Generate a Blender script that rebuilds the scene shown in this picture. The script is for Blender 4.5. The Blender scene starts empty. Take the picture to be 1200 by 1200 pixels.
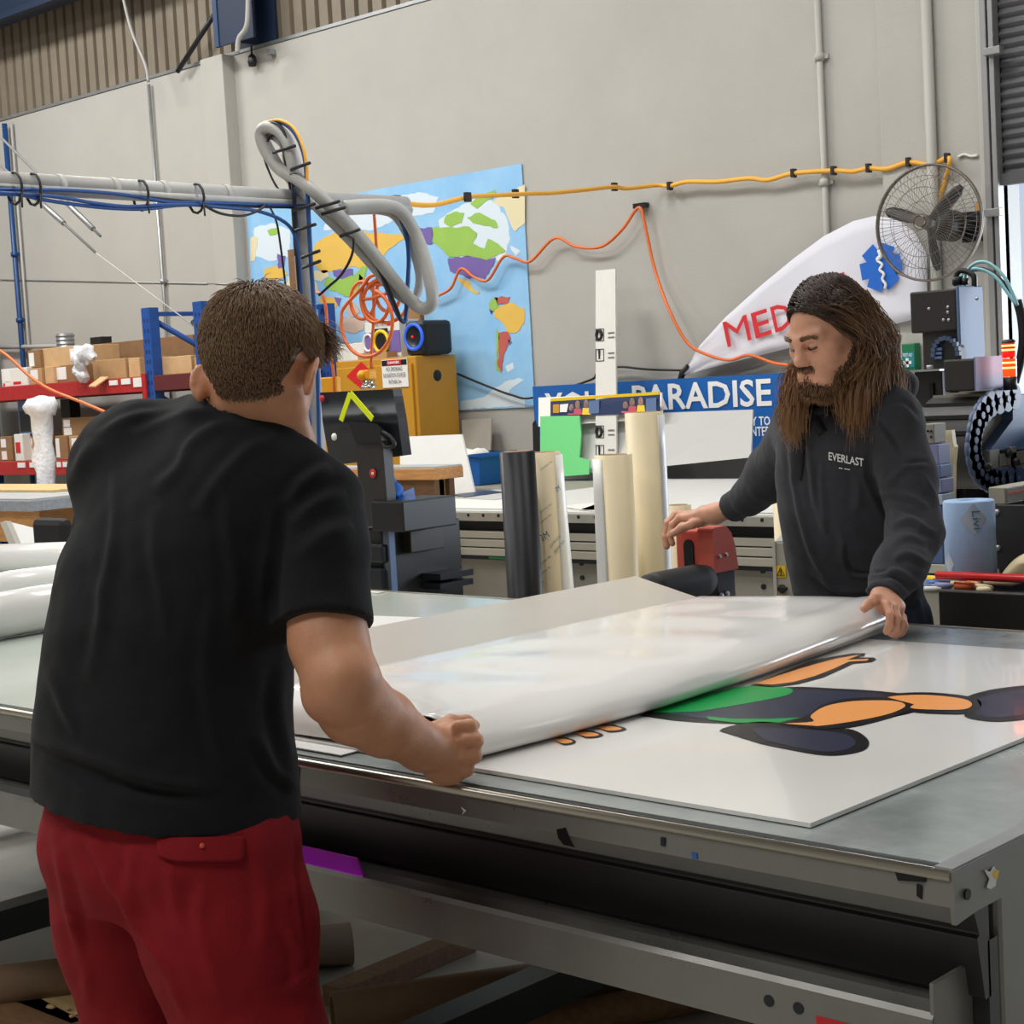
import bpy, bmesh, math, random
import numpy as np
import openvdb
from mathutils import Vector, Matrix
random.seed(7); RNG = np.random.default_rng(7)
SC = bpy.context.scene; COL = SC.collection

# ------------------------------------------------------------------ camera
F_PX = 1982.2; YAW, PIT, ROL = [math.radians(a) for a in (-43.432, -4.346, -3.255)]
CAM = np.array([0.0, 0.0, 1.5])
_cy, _sy = math.cos(YAW), math.sin(YAW)
FW = np.array([_sy*math.cos(PIT), _cy*math.cos(PIT), math.sin(PIT)])
_r = np.array([_cy, -_sy, 0.0]); _u = np.cross(_r, FW)
RT = math.cos(ROL)*_r + math.sin(ROL)*_u
UP = -math.sin(ROL)*_r + math.cos(ROL)*_u
def ray(x, y): return RT*(x-600)/F_PX - UP*(y-600)/F_PX + FW
def onZ(x, y, z): d = ray(x, y); return CAM + d*(z-CAM[2])/d[2]
def onY(x, y, Y): d = ray(x, y); return CAM + d*(Y-CAM[1])/d[1]
def onX(x, y, X): d = ray(x, y); return CAM + d*(X-CAM[0])/d[0]
def at(x, y, D): return CAM + ray(x, y)*D
cam = bpy.data.cameras.new('camera'); co = bpy.data.objects.new('camera', cam); COL.objects.link(co)
cam.sensor_width = 36; cam.lens = 36*F_PX/1200; cam.clip_start = 0.05; cam.clip_end = 200
m = Matrix.Identity(4)
for i in range(3):
    m[i][0], m[i][1], m[i][2], m[i][3] = RT[i], UP[i], -FW[i], CAM[i]
co.matrix_world = m; SC.camera = co

# ------------------------------------------------------------------ materials
def lin(c):
    return tuple(((v/255)/12.92 if v/255 <= 0.04045 else ((v/255+0.055)/1.055)**2.4) for v in c)
def mat(name, col, rough=0.6, metal=0.0, var=0.0, vscale=6.0, bump=0.0, bscale=60.0, emit=None, estr=0.0,
        trans=0.0, col2=None, spec=0.5, stretch=None, coat=0.0, sheen=0.0, rvar=0.0):
    mt = bpy.data.materials.new(name); mt.use_nodes = True
    nt = mt.node_tree; b = nt.nodes['Principled BSDF']; L = nt.links
    c = lin(col)
    b.inputs['Base Color'].default_value = (*c, 1); b.inputs['Roughness'].default_value = rough
    b.inputs['Metallic'].default_value = metal; b.inputs['Specular IOR Level'].default_value = spec
    if coat: b.inputs['Coat Weight'].default_value = coat
    if sheen: b.inputs['Sheen Weight'].default_value = sheen
    if trans: b.inputs['Transmission Weight'].default_value = trans
    if emit:
        b.inputs['Emission Color'].default_value = (*lin(emit), 1); b.inputs['Emission Strength'].default_value = estr
    if var or bump or rvar:
        tc = nt.nodes.new('ShaderNodeTexCoord'); src = tc.outputs['Object']
        if stretch:
            mp = nt.nodes.new('ShaderNodeMapping'); mp.inputs['Scale'].default_value = stretch
            L.new(src, mp.inputs['Vector']); src = mp.outputs['Vector']
    if var or rvar:
        n = nt.nodes.new('ShaderNodeTexNoise'); n.inputs['Scale'].default_value = vscale; n.inputs['Detail'].default_value = 6
        n.inputs['Roughness'].default_value = 0.65
        L.new(src, n.inputs['Vector'])
    if var:
        rp = nt.nodes.new('ShaderNodeValToRGB')
        a = lin(col2) if col2 else tuple(v*(1-var) for v in c)
        bb = c if col2 else tuple(min(1, v*(1+var)) for v in c)
        rp.color_ramp.elements[0].position = 0.3; rp.color_ramp.elements[0].color = (*a, 1)
        rp.color_ramp.elements[1].position = 0.7; rp.color_ramp.elements[1].color = (*bb, 1)
        L.new(n.outputs['Fac'], rp.inputs['Fac']); L.new(rp.outputs['Color'], b.inputs['Base Color'])
    if rvar:
        mr = nt.nodes.new('ShaderNodeMapRange'); mr.inputs[1].default_value = 0.3; mr.inputs[2].default_value = 0.7
        mr.inputs[3].default_value = max(0.02, rough-rvar); mr.inputs[4].default_value = min(1, rough+rvar)
        L.new(n.outputs['Fac'], mr.inputs[0]); L.new(mr.outputs[0], b.inputs['Roughness'])
    if bump:
        n2 = nt.nodes.new('ShaderNodeTexNoise'); n2.inputs['Scale'].default_value = bscale; n2.inputs['Detail'].default_value = 4
        L.new(src, n2.inputs['Vector'])
        bp = nt.nodes.new('ShaderNodeBump'); bp.inputs['Strength'].default_value = bump; bp.inputs['Distance'].default_value = 0.01
        L.new(n2.outputs['Fac'], bp.inputs['Height']); L.new(bp.outputs['Normal'], b.inputs['Normal'])
    return mt
M = {}
def mk(k, *a, **kw): M[k] = mat(k, *a, **kw)
mk('plaster', (176,174,168), 0.85, var=0.05, vscale=1.2, bump=0.15, bscale=90)
mk('plaster_trim', (188,184,175), 0.8, var=0.05, vscale=2)
mk('concrete', (166,163,156), 0.42, var=0.35, vscale=1.6, bump=0.12, bscale=30, rvar=0.15)
mk('cladding', (128,118,103), 0.6, var=0.12, vscale=2)
mk('navy_steel', (38,66,102), 0.5)
mk('navy_dark', (24,40,66), 0.55)
mk('blue_steel', (24,74,150), 0.45, var=0.12, vscale=20)
mk('blue_pipe', (24,66,120), 0.4)
mk('galv', (165,168,170), 0.4, metal=0.7, var=0.15, vscale=8)
mk('grey_pipe', (168,167,164), 0.5, var=0.08, vscale=12)
mk('white_paint', (180,178,172), 0.55)
mk('white_gloss', (228,226,220), 0.3)
mk('white_matte', (222,220,214), 0.75, var=0.03, vscale=10)
mk('black_plastic', (22,23,26), 0.45)
mk('black_matte', (18,18,20), 0.75)
mk('black_rubber', (26,27,30), 0.6)
mk('black_metal', (34,37,44), 0.4, metal=0.3, var=0.1, vscale=10)
mk('machine_black', (44,41,40), 0.5, var=0.1, vscale=20)
mk('machine_blue', (92,116,158), 0.5)
mk('machine_lilac', (128,132,172), 0.5)
mk('chain_blue', (74,92,124), 0.45)
mk('alu', (186,184,176), 0.35, metal=0.6, var=0.06, vscale=30)
mk('alu_beige', (176,172,158), 0.45, metal=0.25)
mk('cabinet_grey', (146,142,132), 0.6, var=0.05, vscale=10)
mk('table_grey', (128,128,124), 0.34, metal=0.4, var=0.12, vscale=5, rvar=0.1)
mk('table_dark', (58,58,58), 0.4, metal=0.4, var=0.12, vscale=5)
mk('table_top', (176,184,182), 0.2, metal=0.25, var=0.16, vscale=5, rvar=0.12, col2=(140,148,148))
mk('glass_top', (188,196,188), 0.12, var=0.05, vscale=3)
mk('rail_steel', (190,184,172), 0.28, metal=0.9)
mk('film_white', (236,235,233), 0.2, coat=0.4)
mk('film_back', (224,222,219), 0.4)
mk('film_grey', (186,181,173), 0.3, var=0.02)
mk('print_white', (230,229,226), 0.16, coat=0.4)
mk('ink_black', (18,19,23), 0.3, spec=0.25, coat=0.06)
mk('ink_navy', (44,48,68), 0.3, spec=0.25, coat=0.06)
mk('ink_green', (0,150,70), 0.3, spec=0.25, coat=0.06)
mk('ink_orange', (238,160,92), 0.3, spec=0.25, coat=0.06)
mk('red_shell', (216,92,74), 0.45, var=0.06, vscale=40, bump=0.1, bscale=200)
mk('red_beam', (172,34,34), 0.5, var=0.15, vscale=20)
mk('red_beam_shaded', (92,30,34), 0.55)  # the red beam again, its shadow put into a darker colour
mk('cardboard', (176,140,98), 0.85, var=0.1, vscale=14)
mk('cardboard_light', (198,162,118), 0.85, var=0.08, vscale=14)
mk('cardboard_dark', (138,104,70), 0.85, var=0.1, vscale=14)
mk('tube_brown', (118,92,66), 0.7, var=0.12, vscale=10)
mk('wood', (192,138,82), 0.65, var=0.25, vscale=8, stretch=(1,6,12), bump=0.1)
mk('wood_pale', (208,176,124), 0.65, var=0.2, vscale=8, stretch=(1,6,12))
mk('wood_dark', (120,88,58), 0.7, var=0.25, vscale=8, stretch=(2,8,8))
mk('bench_top', (176,178,178), 0.45, var=0.1, vscale=8)
mk('bench_edge', (150,156,164), 0.5, var=0.2, vscale=40)
mk('ochre', (192,138,36), 0.5, var=0.04, vscale=6)
mk('ochre_edge', (172,122,30), 0.5)
mk('yellow', (238,200,30), 0.5)
mk('amber', (240,166,20), 0.5)
mk('fluoro', (226,240,20), 0.5, emit=(226,240,20), estr=0.0)
mk('red', (206,30,36), 0.5)
mk('red_gloss', (206,24,28), 0.25)
mk('label_white', (232,230,226), 0.6)
mk('ink_text', (30,30,34), 0.6)
mk('text_white', (238,238,236), 0.6)
mk('sign_blue', (30,98,176), 0.35)
mk('sign_navy', (24,44,86), 0.4)
mk('map_sea', (130,186,232), 0.45, var=0.12, vscale=2.5, col2=(160,206,240))
mk('map_ice', (214,228,238), 0.5)
mk('map_yellow', (226,186,88), 0.5, var=0.05)
mk('map_green', (150,192,88), 0.5, var=0.06)
mk('map_purple', (116,98,166), 0.5, var=0.05)
mk('map_red', (192,96,88), 0.5, var=0.05)
mk('map_beige', (224,214,176), 0.5)
mk('map_rose', (200,176,160), 0.5)
mk('banner', (220,220,230), 0.7)
mk('banner_red', (206,40,48), 0.7)
mk('banner_blue', (20,98,196), 0.7)
mk('green_sheet', (104,206,124), 0.55)
mk('kraft', (214,198,164), 0.5, var=0.04, vscale=12)
mk('cream', (222,206,168), 0.45, var=0.03, vscale=12)
mk('liner_white', (236,236,234), 0.35)
mk('roll_black', (12,13,20), 0.4, spec=0.3)
mk('teal_ink', (40,120,150), 0.6)
mk('core', (170,140,104), 0.8)
mk('tub_blue', (22,98,178), 0.4)
mk('foam_board', (206,206,202), 0.6, var=0.03)
mk('grey_board', (186,187,184), 0.6)
mk('purple_foil', (238,84,255), 0.4)
mk('wire_orange', (226,112,52), 0.5)
mk('wire_yellow', (240,176,64), 0.5)
mk('wire_black', (24,24,26), 0.5)
mk('wire_blue', (30,74,138), 0.45)
mk('wire_grey', (120,120,120), 0.5)
mk('wire_teal', (150,205,212), 0.35)
mk('chrome', (200,200,200), 0.2, metal=1.0)
mk('cage', (120,112,104), 0.4, metal=0.7)
mk('fan_blade', (48,46,46), 0.5)
mk('door_slat', (84,84,88), 0.5, metal=0.2, var=0.1, vscale=8)
mk('track', (150,150,150), 0.45, metal=0.4)
mk('led_band', (255,170,120), 0.4, emit=(255,120,70), estr=9.0)
mk('paper_blue', (158,184,220), 0.85, bump=0.35, bscale=700)
mk('paper_label', (178,190,206), 0.7)
mk('plastic_wrap', (232,234,240), 0.25, var=0.08, vscale=25, bump=0.8, bscale=40)
mk('green_kit', (20,112,72), 0.45)
mk('teal_kit', (32,130,140), 0.5)
mk('lamp_red', (230,20,16), 0.3, emit=(255,30,14), estr=1.0)
mk('lamp_orange', (255,90,20), 0.3, emit=(255,80,14), estr=1.2)
mk('led_blue', (40,90,200), 0.4, emit=(50,110,255), estr=0.5)
mk('blue_cloth', (40,110,200), 0.7)
mk('photo_a', (150,120,110), 0.6, var=0.4, vscale=30)
mk('photo_b', (190,70,90), 0.6)
mk('tape_patch', (206,204,196), 0.6)
mk('shirt', (27,28,31), 0.9, var=0.12, vscale=18, bump=0.25, bscale=500, spec=0.2, sheen=0.05)
mk('hoodie', (60,60,65), 0.95, var=0.22, vscale=9, bump=0.3, bscale=420, spec=0.12, sheen=0.10)
mk('hoodie_dark', (44,44,48), 0.95, spec=0.1)
mk('shorts', (138,26,34), 0.85, var=0.1, vscale=10, bump=0.25, bscale=500, spec=0.2)
mk('jeans', (36,44,62), 0.9, var=0.15, vscale=10)
mk('shoe', (28,28,30), 0.6)
mk('sole', (200,198,190), 0.7)
mk('skin', (204,146,112), 0.5, var=0.1, vscale=22, bump=0.08, bscale=240)
mk('skin_pale', (206,150,122), 0.5, var=0.1, vscale=26, bump=0.08, bscale=240)
for k in ('skin', 'skin_pale'):
    b = M[k].node_tree.nodes['Principled BSDF']
    b.inputs['Subsurface Weight'].default_value = 0.12; b.inputs['Subsurface Radius'].default_value = (0.012, 0.005, 0.003); b.inputs['Subsurface Scale'].default_value = 0.6
mk('lip', (176,104,92), 0.45)
mk('eye_white', (196,190,182), 0.2)
mk('eye_dark', (30,24,20), 0.2)
mk('stubble', (70,50,36), 0.75, var=0.2, vscale=60)
mk('outside', (150,150,146), 0.8)
def hair_mat(name, root, tip):
    mt = bpy.data.materials.new(name); mt.use_nodes = True
    nt = mt.node_tree; b = nt.nodes['Principled BSDF']
    a = nt.nodes.new('ShaderNodeAttribute'); a.attribute_name = 'tip'
    rp = nt.nodes.new('ShaderNodeValToRGB')
    rp.color_ramp.elements[0].color = (*lin(root), 1); rp.color_ramp.elements[0].position = 0.35
    rp.color_ramp.elements[1].color = (*lin(tip), 1)
    nt.links.new(a.outputs['Fac'], rp.inputs['Fac']); nt.links.new(rp.outputs['Color'], b.inputs['Base Color'])
    b.inputs['Roughness'].default_value = 0.42; b.inputs['Specular IOR Level'].default_value = 0.35
    M[name] = mt
hair_mat('hair_short', (82,62,46), (158,126,94))
hair_mat('hair_long', (58,44,37), (168,126,88))

# ------------------------------------------------------------------ mesh builder
def V(*a): return np.array(a, float)
def nrm(v): v = np.asarray(v, float); return v/np.linalg.norm(v)
def catmull(pts, n=6):
    P = [np.asarray(p, float) for p in pts]
    if len(P) < 3: return P
    P = [2*P[0]-P[1]] + P + [2*P[-1]-P[-2]]; out = []
    for i in range(1, len(P)-2):
        a, b, c, d = P[i-1:i+3]
        for k in range(n):
            t = k/n
            out.append(0.5*((2*b)+(c-a)*t+(2*a-5*b+4*c-d)*t*t+(3*b-a-3*c+d)*t**3))
    out.append(P[-2]); return out
class MB:
    def __init__(s): s.v = []; s.f = []; s.m = []; s.sm = []
    def add(s, vs, fs, mi=0, smooth=False):
        o = len(s.v); s.v += [tuple(map(float, p)) for p in vs]
        for f in fs: s.f.append(tuple(i+o for i in f)); s.m.append(mi); s.sm.append(smooth)
        return s
    def box(s, x0, x1, y0, y1, z0, z1, mi=0):
        vs = [(x, y, z) for x in (x0, x1) for y in (y0, y1) for z in (z0, z1)]
        return s.add(vs, [(0,1,3,2), (4,6,7,5), (0,4,5,1), (2,3,7,6), (0,2,6,4), (1,5,7,3)], mi)
    def obox(s, c, size, ax=None, mi=0):
        c = np.asarray(c, float); ax = np.eye(3) if ax is None else np.asarray(ax, float)
        h = np.asarray(size, float)/2
        vs = [c+ax[0]*h[0]*i+ax[1]*h[1]*j+ax[2]*h[2]*k for i in (-1,1) for j in (-1,1) for k in (-1,1)]
        return s.add(vs, [(0,1,3,2), (4,6,7,5), (0,4,5,1), (2,3,7,6), (0,2,6,4), (1,5,7,3)], mi)
    def poly(s, pts, mi=0): return s.add(pts, [tuple(range(len(pts)))], mi)
    def prism(s, pts, vec, mi=0, smooth=False):
        n = len(pts); a = [np.asarray(p, float) for p in pts]; b = [p+np.asarray(vec, float) for p in a]
        s.add(a+b, [tuple(range(n))[::-1], tuple(range(n, 2*n))], mi)
        return s.add(a+b, [(i, (i+1) % n, n+(i+1) % n, n+i) for i in range(n)], mi, smooth)
    def tube(s, path, r, n=8, mi=0, caps=True, closed=False):
        P = [np.asarray(p, float) for p in path]; K = len(P)
        rs = r if hasattr(r, '__len__') else [r]*K
        T = []
        for i in range(K):
            if closed: t = P[(i+1) % K]-P[i-1]
            else: t = P[min(i+1, K-1)]-P[max(i-1, 0)]
            T.append(nrm(t) if np.linalg.norm(t) > 1e-9 else V(0,0,1))
        a = V(0,0,1) if abs(T[0][2]) < 0.9 else V(1,0,0)
        u = nrm(np.cross(T[0], a)); vs = []
        for i in range(K):
            u = nrm(u-T[i]*np.dot(u, T[i])); w = np.cross(T[i], u)
            for k in range(n):
                an = 2*math.pi*k/n; vs.append(P[i]+(u*math.cos(an)+w*math.sin(an))*rs[i])
        fs = []
        for i in range(K if closed else K-1):
            j = (i+1) % K
            for k in range(n): fs.append((i*n+k, i*n+(k+1) % n, j*n+(k+1) % n, j*n+k))
        s.add(vs, fs, mi, True)
        if caps and not closed:
            o = len(s.v)-len(vs)
            s.f += [tuple(range(o, o+n))[::-1], tuple(range(o+(K-1)*n, o+K*n))]; s.m += [mi, mi]; s.sm += [False, False]
        return s
    def cyl(s, a, b, r, r2=None, n=24, mi=0): return s.tube([a, b], [r, r if r2 is None else r2], n, mi)
    def lathe(s, c, axis, prof, n=28, mi=0, smooth=True):
        c = np.asarray(c, float); ax = nrm(axis); a = V(0,0,1) if abs(ax[2]) < 0.9 else V(1,0,0)
        u = nrm(np.cross(ax, a)); w = np.cross(ax, u); vs = []
        for r, h in prof:
            for k in range(n):
                an = 2*math.pi*k/n; vs.append(c+ax*h+(u*math.cos(an)+w*math.sin(an))*max(r, 1e-4))
        fs = [(i*n+k, i*n+(k+1) % n, (i+1)*n+(k+1) % n, (i+1)*n+k) for i in range(len(prof)-1) for k in range(n)]
        return s.add(vs, fs, mi, smooth)
    def sphere(s, c, r, n=12, mi=0):
        r = r if hasattr(r, '__len__') else (r, r, r)
        vs = [np.asarray(c)+V(r[0]*math.sin(t)*math.cos(p), r[1]*math.sin(t)*math.sin(p), r[2]*math.cos(t))
              for t in [math.pi*i/n for i in range(n+1)] for p in [2*math.pi*k/(2*n) for k in range(2*n)]]
        N = 2*n
        return s.add(vs, [(i*N+k, i*N+(k+1) % N, (i+1)*N+(k+1) % N, (i+1)*N+k) for i in range(n) for k in range(N)], mi, True)
    def grid(s, P, mi=0, smooth=True):
        P = np.asarray(P, float); a, b = P.shape[:2]
        return s.add(P.reshape(-1, 3), [(i*b+j, (i+1)*b+j, (i+1)*b+j+1, i*b+j+1) for i in range(a-1) for j in range(b-1)], mi, smooth)
    def build(s, name, mats, parent=None, loc=None, bevel=0.0, fix=True, solid=0.0):
        me = bpy.data.meshes.new(name)
        off = np.asarray(loc, float) if (loc is not None and parent is None) else np.zeros(3)
        me.from_pydata([tuple(np.asarray(p)-off) for p in s.v], [], s.f)
        mats = mats if isinstance(mats, (list, tuple)) else [mats]
        for k in mats: me.materials.append(M[k] if isinstance(k, str) else k)
        me.polygons.foreach_set('material_index', s.m); me.polygons.foreach_set('use_smooth', s.sm)
        if fix:
            bm = bmesh.new(); bm.from_mesh(me); bmesh.ops.recalc_face_normals(bm, faces=bm.faces); bm.to_mesh(me); bm.free()
        me.update()
        return link(name, me, parent, off, bevel, solid)
def link(name, me, parent=None, loc=(0,0,0), bevel=0.0, solid=0.0):
    o = bpy.data.objects.new(name, me); COL.objects.link(o)
    if parent is not None:
        o.parent = parent
        if parent.parent is None: o.matrix_parent_inverse = Matrix.Translation(-parent.location)
    else: o.location = tuple(loc)
    if solid:
        q = o.modifiers.new('solid', 'SOLIDIFY'); q.thickness = solid; q.offset = 0
    if bevel:
        q = o.modifiers.new('bevel', 'BEVEL'); q.width = bevel; q.segments = 2; q.limit_method = 'ANGLE'; q.angle_limit = 0.7
    return o
def tag(o, label, cat, group=None, kind=None):
    o['label'] = label; o['category'] = cat
    if group: o['group'] = group
    if kind: o['kind'] = kind
    return o
def thing(name, label, cat, loc=(0,0,0), group=None):
    o = bpy.data.objects.new(name, None); COL.objects.link(o); o.location = tuple(loc); o.empty_display_size = 0.1
    return tag(o, label, cat, group)
def struct(o): o['kind'] = 'structure'; return o
def solo(mb, name, mats, label, cat, loc=None, group=None, bevel=0.0):
    if loc is None:
        a = np.array(mb.v); loc = V((a[:,0].min()+a[:,0].max())/2, (a[:,1].min()+a[:,1].max())/2, a[:,2].min())
    return tag(mb.build(name, mats, loc=loc, bevel=bevel), label, cat, group)
def wire(name, mats, label, cat, pts, r=0.006, n=6, sm=6, group=None):
    return solo(MB().tube(catmull(pts, sm), r, n), name, mats, label, cat, group=group)
def text(name, body, mats, parent, org, xd, ud, height, width=None, depth=0.002, fat=0.0):
    cu = bpy.data.curves.new('t', 'FONT'); cu.body = body; cu.size = 1; cu.offset = fat; cu.resolution_u = 2
    ob = bpy.data.objects.new('t', cu); COL.objects.link(ob)
    dg = bpy.context.evaluated_depsgraph_get(); me = bpy.data.meshes.new_from_object(ob.evaluated_get(dg))
    bpy.data.objects.remove(ob); n = len(me.vertices)
    a = np.zeros(n*3); me.vertices.foreach_get('co', a); a = a.reshape(-1, 3)
    x0, y0 = a[:,0].min(), a[:,1].min(); w, h = np.ptp(a[:,0]), np.ptp(a[:,1])
    sy = height/h; sx = width/w if width else sy
    xd, ud = np.asarray(xd, float), np.asarray(ud, float); nd = nrm(np.cross(xd, ud))
    Pn = np.asarray(org)+np.outer((a[:,0]-x0)*sx, xd)+np.outer((a[:,1]-y0)*sy, ud)
    fs = [tuple(p.vertices) for p in me.polygons]
    mb = MB(); mb.add(Pn+nd*depth, fs)
    return mb.build(name, mats, parent, fix=False)
def vnoise(P, s, seed=0):
    q = np.asarray(P, float)*s; i = np.floor(q).astype(np.int64); f = q-i; f = f*f*(3-2*f)
    def h(a, b, c):
        n = (a*73856093) ^ (b*19349663) ^ (c*83492791) ^ (seed*2654435761)
        n = (n ^ (n >> 13))*1274126177 & 0x7fffffff
        return ((n >> 5) & 0xffff)/65535.0
    r = 0
    for a in (0, 1):
        for b in (0, 1):
            for c in (0, 1):
                w = (f[...,0] if a else 1-f[...,0])*(f[...,1] if b else 1-f[...,1])*(f[...,2] if c else 1-f[...,2])
                r = r+w*h(i[...,0]+a, i[...,1]+b, i[...,2]+c)
    return r*2-1
# ================================================================== SETTING
WY = 8.5
# floor, walls
struct(MB().box(-18, 5, -6, 16, -0.2, 0).build('floor', 'concrete'))
DX = float(onY(1177, 300, WY)[0])            # left edge of the roller door opening
w = MB()
w.box(-18, DX, WY, WY+0.2, 0, 4.2).box(DX, 1.4, WY, WY+0.2, 3.3, 4.2).box(1.4, 5, WY, WY+0.2, 0, 4.2)
XA = float(onY(283, 200, WY)[0]); YA = float(onX(269, 200, XA)[1]); XB = float(onY(243, 200, YA)[0])
w.box(XB, XA, YA, WY+0.05, 0, 4.2)           # pilaster on the left
XC = float(onY(1036, 120, WY)[0]); w.box(XC, DX-0.01, WY-0.05, WY+0.05, 0, 4.2)  # thickened panel beside the door
struct(w.build('wall_back', 'plaster', bevel=0.006))
mb = MB()                                      # joint between the two left panels
mb.tube([onY(0, 328, WY-0.004), onY(243, 332.5, WY-0.004)], 0.006, 6)
mb.tube([onY(243, 332.5, YA-0.003), onY(269, 333, YA-0.003)], 0.005, 6)
struct(mb.build('trim_1', 'galv'))
# ribbed cladding over the concrete panels
mb = MB(); x = -18.0; prof = []
while x < 5:
    prof += [(x, 0), (x+0.098, 0), (x+0.108, 0.055), (x+0.137, 0.055)]; x += 0.147
mb.grid([[(px, WY+0.03+py, z) for z in (4.2, 6.6)] for px, py in prof], smooth=False)
struct(mb.build('wall_upper', 'cladding', fix=False))
struct(MB().box(-18, 5, WY-0.01, WY+0.21, 4.2, 4.225).build('trim_2', 'galv'))
# steel column standing on the pilaster, with flanges
mb = MB(); cx0 = float(onY(252, 40, 8.28)[0]); cx1 = float(onY(297, 40, 8.28)[0])
mb.box(cx0, cx1, 8.28, 8.30, 4.225, 6.6).box((cx0+cx1)/2-.01, (cx0+cx1)/2+.01, 8.30, 8.50, 4.225, 6.6).box(cx0, cx1, 8.5, 8.52, 4.225, 6.6)
mb.box(cx0-0.002, cx0+0.05, 8.27, 8.30, 4.225, 6.6, 1)  # lit side of the column, painted as a lighter navy strip
struct(mb.build('trim_3', ['navy_dark', 'navy_steel']))
mb = MB()                                      # eave purlin along the cladding
mb.box(-18, XB-0.25, 8.18, 8.38, 4.98, 5.25).box(-18, XB-0.25, 8.12, 8.18, 4.95, 5.0)
struct(mb.build('trim_4', 'navy_dark'))
mb = MB(); mb.tube([onY(208, 84, 8.42), onY(262, 0, 8.42)], 0.02, 8)
struct(mb.build('trim_5', 'black_metal'))
# ceiling
struct(MB().box(-18, 5, -6, 8.75, 6.6, 6.7).build('ceiling', 'cladding'))
struct(MB().box(-18.2, -18, -6, 8.75, 0, 6.6).build('wall_left', 'plaster'))
struct(MB().box(5, 5.2, -6, 8.75, 0, 6.6).build('wall_right', 'plaster'))
struct(MB().box(-18, 5, -6.2, -6, 0, 6.6).build('wall_front', 'plaster'))
# roller door: curtain, tracks
DB = float(onY(1187, 205, WY)[2])
mb = MB(); z = DB; prof = []
while z < 3.6:
    prof += [(0, z), (0.018, z+0.012), (0.018, z+0.030), (0, z+0.042)]; z += 0.052
mb.grid([[(px, WY-0.10+py, pz) for px in (DX+0.02, 1.4)] for py, pz in prof], smooth=True)
mb.box(DX+0.02, 1.4, WY-0.13, WY-0.08, DB-0.06, DB)
struct(mb.build('door_1', 'door_slat', fix=False))
mb = MB(); tx0 = float(onY(1158, 150, WY-0.1)[0])
mb.box(tx0, tx0+0.035, WY-0.16, WY-0.05, 0, 3.6).box(tx0+0.035, tx0+0.075, WY-0.10, WY-0.05, 0, 3.6).box(tx0+0.075, DX+0.03, WY-0.16, WY-0.05, 0, 3.6)
for py in (60, 249):
    p = onY(1164, py, WY-0.17); mb.box(p[0]-0.045, p[0]+0.05, WY-0.2, WY-0.15, p[2]-0.02, p[2]+0.02)
struct(mb.build('trim_6', 'track', bevel=0.004))
struct(MB().box(tx0-0.045, tx0-0.006, WY-0.12, WY-0.05, 0, 4.2).build('trim_7', 'white_paint', bevel=0.008))

# ================================================================== WALL THINGS
def conduit(name, label, px, r, mat_, Y=WY-0.03, joints=(), cat='pipe'):
    a, b = onY(*px[0], Y), onY(*px[1], Y); t = thing(name, label, cat, V(a[0], Y, 0))
    MB().tube([V(a[0], Y, 4.15 if px[0][1] < 150 else a[2]), V(a[0], Y, 0.02)], r, 10).build('pipe_run', mat_, t)
    for j in joints:
        z = float(onY(px[0][0]+(px[1][0]-px[0][0])*(j-px[0][1])/(px[1][1]-px[0][1]), j, Y)[2])
        MB().cyl((a[0], Y, z-0.02), (a[0], Y, z+0.02), r*1.5, n=12).box(a[0]-r*2.6, a[0]+r*2.6, Y+r*0.4, Y+0.03, z-0.012, z+0.012).build('saddle_clip', mat_, t)
    return t
conduit('wall_conduit', 'thin grey electrical conduit running down the wall left of the pilaster', [(175, 110), (190, 330)], 0.014, 'galv', joints=(330,))
conduit('wall_conduit', 'light grey conduit down the wall above the white banner, left of the wall fan', [(957.5, 0), (967, 300)], 0.019, 'white_paint', joints=(67, 214))
conduit('water_pipe', 'blue painted pipe running down the wall at the far left', [(5, 142), (24, 370)], 0.024, 'blue_pipe', Y=WY-0.06, joints=(298, 375))
conduit('wall_conduit', 'slim grey conduit beside the blue pipe at the far left', [(13, 142), (30, 370)], 0.012, 'grey_pipe')
conduit('downpipe', 'white round downpipe on the wall behind the wall fan', [(1085, 0), (1091, 200)], 0.03, 'white_paint', Y=WY-0.085, joints=())
# black devices under the cladding
p = onY(298, 71, WY-0.03)
t = thing('hanging_sensor', 'small black device hanging just right of the pilaster top', 'sensor', p)
MB().lathe(p-V(0,0.02,0.05), (0,0,1), [(0,0), (.03,0.005), (.036,.04), (.03,.08), (.008,.1), (.008,.16)], 14).build('body', 'black_plastic', t)
p = onY(317, 61, WY-0.04)
t = thing('wall_hook', 'small grey bracket on the upper wall right of the hanging black device', 'bracket', p)
MB().obox(p, (.05, .05, .04)).cyl(p, p-V(0,0,.06), .008, n=8).build('bracket', 'galv', t)
p = [V(float(onY(293,-90,8.2)[0]), 8.2, 6.6)]+[onY(x, y, 8.2) for x, y in [(293, -90), (291, -6), (289, 30), (280, 45), (278, 62)]]
wire('grey_cable', 'grey_pipe', 'grey cable running down the navy steel column', 'cable', p, 0.02)
p = [V(float(onY(112,-150,8.25)[0]), 8.25, 6.6)]+[onY(x, y, 8.25) for x, y in [(118, -120), (144, -4), (155, 38), (170, 75), (174, 96)]]
wire('grey_cable', 'grey_pipe', 'light grey cable dropping over the ribbed cladding to the left conduit', 'cable', p, 0.014)
wire('black_cable', 'wire_black', 'thin black cable sagging along the wall below the white banner', 'cable',
     [onY(x, y, WY-0.05) for x, y in [(536, 438), (570, 452), (600, 463), (625, 466), (690, 446), (700, 438), (724, 430), (760, 433), (800, 434)]], 0.008)
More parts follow.
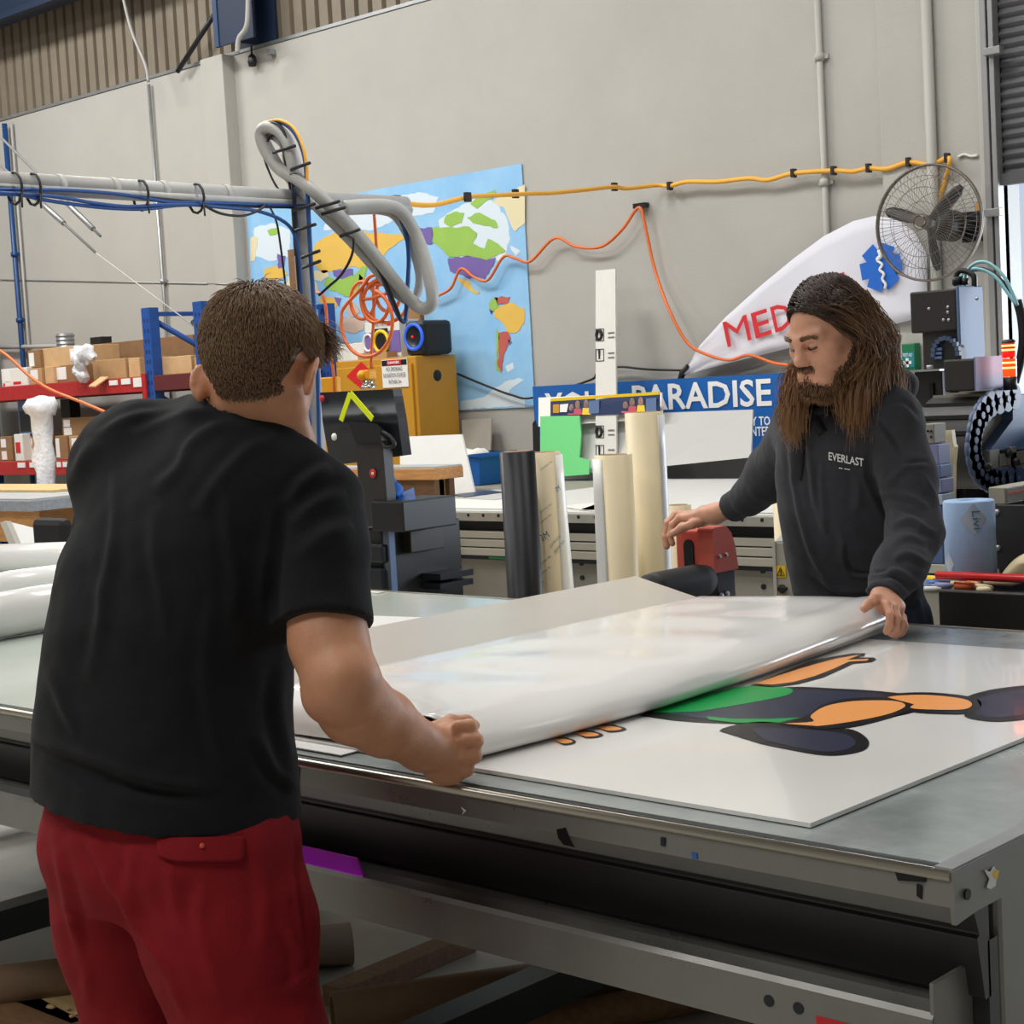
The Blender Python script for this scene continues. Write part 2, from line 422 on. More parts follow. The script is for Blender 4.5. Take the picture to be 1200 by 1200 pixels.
# guy wires with turnbuckles
for k, (a, b, lab) in enumerate([((0, 160), (118, 277), 'thin steel stay rod with turnbuckle under the overhead pipe, right-hand of two'),
                                 ((0, 193), (112, 296), 'thin steel stay rod with turnbuckle under the overhead pipe, left-hand of two')]):
    Y = 7.2; A, B = onY(*a, Y), onY(*b, Y); t = thing('stay_wire', lab, 'wire', B)
    c1, c2 = A+(B-A)*(0.58 if k == 0 else 0.40), A+(B-A)*(0.93 if k == 0 else 0.68)
    MB().tube([A, B], 0.010, 6).build('rod', 'wire_grey', t)
    MB().tube([c1, c2], 0.022, 8).build('turnbuckle', 'galv', t)
a, b = onY(112, 296, 7.2), onY(246, 396, 7.2)
t = thing('stay_wire', 'pale thin wire rope with chrome turnbuckle crossing behind the short haired man', 'wire', b)
MB().tube([a, b], 0.005, 5).build('rope', 'white_paint', t)
MB().tube([onY(226, 377, 7.2), onY(235, 386, 7.2)], 0.02, 8).build('turnbuckle', 'chrome', t)

# ---- world map
MY = WY-0.012
def mp(zx, zy, k=0): return onY(280+zx/3.3333, 180+zy/3.3333, MY-0.0012*k)
mb = MB()
xl, xr = float(onY(292, 300, MY)[0]), float(onY(617, 300, MY)[0])
mb.box(xl, xr, MY, MY+0.006, 1.33, 2.965)
layers = [
 ('ice', 1, [[(340,240),(520,190),(700,150),(780,170),(760,230),(640,250),(520,300),(420,290),(330,300)], [(780,260),(860,210),(950,160),(1010,200),(1050,260),(1060,330),(1030,420),(960,420),(850,400),(790,340)], [(60,290),(130,270),(200,300),(200,400),(120,420),(60,400)],
   [(865,968),(960,950),(1000,915),(1040,890),(1090,876),(1115,884),(1090,900),(1058,925),(1050,945),(1150,955),(1150,990),(1000,990),(865,1000)], [(1060,360),(1100,380),(1080,400)], [(1040,830),(1070,815),(1075,840),(1050,855)]]),
 ('yellow', 2, [[(285,400),(300,350),(390,300),(440,290),(500,310),(560,308),(640,318),(645,335),(600,365),(575,385),(562,410),(545,395),(520,430),(500,450),(440,440),(400,450),(330,468),(300,440)],
   [(310,570),(340,560),(395,562),(382,595),(352,642),(330,600)], [(845,485),(872,490),(900,498),(915,530),(942,540),(930,550),(888,525)], [(1000,602),(1060,580),(1126,615),(1115,660),(1082,700),(1052,702),(1030,660),(998,640)],
   [(100,450),(160,440),(190,470),(150,500),(100,490)], [(455,735),(485,735),(490,745),(455,750)]]),
 ('beige', 2, [[(985,185),(1120,120),(1121,270),(1080,305),(1055,260),(1035,210)], [(290,455),(345,455),(352,480),(320,500),(290,492)], [(60,320),(75,330),(60,420),(42,420),(42,330)], [(190,480),(300,500),(310,540),(250,560),(180,530)]]),
 ('green', 3, [[(755,290),(800,288),(900,285),(930,310),(912,350),(960,370),(972,332),(1010,350),(1042,380),(1000,402),(970,416),(900,400),(820,405),(790,370),(755,345)],
   [(810,240),(850,225),(880,232),(870,270),(830,285),(800,270)], [(890,250),(940,230),(1000,260),(1012,290),(960,282),(915,272)], [(930,172),(1000,140),(1006,165),(960,188),(930,215),(903,196)],
   [(352,480),(370,490),(400,492),(450,475),(480,440),(502,440),(492,480),(472,512),(460,540),(430,560),(390,546),(350,530),(330,510)], [(985,570),(1010,560),(1012,600),(985,622),(975,590)], [(1003,680),(1016,700),(1011,830),(1026,856),(1006,845)], [(110,300),(150,290),(160,310),(120,320)]]),
 ('purple', 3, [[(690,292),(755,288),(755,355),(722,350),(700,332)], [(815,410),(900,400),(966,416),(1004,405),(992,440),(960,490),(930,480),(900,490),(860,470),(825,460)], [(365,457),(445,450),(446,475),(402,488),(370,478)], [(150,390),(182,400),(176,440),(155,450)], [(372,560),(400,565),(392,600)], [(975,605),(990,615),(985,630)], [(1050,725),(1066,735),(1056,748)]]),
 ('red', 3, [[(995,560),(1060,558),(1050,586),(1010,588)], [(1015,700),(1050,695),(1062,720),(1036,780),(1026,852),(1012,830)], [(120,500),(170,510),(160,560),(120,540)], [(470,470),(485,485),(478,510),(468,495)]]),
 ('rose', 3, [[(395,640),(430,640),(492,652),(486,690),(440,702),(400,682)], [(410,600),(450,580),(472,620),(440,642)]]),
]
names = ['sea', 'ice', 'yellow', 'beige', 'green', 'purple', 'red', 'rose']
def wob(poly, k, seg=14, amp=6):
    out = []
    for i, a in enumerate(poly):
        b = poly[(i+1) % len(poly)]; n = max(1, int(math.hypot(b[0]-a[0], b[1]-a[1])/seg))
        for j in range(n):
            x, y = a[0]+(b[0]-a[0])*j/n, a[1]+(b[1]-a[1])*j/n
            if j: x += random.uniform(-amp, amp)*0.6; y += random.uniform(-amp, amp)*0.6
            out.append(mp(min(max(x, 44), 1117), y, k))
    return out
for nm, k, polys in layers:
    for q in polys: mb.poly(wob(q, k), names.index(nm))
tag(mb.build('world_map', ['map_'+n for n in names], loc=(xr, MY, 1.33), fix=False), 'large blue wall map of the world pinned to the back wall', 'map')

# ---- medical banner
t = thing('banner', 'white wedge shaped banner with red MEDICAL lettering and blue star', 'banner', onY(800, 438, WY-0.08))
BY = WY-0.085
up_ = [(800,436),(820,405),(850,372),(890,336),(930,303),(965,277),(1000,259),(1025,253),(1050,256),(1072,272),(1086,298)]
lo_ = [(801,440),(825,433),(860,424),(900,414),(940,404),(975,396),(1010,388),(1035,383),(1055,378),(1072,374),(1087,369)]
g = []
for i, (a, b) in enumerate(zip(up_, lo_)):
    row = []
    for j in range(9):
        f = j/8; row.append(onY(a[0]+(b[0]-a[0])*f, a[1]+(b[1]-a[1])*f, BY+0.012*math.sin(i*1.7+2.2*f+0.8*j*f)))
    g.append(row)
MB().grid(g).build('cloth', 'banner', t, fix=False, solid=0.002)
MB().tube([onY(795, 452, BY), onY(800, 437, BY), onY(806, 428, BY)], [.016,.022,.012], 8).build('tip_tie', 'wire_black', t)
def letter(ch, x0, y0, x1, y1, tall, mats='banner_red'):
    o = onY(x0, y0, BY-0.022); e = onY(x1, y1, BY-0.022); xd = nrm(e-o); ud = nrm(np.cross(V(0,-1,0), xd))
    text('letter', ch, mats, t, o, xd, ud, tall, width=np.linalg.norm(e-o), fat=0.0 if ch == 'M' else 0.012)
for ch, x0, y0, x1, y1, h in [('M',853,407,881,398,.155),('E',886,397,905,391,.155),('D',909,390,930,383,.155),('I',936,381,941,379,.155),('C',946,377,966,368,.16),('A',968,367,990,355,.16),('L',993,352,1012,344,.16)]:
    letter(ch, x0, y0, x1, y1, h)
cS = onY(1032, 313, BY-0.026); mb = MB()
for k in range(3):
    a = math.radians(-10+60*k+18); d1 = V(math.cos(a), 0, math.sin(a)); d2 = V(-math.sin(a), 0, math.cos(a)); L_, W_ = 0.130, 0.047
    mb.prism([cS+d1*L_+d2*W_-V(0,.0004*k,0), cS-d1*L_+d2*W_-V(0,.0004*k,0), cS-d1*L_-d2*W_-V(0,.0004*k,0), cS+d1*L_-d2*W_-V(0,.0004*k,0)], (0,0.002,0))
mb.build('star_emblem', 'banner_blue', t)
sp = [(1030,293),(1032,300),(1028,305),(1034,310),(1031,316),(1036,321),(1034,327),(1038,333),(1037,338)]
MB().tube(catmull([onY(x, y, BY-0.034) for x, y in sp], 4), [.012]*8+[.008]*25, 6).build('serpent_emblem', 'text_white', t)

# ---- long blue sign leaning at the wall
SY = 8.38
p0, p1 = onY(624, 452, SY), onY(940, 434, SY); zt = 1.47; zb = float(onY(632, 535, SY)[2])
t = thing('blue_sign', 'long blue sign reading YOUR PARADISE in white along the back wall', 'sign', (p0[0], SY, zb))
MB().box(p0[0], p1[0], SY, SY+0.02, zb, zt).build('panel', 'sign_blue', t)
mb = MB(); pts = [(624,496),(627,492),(630,500),(632,496),(633,534),(625,536)]
mb.poly([onY(x, y, SY-0.002) for x, y in pts]).build('tree_print', 'black_matte', t)
X_, Z_ = V(1,0,0), V(0,0,1)
def signtxt(s, x0, yb, x1, h, k='text_white', fat=0.02, Y=SY):
    a, b = onY(x0, yb, Y-0.003), onY(x1, yb, Y-0.003); text('lettering', s, k, t, V(a[0], a[1], a[2]), X_, Z_, h, width=b[0]-a[0], fat=fat)
signtxt('YOUR', 640, 494, 730, .19); signtxt('PARADISE', 742, 482, 905, .165)
signtxt('Y TO', 881, 499, 903, .055); signtxt('NTER', 881, 511, 903, .055)

# ---- wall fan
fc = onY(1081, 264, 8.08); fn = nrm(V(0.03, -1, 0.03)); fu = nrm(V(0,0,1)-fn*fn[2]); fr = nrm(np.cross(fu, -fn))
fr = np.cross(-fn, fu) if np.dot(np.cross(-fn, fu), RT) > 0 else np.cross(fu, -fn)
R_ = 0.302; fc = onY(1087.5, 261, 8.08)
t = thing('wall_fan', 'large round wall fan with wire cage and three dark blades', 'fan', fc)
def fp(a, r, h): return fc+(fr*math.cos(a)+fu*math.sin(a))*r+fn*h
mb = MB()
for r, h in [(R_, 0.0), (R_, -0.014)]: mb.tube([fp(2*math.pi*k/48, r, h) for k in range(48)], 0.007, 6, closed=True)
mb.build('cage_rim', 'cage', t)
mb = MB()
for r, h, rr in [(R_*0.8, .05, .0016), (R_*0.6, .07, .0016), (R_*.35, .08, .0016), (.04, .085, .003)]:
    mb.tube([fp(2*math.pi*k/40, r, h) for k in range(40)], rr, 4, closed=True)
for k in range(72):
    a = 2*math.pi*k/72
    mb.tube([fp(a, R_, 0), fp(a+.03, R_*.8, .05), fp(a+.06, R_*.5, .075), fp(a+.1, .035, .085)], 0.0011, 4, caps=False)
mb.cyl(fc+fn*.078, fc+fn*.094, .027, n=20)
mb.build('front_grille', 'cage', t)
mb = MB()
for k in range(40):
    a = 2*math.pi*k/40
    mb.tube([fp(a, R_, -.014), fp(a-.03, R_*.8, -.07), fp(a-.08, R_*.4, -.10), fp(a-.1, .06, -.11)], 0.0012, 4, caps=False)
for r, h in [(R_*.8, -.07), (R_*.55, -.09)]: mb.tube([fp(2*math.pi*k/40, r, h) for k in range(40)], .0014, 4, closed=True)
mb.build('rear_grille', 'cage', t)
hub = MB().lathe(fc-fn*.03, fn, [(0,0), (.035,0), (.04,.03), (.03,.07), (0,.075)], 20).build('hub', 'fan_blade', t)
for a0 in (160, 40, -78):
    a0 = math.radians(a0); rows = []
    for i in range(9):
        f = i/8; r = .03+f*.23; wd = (.020+.014*math.sin(f*math.pi*.9))*(1 if f < .97 else .5); tw = .55-.3*f
        rows.append([fp(a0, r, 0)+(-fr*math.sin(a0)+fu*math.cos(a0))*wd*s*math.cos(tw)+fn*(wd*s*math.sin(tw)+.006*(1-s*s)) for s in (-1, -.5, 0, .5, 1)])
    MB().grid(rows).build('blade', 'fan_blade', t, fix=False, solid=0.004)
MB().lathe(fc-fn*.12, -fn, [(0,0), (.06,0), (.085,.02), (.085,.16), (.06,.19), (0,.19)], 24).build('motor', 'machine_black', t)
MB().tube([fc-fn*.22, V(fc[0]+.10, WY-.10, fc[2]-.02)], .025, 10).box(fc[0]+.02, fc[0]+.2, WY-.10, WY-.06, fc[2]-.1, fc[2]+.06).build('wall_bracket', 'black_metal', t)
p = onY(1152, 249, WY-.08)
solo(MB().obox(p+V(.02,0,0), (.10, .03, .11)).obox(p+V(.062,-.02,0), (.025,.05,.11)), 'junction_box', 'ochre', 'small orange box on the wall right of the wall fan', 'box')
p = [onY(x, y, WY-.06) for x, y in [(1123, 184), (1130, 181), (1138, 183), (1146, 182)]]
wire('string', 'white_matte', 'short white knotted cord stuck to wall above the wall fan', 'cord', p, 0.008)

# cords along the wall
pts = []
for x, y in [(398,246),(420,247),(445,243),(463,236),(480,239),(510,240),(548,231),(580,229),(620,227),(650,226),(690,222),(720,219),(735,221),(770,217),(785,218),(805,213),(840,213),(878,209),(900,211),(930,203),(977,200),(1000,201),(1018,197),(1040,198),(1065,190),(1090,193),(1110,185),(1113,190),(1108,210),(1100,235),(1094,256)]:
    Y = 5.75+(WY-.06-5.75)*min(1, max(0, (x-460)/300)) if x > 460 else 5.3+.45*(x-398)/62
    if x > 1108: Y = WY-.10-.2*min(1, max(0, (y-185)/60))
    pts.append(onY(x, y, Y))
t = thing('extension_cord', 'yellow extension cord strung across the wall to the wall fan', 'cord', pts[-1])
MB().tube(catmull(pts, 4), 0.014, 6).build('cord', 'wire_yellow', t)
for x, y, Y in [(465,235,5.75),(548,231,6.5),(604,227,7.2),(720,219,8.1),(785,218,WY-.06),(930,203,WY-.06),(977,200,WY-.06),(1018,197,WY-.06),(1065,190,WY-.06),(1110,185,WY-.1)]:
    MB().obox(onY(x, y, Y), (.02,.04,.05)).build('cable_tie', 'wire_black', t)
wire('orange_cord', 'wire_orange', 'orange cord draped in a peak over the wall right of the map', 'cord',
     [onY(x, y, WY-.06 if x < 780 else WY-.15) for x, y in [(508,349),(528,338),(540,315),(556,325),(572,328),(590,301),(605,303),(622,306),(650,279),(675,289),(705,289),(730,268),(749,243),(757,270),(768,318),(785,365),(806,402),(830,416),(855,422),(878,416),(905,425),(925,428)]], 0.010)
solo(MB().obox(onY(751, 241, WY-.03), (.09,.05,.03)), 'wall_hook', 'black_metal', 'small black hook at the peak of the orange cord', 'hook')
wire('orange_cord', 'wire_orange', 'orange cord hanging in front of the racking at far left', 'cord',
     [onY(x, y, 5.2) for x, y in [(-10,405),(10,418),(35,441),(60,457),(95,471),(135,488),(175,505)]], 0.009)

# ---- white strip with printed icons
t = thing('board_strip', 'tall narrow white board strip with printed icons leaning at the wall', 'board', onY(711, 532, 8.1))
a, b, c, d = onY(698, 317, 8.28), onY(721, 315, 8.28), onY(722, 532, 8.06), onY(698, 532, 8.06)
MB().prism([a, b, c, d], (0, 0.014, 0)).build('strip', 'white_matte', t)
def sp_(u, v):
    return a+(b-a)*u+(d-a)*v + V(0,-0.003,0)
for v in (.355, .465, .88, .985):
    mb = MB(); s = .032
    q = [sp_(.03, v-s), sp_(.42, v-s), sp_(.42, v+s), sp_(.03, v+s)]
    mb.tube(q, .003, 4, closed=True)
    mb.build('icon_frame', 'ink_text', t)
    mb = MB(); c_ = sp_(.2, v)
    if v in (.355, .88): mb.tube([c_+V(math.cos(k*.785)*.022, -.002, math.sin(k*.785)*.03) for k in range(8)], .010, 6, closed=True)
    else: mb.obox(c_, (.012,.004,.07)).obox(c_-V(0,0,.03), (.03,.004,.012))
    mb.build('icon', 'ink_text', t)
    mb = MB()
    for k in (-.008, .016): mb.obox(sp_(.8, v+k), (.05,.003,.008))
    mb.build('caption_line', 'wire_grey', t)
# ================================================================== RACKING AT THE LEFT
RY = 7.2; RD = 1.14; RX = float(onY(178, 400, RY)[0]); UZ, LZ = 1.70, 1.10
t = thing('pallet_rack', 'blue and red steel racking with boxes along the left back wall', 'rack', (RX, RY, 0))
def upright(px, name='upright'):
    for y in (RY, RY+RD):
        mb = MB(); mb.box(px-.05, px+.05, y-.04, y+.04, 0, 2.19 if y == RY else 2.17)
        z = .3
        while z < 2.15: mb.box(px-.024, px-.012, y-.0415, y-.04, z-.014, z+.014, 1).box(px+.012, px+.024, y-.0415, y-.04, z-.014, z+.014, 1); z += .075
        mb.build(name, ['blue_steel', 'navy_dark'], t)
    MB().box(px-.02, px+.02, RY, RY+RD, 2.13, 2.16).build('frame_brace', 'blue_steel', t)
    for z0, z1 in ((2.1, 1.55), (1.55, 1.0), (1.0, .45)):
        MB().tube([V(px, RY+.03, z0), V(px, RY+RD-.03, z1)], .022, 8).build('frame_brace', 'blue_steel', t)
upright(RX); upright(RX-4.3); upright(RX+0.62)
for x0, x1, m_ in ((RX-4.25, RX-.05, 'red_beam'), (RX+.05, RX+.57, 'red_beam_shaded')):
    for z in (UZ, LZ):
        for y in (RY-.02, RY+RD+.02): MB().box(x0, x1, y-.025, y+.025, z-.11, z).build('beam', m_, t, bevel=.004)
        MB().box(x0, x1, RY+.01, RY+RD-.01, z-.02, z).build('shelf_deck', 'cardboard_dark', t)
for x in (RX-.06,):
    MB().box(x-.02, x+.03, RY-.06, RY-.045, UZ-.26, UZ+.02).build('beam_connector', 'red_beam', t)
for x0, x1, y0, y1 in ((128,138,446,451), (142,153,444,450), (156,168,443,453)):
    p, q = onY(x0, y0, RY-.047), onY(x1, y1, RY-.047); MB().box(p[0], q[0], RY-.05, RY-.045, q[2], p[2]).build('price_label', 'label_white', t)
def pbox(label, x0, y0, x1, y1, Y, dep, m_='cardboard', z0=None, name='cardboard_box', cat='box', labs=(), group=None, flap=False):
    p, q = onY(x0, y0, Y), onY(x1, y1, Y); zb = q[2] if z0 is None else z0
    o = thing(name, label, cat, ((p[0]+q[0])/2, Y+dep/2, zb), group)
    MB().box(p[0], q[0], Y, Y+dep, zb, p[2]).build('carton', m_, o, bevel=.004)
    xm = (p[0]+q[0])/2
    MB().box(p[0]+.004, q[0]-.004, Y+dep/2-.025, Y+dep/2+.025, p[2], p[2]+.002).build('tape', 'cardboard_light', o)
    for (u0, v0, u1, v1, k) in labs:
        X = lambda u: p[0]+(q[0]-p[0])*u
        Z = lambda v: p[2]+(zb-p[2])*v
        MB().box(X(u0), X(u1), Y-.002, Y+.001, Z(v1), Z(v0)).build('label', k, o)
    return o
U = UZ+.002; LW = 'label_white'
pbox('white carton with red marks at far left of the upper rack shelf', 1, 433, 33, 455, RY+.0, .35, 'white_matte', U, labs=((.1,.1,.35,.7,LW), (.45,.75,.75,.9,'red'), (.05,.8,.12,.95,'red')))
pbox('small brown carton with white label right of the white carton, upper shelf', 34, 432, 50, 455, RY+.0, .35, 'cardboard', U, labs=((.1,.1,.7,.7,LW),))
pbox('light brown carton in the bottom row of the upper shelf, second brown from left', 52, 430, 64, 452, RY+.02, .4, 'cardboard_light', U)
pbox('brown carton with square white label in the bottom row of the upper shelf', 64.5, 430, 98, 452, RY+.05, .4, 'cardboard_dark', U, labs=((.03,.05,.4,.8,LW),))
zz = float(onY(40, 431.5, RY+.03)[2])+.003
pbox('small carton with tall white label on top of the stack at left, upper shelf', 32, 411, 48, 431, RY+.05, .3, 'cardboard_dark', zz, labs=((.1,.15,.5,.9,LW),))
zz2 = float(onY(70, 430, RY+.05)[2])+.006
pbox('long light brown carton lying on top of the stacked cartons, upper shelf', 48, 409, 96, 430, RY+.08, .35, 'cardboard_light', zz2, labs=((.73,.15,.98,.5,LW),))
pbox('long flat brown carton standing at the back of the upper shelf', 97, 405, 229, 440, RY+.55, .2, 'cardboard_dark', U)
pbox('open light brown carton with flap down beside the blue rack post', 108, 423, 149, 452, RY+.05, .35, 'cardboard', U)
pbox('pale brown carton just left of the blue rack post', 150, 420, 165.5, 452, RY+.06, .3, 'cardboard_light', U)
pbox('light brown carton on the shelf right of the blue rack post', 190, 419, 226, 450, RY+.04, .4, 'cardboard_light', U)
pbox('brown carton end showing behind the head of the short haired man', 227, 419, 250, 450, RY+.04, .4, 'cardboard', U)
p = onY(112, 447, RY-.03); q = onY(126, 443, RY-.03)
solo(MB().prism([onY(104, 453.5, RY-.12), onY(112, 453.5, RY-.12), onY(127, 443, RY-.05), onY(118, 443, RY-.05)], (0,0,.01)), 'cardboard_flap', 'cardboard_light', 'loose cardboard offcut poking over the red shelf beam', 'cardboard')
# crumpled plastic on the shelf edge
mb = MB(); mb.sphere(onY(95, 419, RY-.08), (.085,.06,.08), 14).sphere(onY(91, 430, RY-.09), (.05,.04,.06), 10).sphere(onY(103, 414, RY-.07), (.05,.05,.055), 10)
mb.tube([onY(93, 432, RY-.08), onY(100, 447, RY-.06)], [.05,.03], 10)
a = np.array(mb.v); n_ = vnoise(a, 22, 3); a[:,0] += n_*.035; a[:,2] += vnoise(a, 30, 5)*.035; a[:,1] += vnoise(a, 26, 9)*.03; mb.v = [tuple(x) for x in a]
solo(mb, 'plastic_wrap', 'plastic_wrap', 'crumpled clear plastic wrap hanging on the upper shelf cartons', 'plastic')
p = onY(100, 404, RY+.5); solo(MB().box(p[0]-.08, p[0]+.08, RY+.60, RY+.70, p[2]-.04, p[2]+.06), 'tape_dispenser', 'black_plastic', 'small black item on top of the long brown carton', 'item')
p = onY(76, 391, 8.09)
t2 = thing('round_duct', 'short galvanised round duct standing behind the cartons', 'duct', (p[0], 8.09, 1.702))
MB().cyl((p[0], 8.09, 1.702), (p[0], 8.09, p[2]), .075, n=20).build('duct_pipe', 'galv', t2)
mb = MB()
for k in range(5): mb.tube([V(p[0]+.077*math.cos(a), 8.09+.077*math.sin(a), p[2]-.02-.035*k) for a in np.linspace(0, 6.28, 20)[:-1]], .006, 5, closed=True)
mb.build('rib', 'galv', t2)
a, b = onY(-5, 407, WY-.06), onY(72, 405.5, WY-.06)
solo(MB().cyl(a, b, .02, n=8), 'wall_rail', 'grey_pipe', 'thin grey horizontal rail on the wall behind the cartons', 'rail')
# lower shelf
U2 = LZ+.002
pbox('brown carton with two white labels at far left of lower rack shelf', -6, 512, 15, 535, RY+.04, .35, 'cardboard_dark', U2, labs=((.35,.1,.65,.45,LW), (.35,.6,.65,.95,LW)))
pbox('white carton with a red ring mark on the lower rack shelf', 16, 509, 28, 537, RY-.02, .35, 'white_matte', U2, labs=((.15,.3,.7,.7,'red'),))
pbox('brown carton with white labels left of the standing wrapped roll', 28.5, 511, 45, 535, RY+.06, .35, 'cardboard', U2, labs=((.1,.1,.6,.4,LW), (.1,.5,.6,.9,LW)))
pbox('brown carton with labels between the wrapped roll and the black shirt, lower row', 64, 511, 80, 535, RY+.02, .35, 'cardboard_dark', U2, labs=((.05,.1,.35,.9,LW),))
pbox('brown carton with tall label nearest the black shirt, lower row', 80.5, 511, 112, 535, RY+.02, .35, 'cardboard', U2, labs=((.1,.1,.35,.9,LW),))
zz = float(onY(95, 511, RY+.03)[2])+.004
pbox('wide brown carton with two labels stacked above the lower row', 72, 490, 145, 511, RY+.05, .4, 'cardboard_dark', zz, labs=((.03,.1,.14,.5,LW), (.03,.55,.16,.95,LW)))
for x0, x1 in ((20,29), (34,43), (66,71), (73,80)):
    p, q = onY(x0, 534, RY-.047), onY(x1, 538, RY-.047)
    MB().box(p[0], q[0], RY-.05, RY-.045, LZ-.05, LZ-.01).build('price_label', 'label_white', t)
# dark post and braces under the upper shelf, dark screen
mb = MB(); p, q = onY(76, 465, RY+.5), onY(87, 465, RY+.5); mb.box(p[0], q[0], RY+.45, RY+.55, 1.13, 1.58)
solo(mb, 'display_panel', 'machine_black', 'dark upright panel under the upper shelf behind the orange cord', 'panel', bevel=.004)
t2 = thing('monitor', 'dark flat screen with blue edge on the lower shelf at far left', 'monitor', onY(8, 512, RY-.1))
a, b = onY(-8, 470, RY-.15), onY(22, 512, RY-.15); zb = float(onY(22, 511.5, RY-.02)[2])+.004
MB().box(a[0], b[0], RY+.06, RY+.11, zb, a[2]).build('housing', 'machine_blue', t2, bevel=.01)
MB().box(a[0]+.03, b[0]-.04, RY+.055, RY+.062, zb+.03, a[2]-.09).build('screen', 'black_plastic', t2)
MB().box((a[0]+b[0])/2-.1, (a[0]+b[0])/2+.1, RY+.05, RY+.16, zb-.002, zb+.012).build('stand', 'black_plastic', t2)
# standing wrapped roll
RB = 6.35; c0 = onY(51, 520, RB); zt = float(onY(51, 474, RB)[2])
t2 = thing('wrapped_roll', 'tall white roll in plastic wrap standing before the red racking', 'roll', (c0[0], RB, 0))
prof = [(0, .0), (.07, 0)]+[(.072+.006*math.sin(i*1.9), .05+i*(zt-.12)/14) for i in range(15)]+[(.10, zt-.06), (.115, zt-.01), (.09, zt+.04), (.03, zt+.05), (0, zt+.03)]
mb = MB(); mb.lathe((c0[0], RB, 0), (0,0,1), prof, 26); a = np.array(mb.v); n_ = vnoise(a, 16, 2)*.02; a[:,0] += n_; a[:,1] += vnoise(a, 18, 4)*.02; a[:,2] += (a[:,2] > zt-.12)*vnoise(a, 25, 6)*.03; mb.v = [tuple(x) for x in a]
mb.build('wrap', 'plastic_wrap', t2)

# ================================================================== BENCHES
def bench(name, label, x0, x1, y0, y1, z, legs, edge='bench_edge', apron='wood'):
    t = thing(name, label, 'bench', ((x0+x1)/2, (y0+y1)/2, 0))
    MB().box(x0, x1, y0, y1, z-.01, z).build('top_sheet', 'bench_top', t)
    MB().box(x0-.004, x1+.004, y0-.004, y1+.004, z-.075, z-.01).build('tabletop', edge, t, bevel=.004)
    MB().box(x0+.04, x1-.04, y0+.03, y0+.07, z-.26, z-.077).build('apron', apron, t)
    MB().box(x0+.04, x1-.04, y1-.07, y1-.03, z-.26, z-.077).build('apron', apron, t)
    for lx in legs:
        for ly in (y0+.08, y1-.17): MB().box(lx-.045, lx+.045, ly, ly+.09, 0, z-.077).build('leg', 'wood_pale', t)
    return t
bp = onZ(36, 581, .93)
bench('workbench', 'grey topped wooden workbench at far left before the racking', -12.2, -8.75, 5.2, 6.2, .99, (-11.9, -10.4, -9.0))
p = onZ(35, 563, .98); solo(MB().box(-11.6, -9.2, 5.62, 6.1, .992, 1.005), 'board_sheet', 'wood_pale', 'yellowish board lying on the left workbench', 'board')
p = onY(509, 547, 6.6)
bench('workbench', 'wooden bench end poking out behind the black console', -8.98, float(p[0]), 6.6, 6.82, float(p[2]), (-8.8, float(p[0])-.12), edge='wood', apron='wood_dark')
# chair back and grey bins behind the rolls at left
t = thing('office_chair', 'black chair back showing beside the black shirt at left', 'chair', V(*onY(60, 640, 4.6)[:2], 0))
c = onY(64, 655, 4.6)
MB().obox(c, (.30,.07,.42)).build('backrest', 'black_matte', t, bevel=.05)
MB().obox(V(c[0], c[1]+.24, .52), (.46,.44,.08)).build('seat', 'black_matte', t, bevel=.03)
MB().cyl((c[0], c[1]+.24, .06), (c[0], c[1]+.24, .5), .025).tube([V(c[0], c[1]+.05, .5), V(c[0], c[1]+.02, c[2])], .02, 8).build('column', 'black_plastic', t)
mb = MB()
for k in range(5): a = k*1.257; mb.tube([V(c[0], c[1]+.24, .09), V(c[0]+.27*math.cos(a), c[1]+.24+.27*math.sin(a), .05)], .02, 6)
mb.build('base', 'black_plastic', t)
t = thing('metal_tray', 'grey sheet metal tray tilted in front of the left workbench', 'tray', onY(25, 640, 4.7))
a = [onY(4, 611, 4.75), onY(48, 622, 4.75), onY(44, 645, 4.65), onY(20, 648, 4.6)]
MB().prism(a, (0,.02,0)).build('tray_face', 'grey_board', t)
MB().prism([onY(0, 612, 4.72), onY(7, 611, 4.72), onY(24, 650, 4.58), onY(16, 652, 4.58)], (0,.03,0)).build('tray_edge', 'cabinet_grey', t)
MB().box(a[0][0]+.02, a[1][0], 4.72, 5.0, 0, float(a[2][2])-.01).build('stand', 'cabinet_grey', t)

# ================================================================== FLAMMABLES CABINET AND WHAT IS ON IT
X1 = float(onY(534, 415, 8.4)[0]); CY = float(onX(487, 418, X1)[1]); X0 = float(onY(393, 421, CY)[0]); CZ = 1.725
t = thing('safety_cabinet', 'ochre yellow metal safety cabinet with danger sign by the map', 'cabinet', ((X0+X1)/2, (CY+8.4)/2, 0))
MB().box(X0, X1, CY, 8.4, .06, CZ).build('body', 'ochre', t, bevel=.008)
MB().box(X0+.02, X1-.02, CY+.02, 8.38, 0, .06).build('plinth', 'black_metal', t)
xm = (X0+X1)/2
MB().box(X0+.03, xm-.004, CY-.02, CY, .1, CZ-.05).build('door', 'ochre', t, bevel=.005)
d_ = MB().box(xm+.004, X1-.03, CY-.02, CY, .1, CZ-.05).build('door', 'ochre', t, bevel=.005)
MB().obox((xm+.06, CY-.035, 1.0), (.03,.03,.14)).build('handle', 'black_plastic', d_)
v = onX(513, 440, X1+.003)
MB().lathe(v, (1,0,0), [(0,.006), (.018,.006), (.035,.0), (.042,-.004)], 18).build('vent_bung', 'black_metal', t)
a, b, c_, d2 = onY(447, 422, CY-.024), onY(477, 420, CY-.024), onY(479, 453, CY-.024), onY(449, 455, CY-.024)
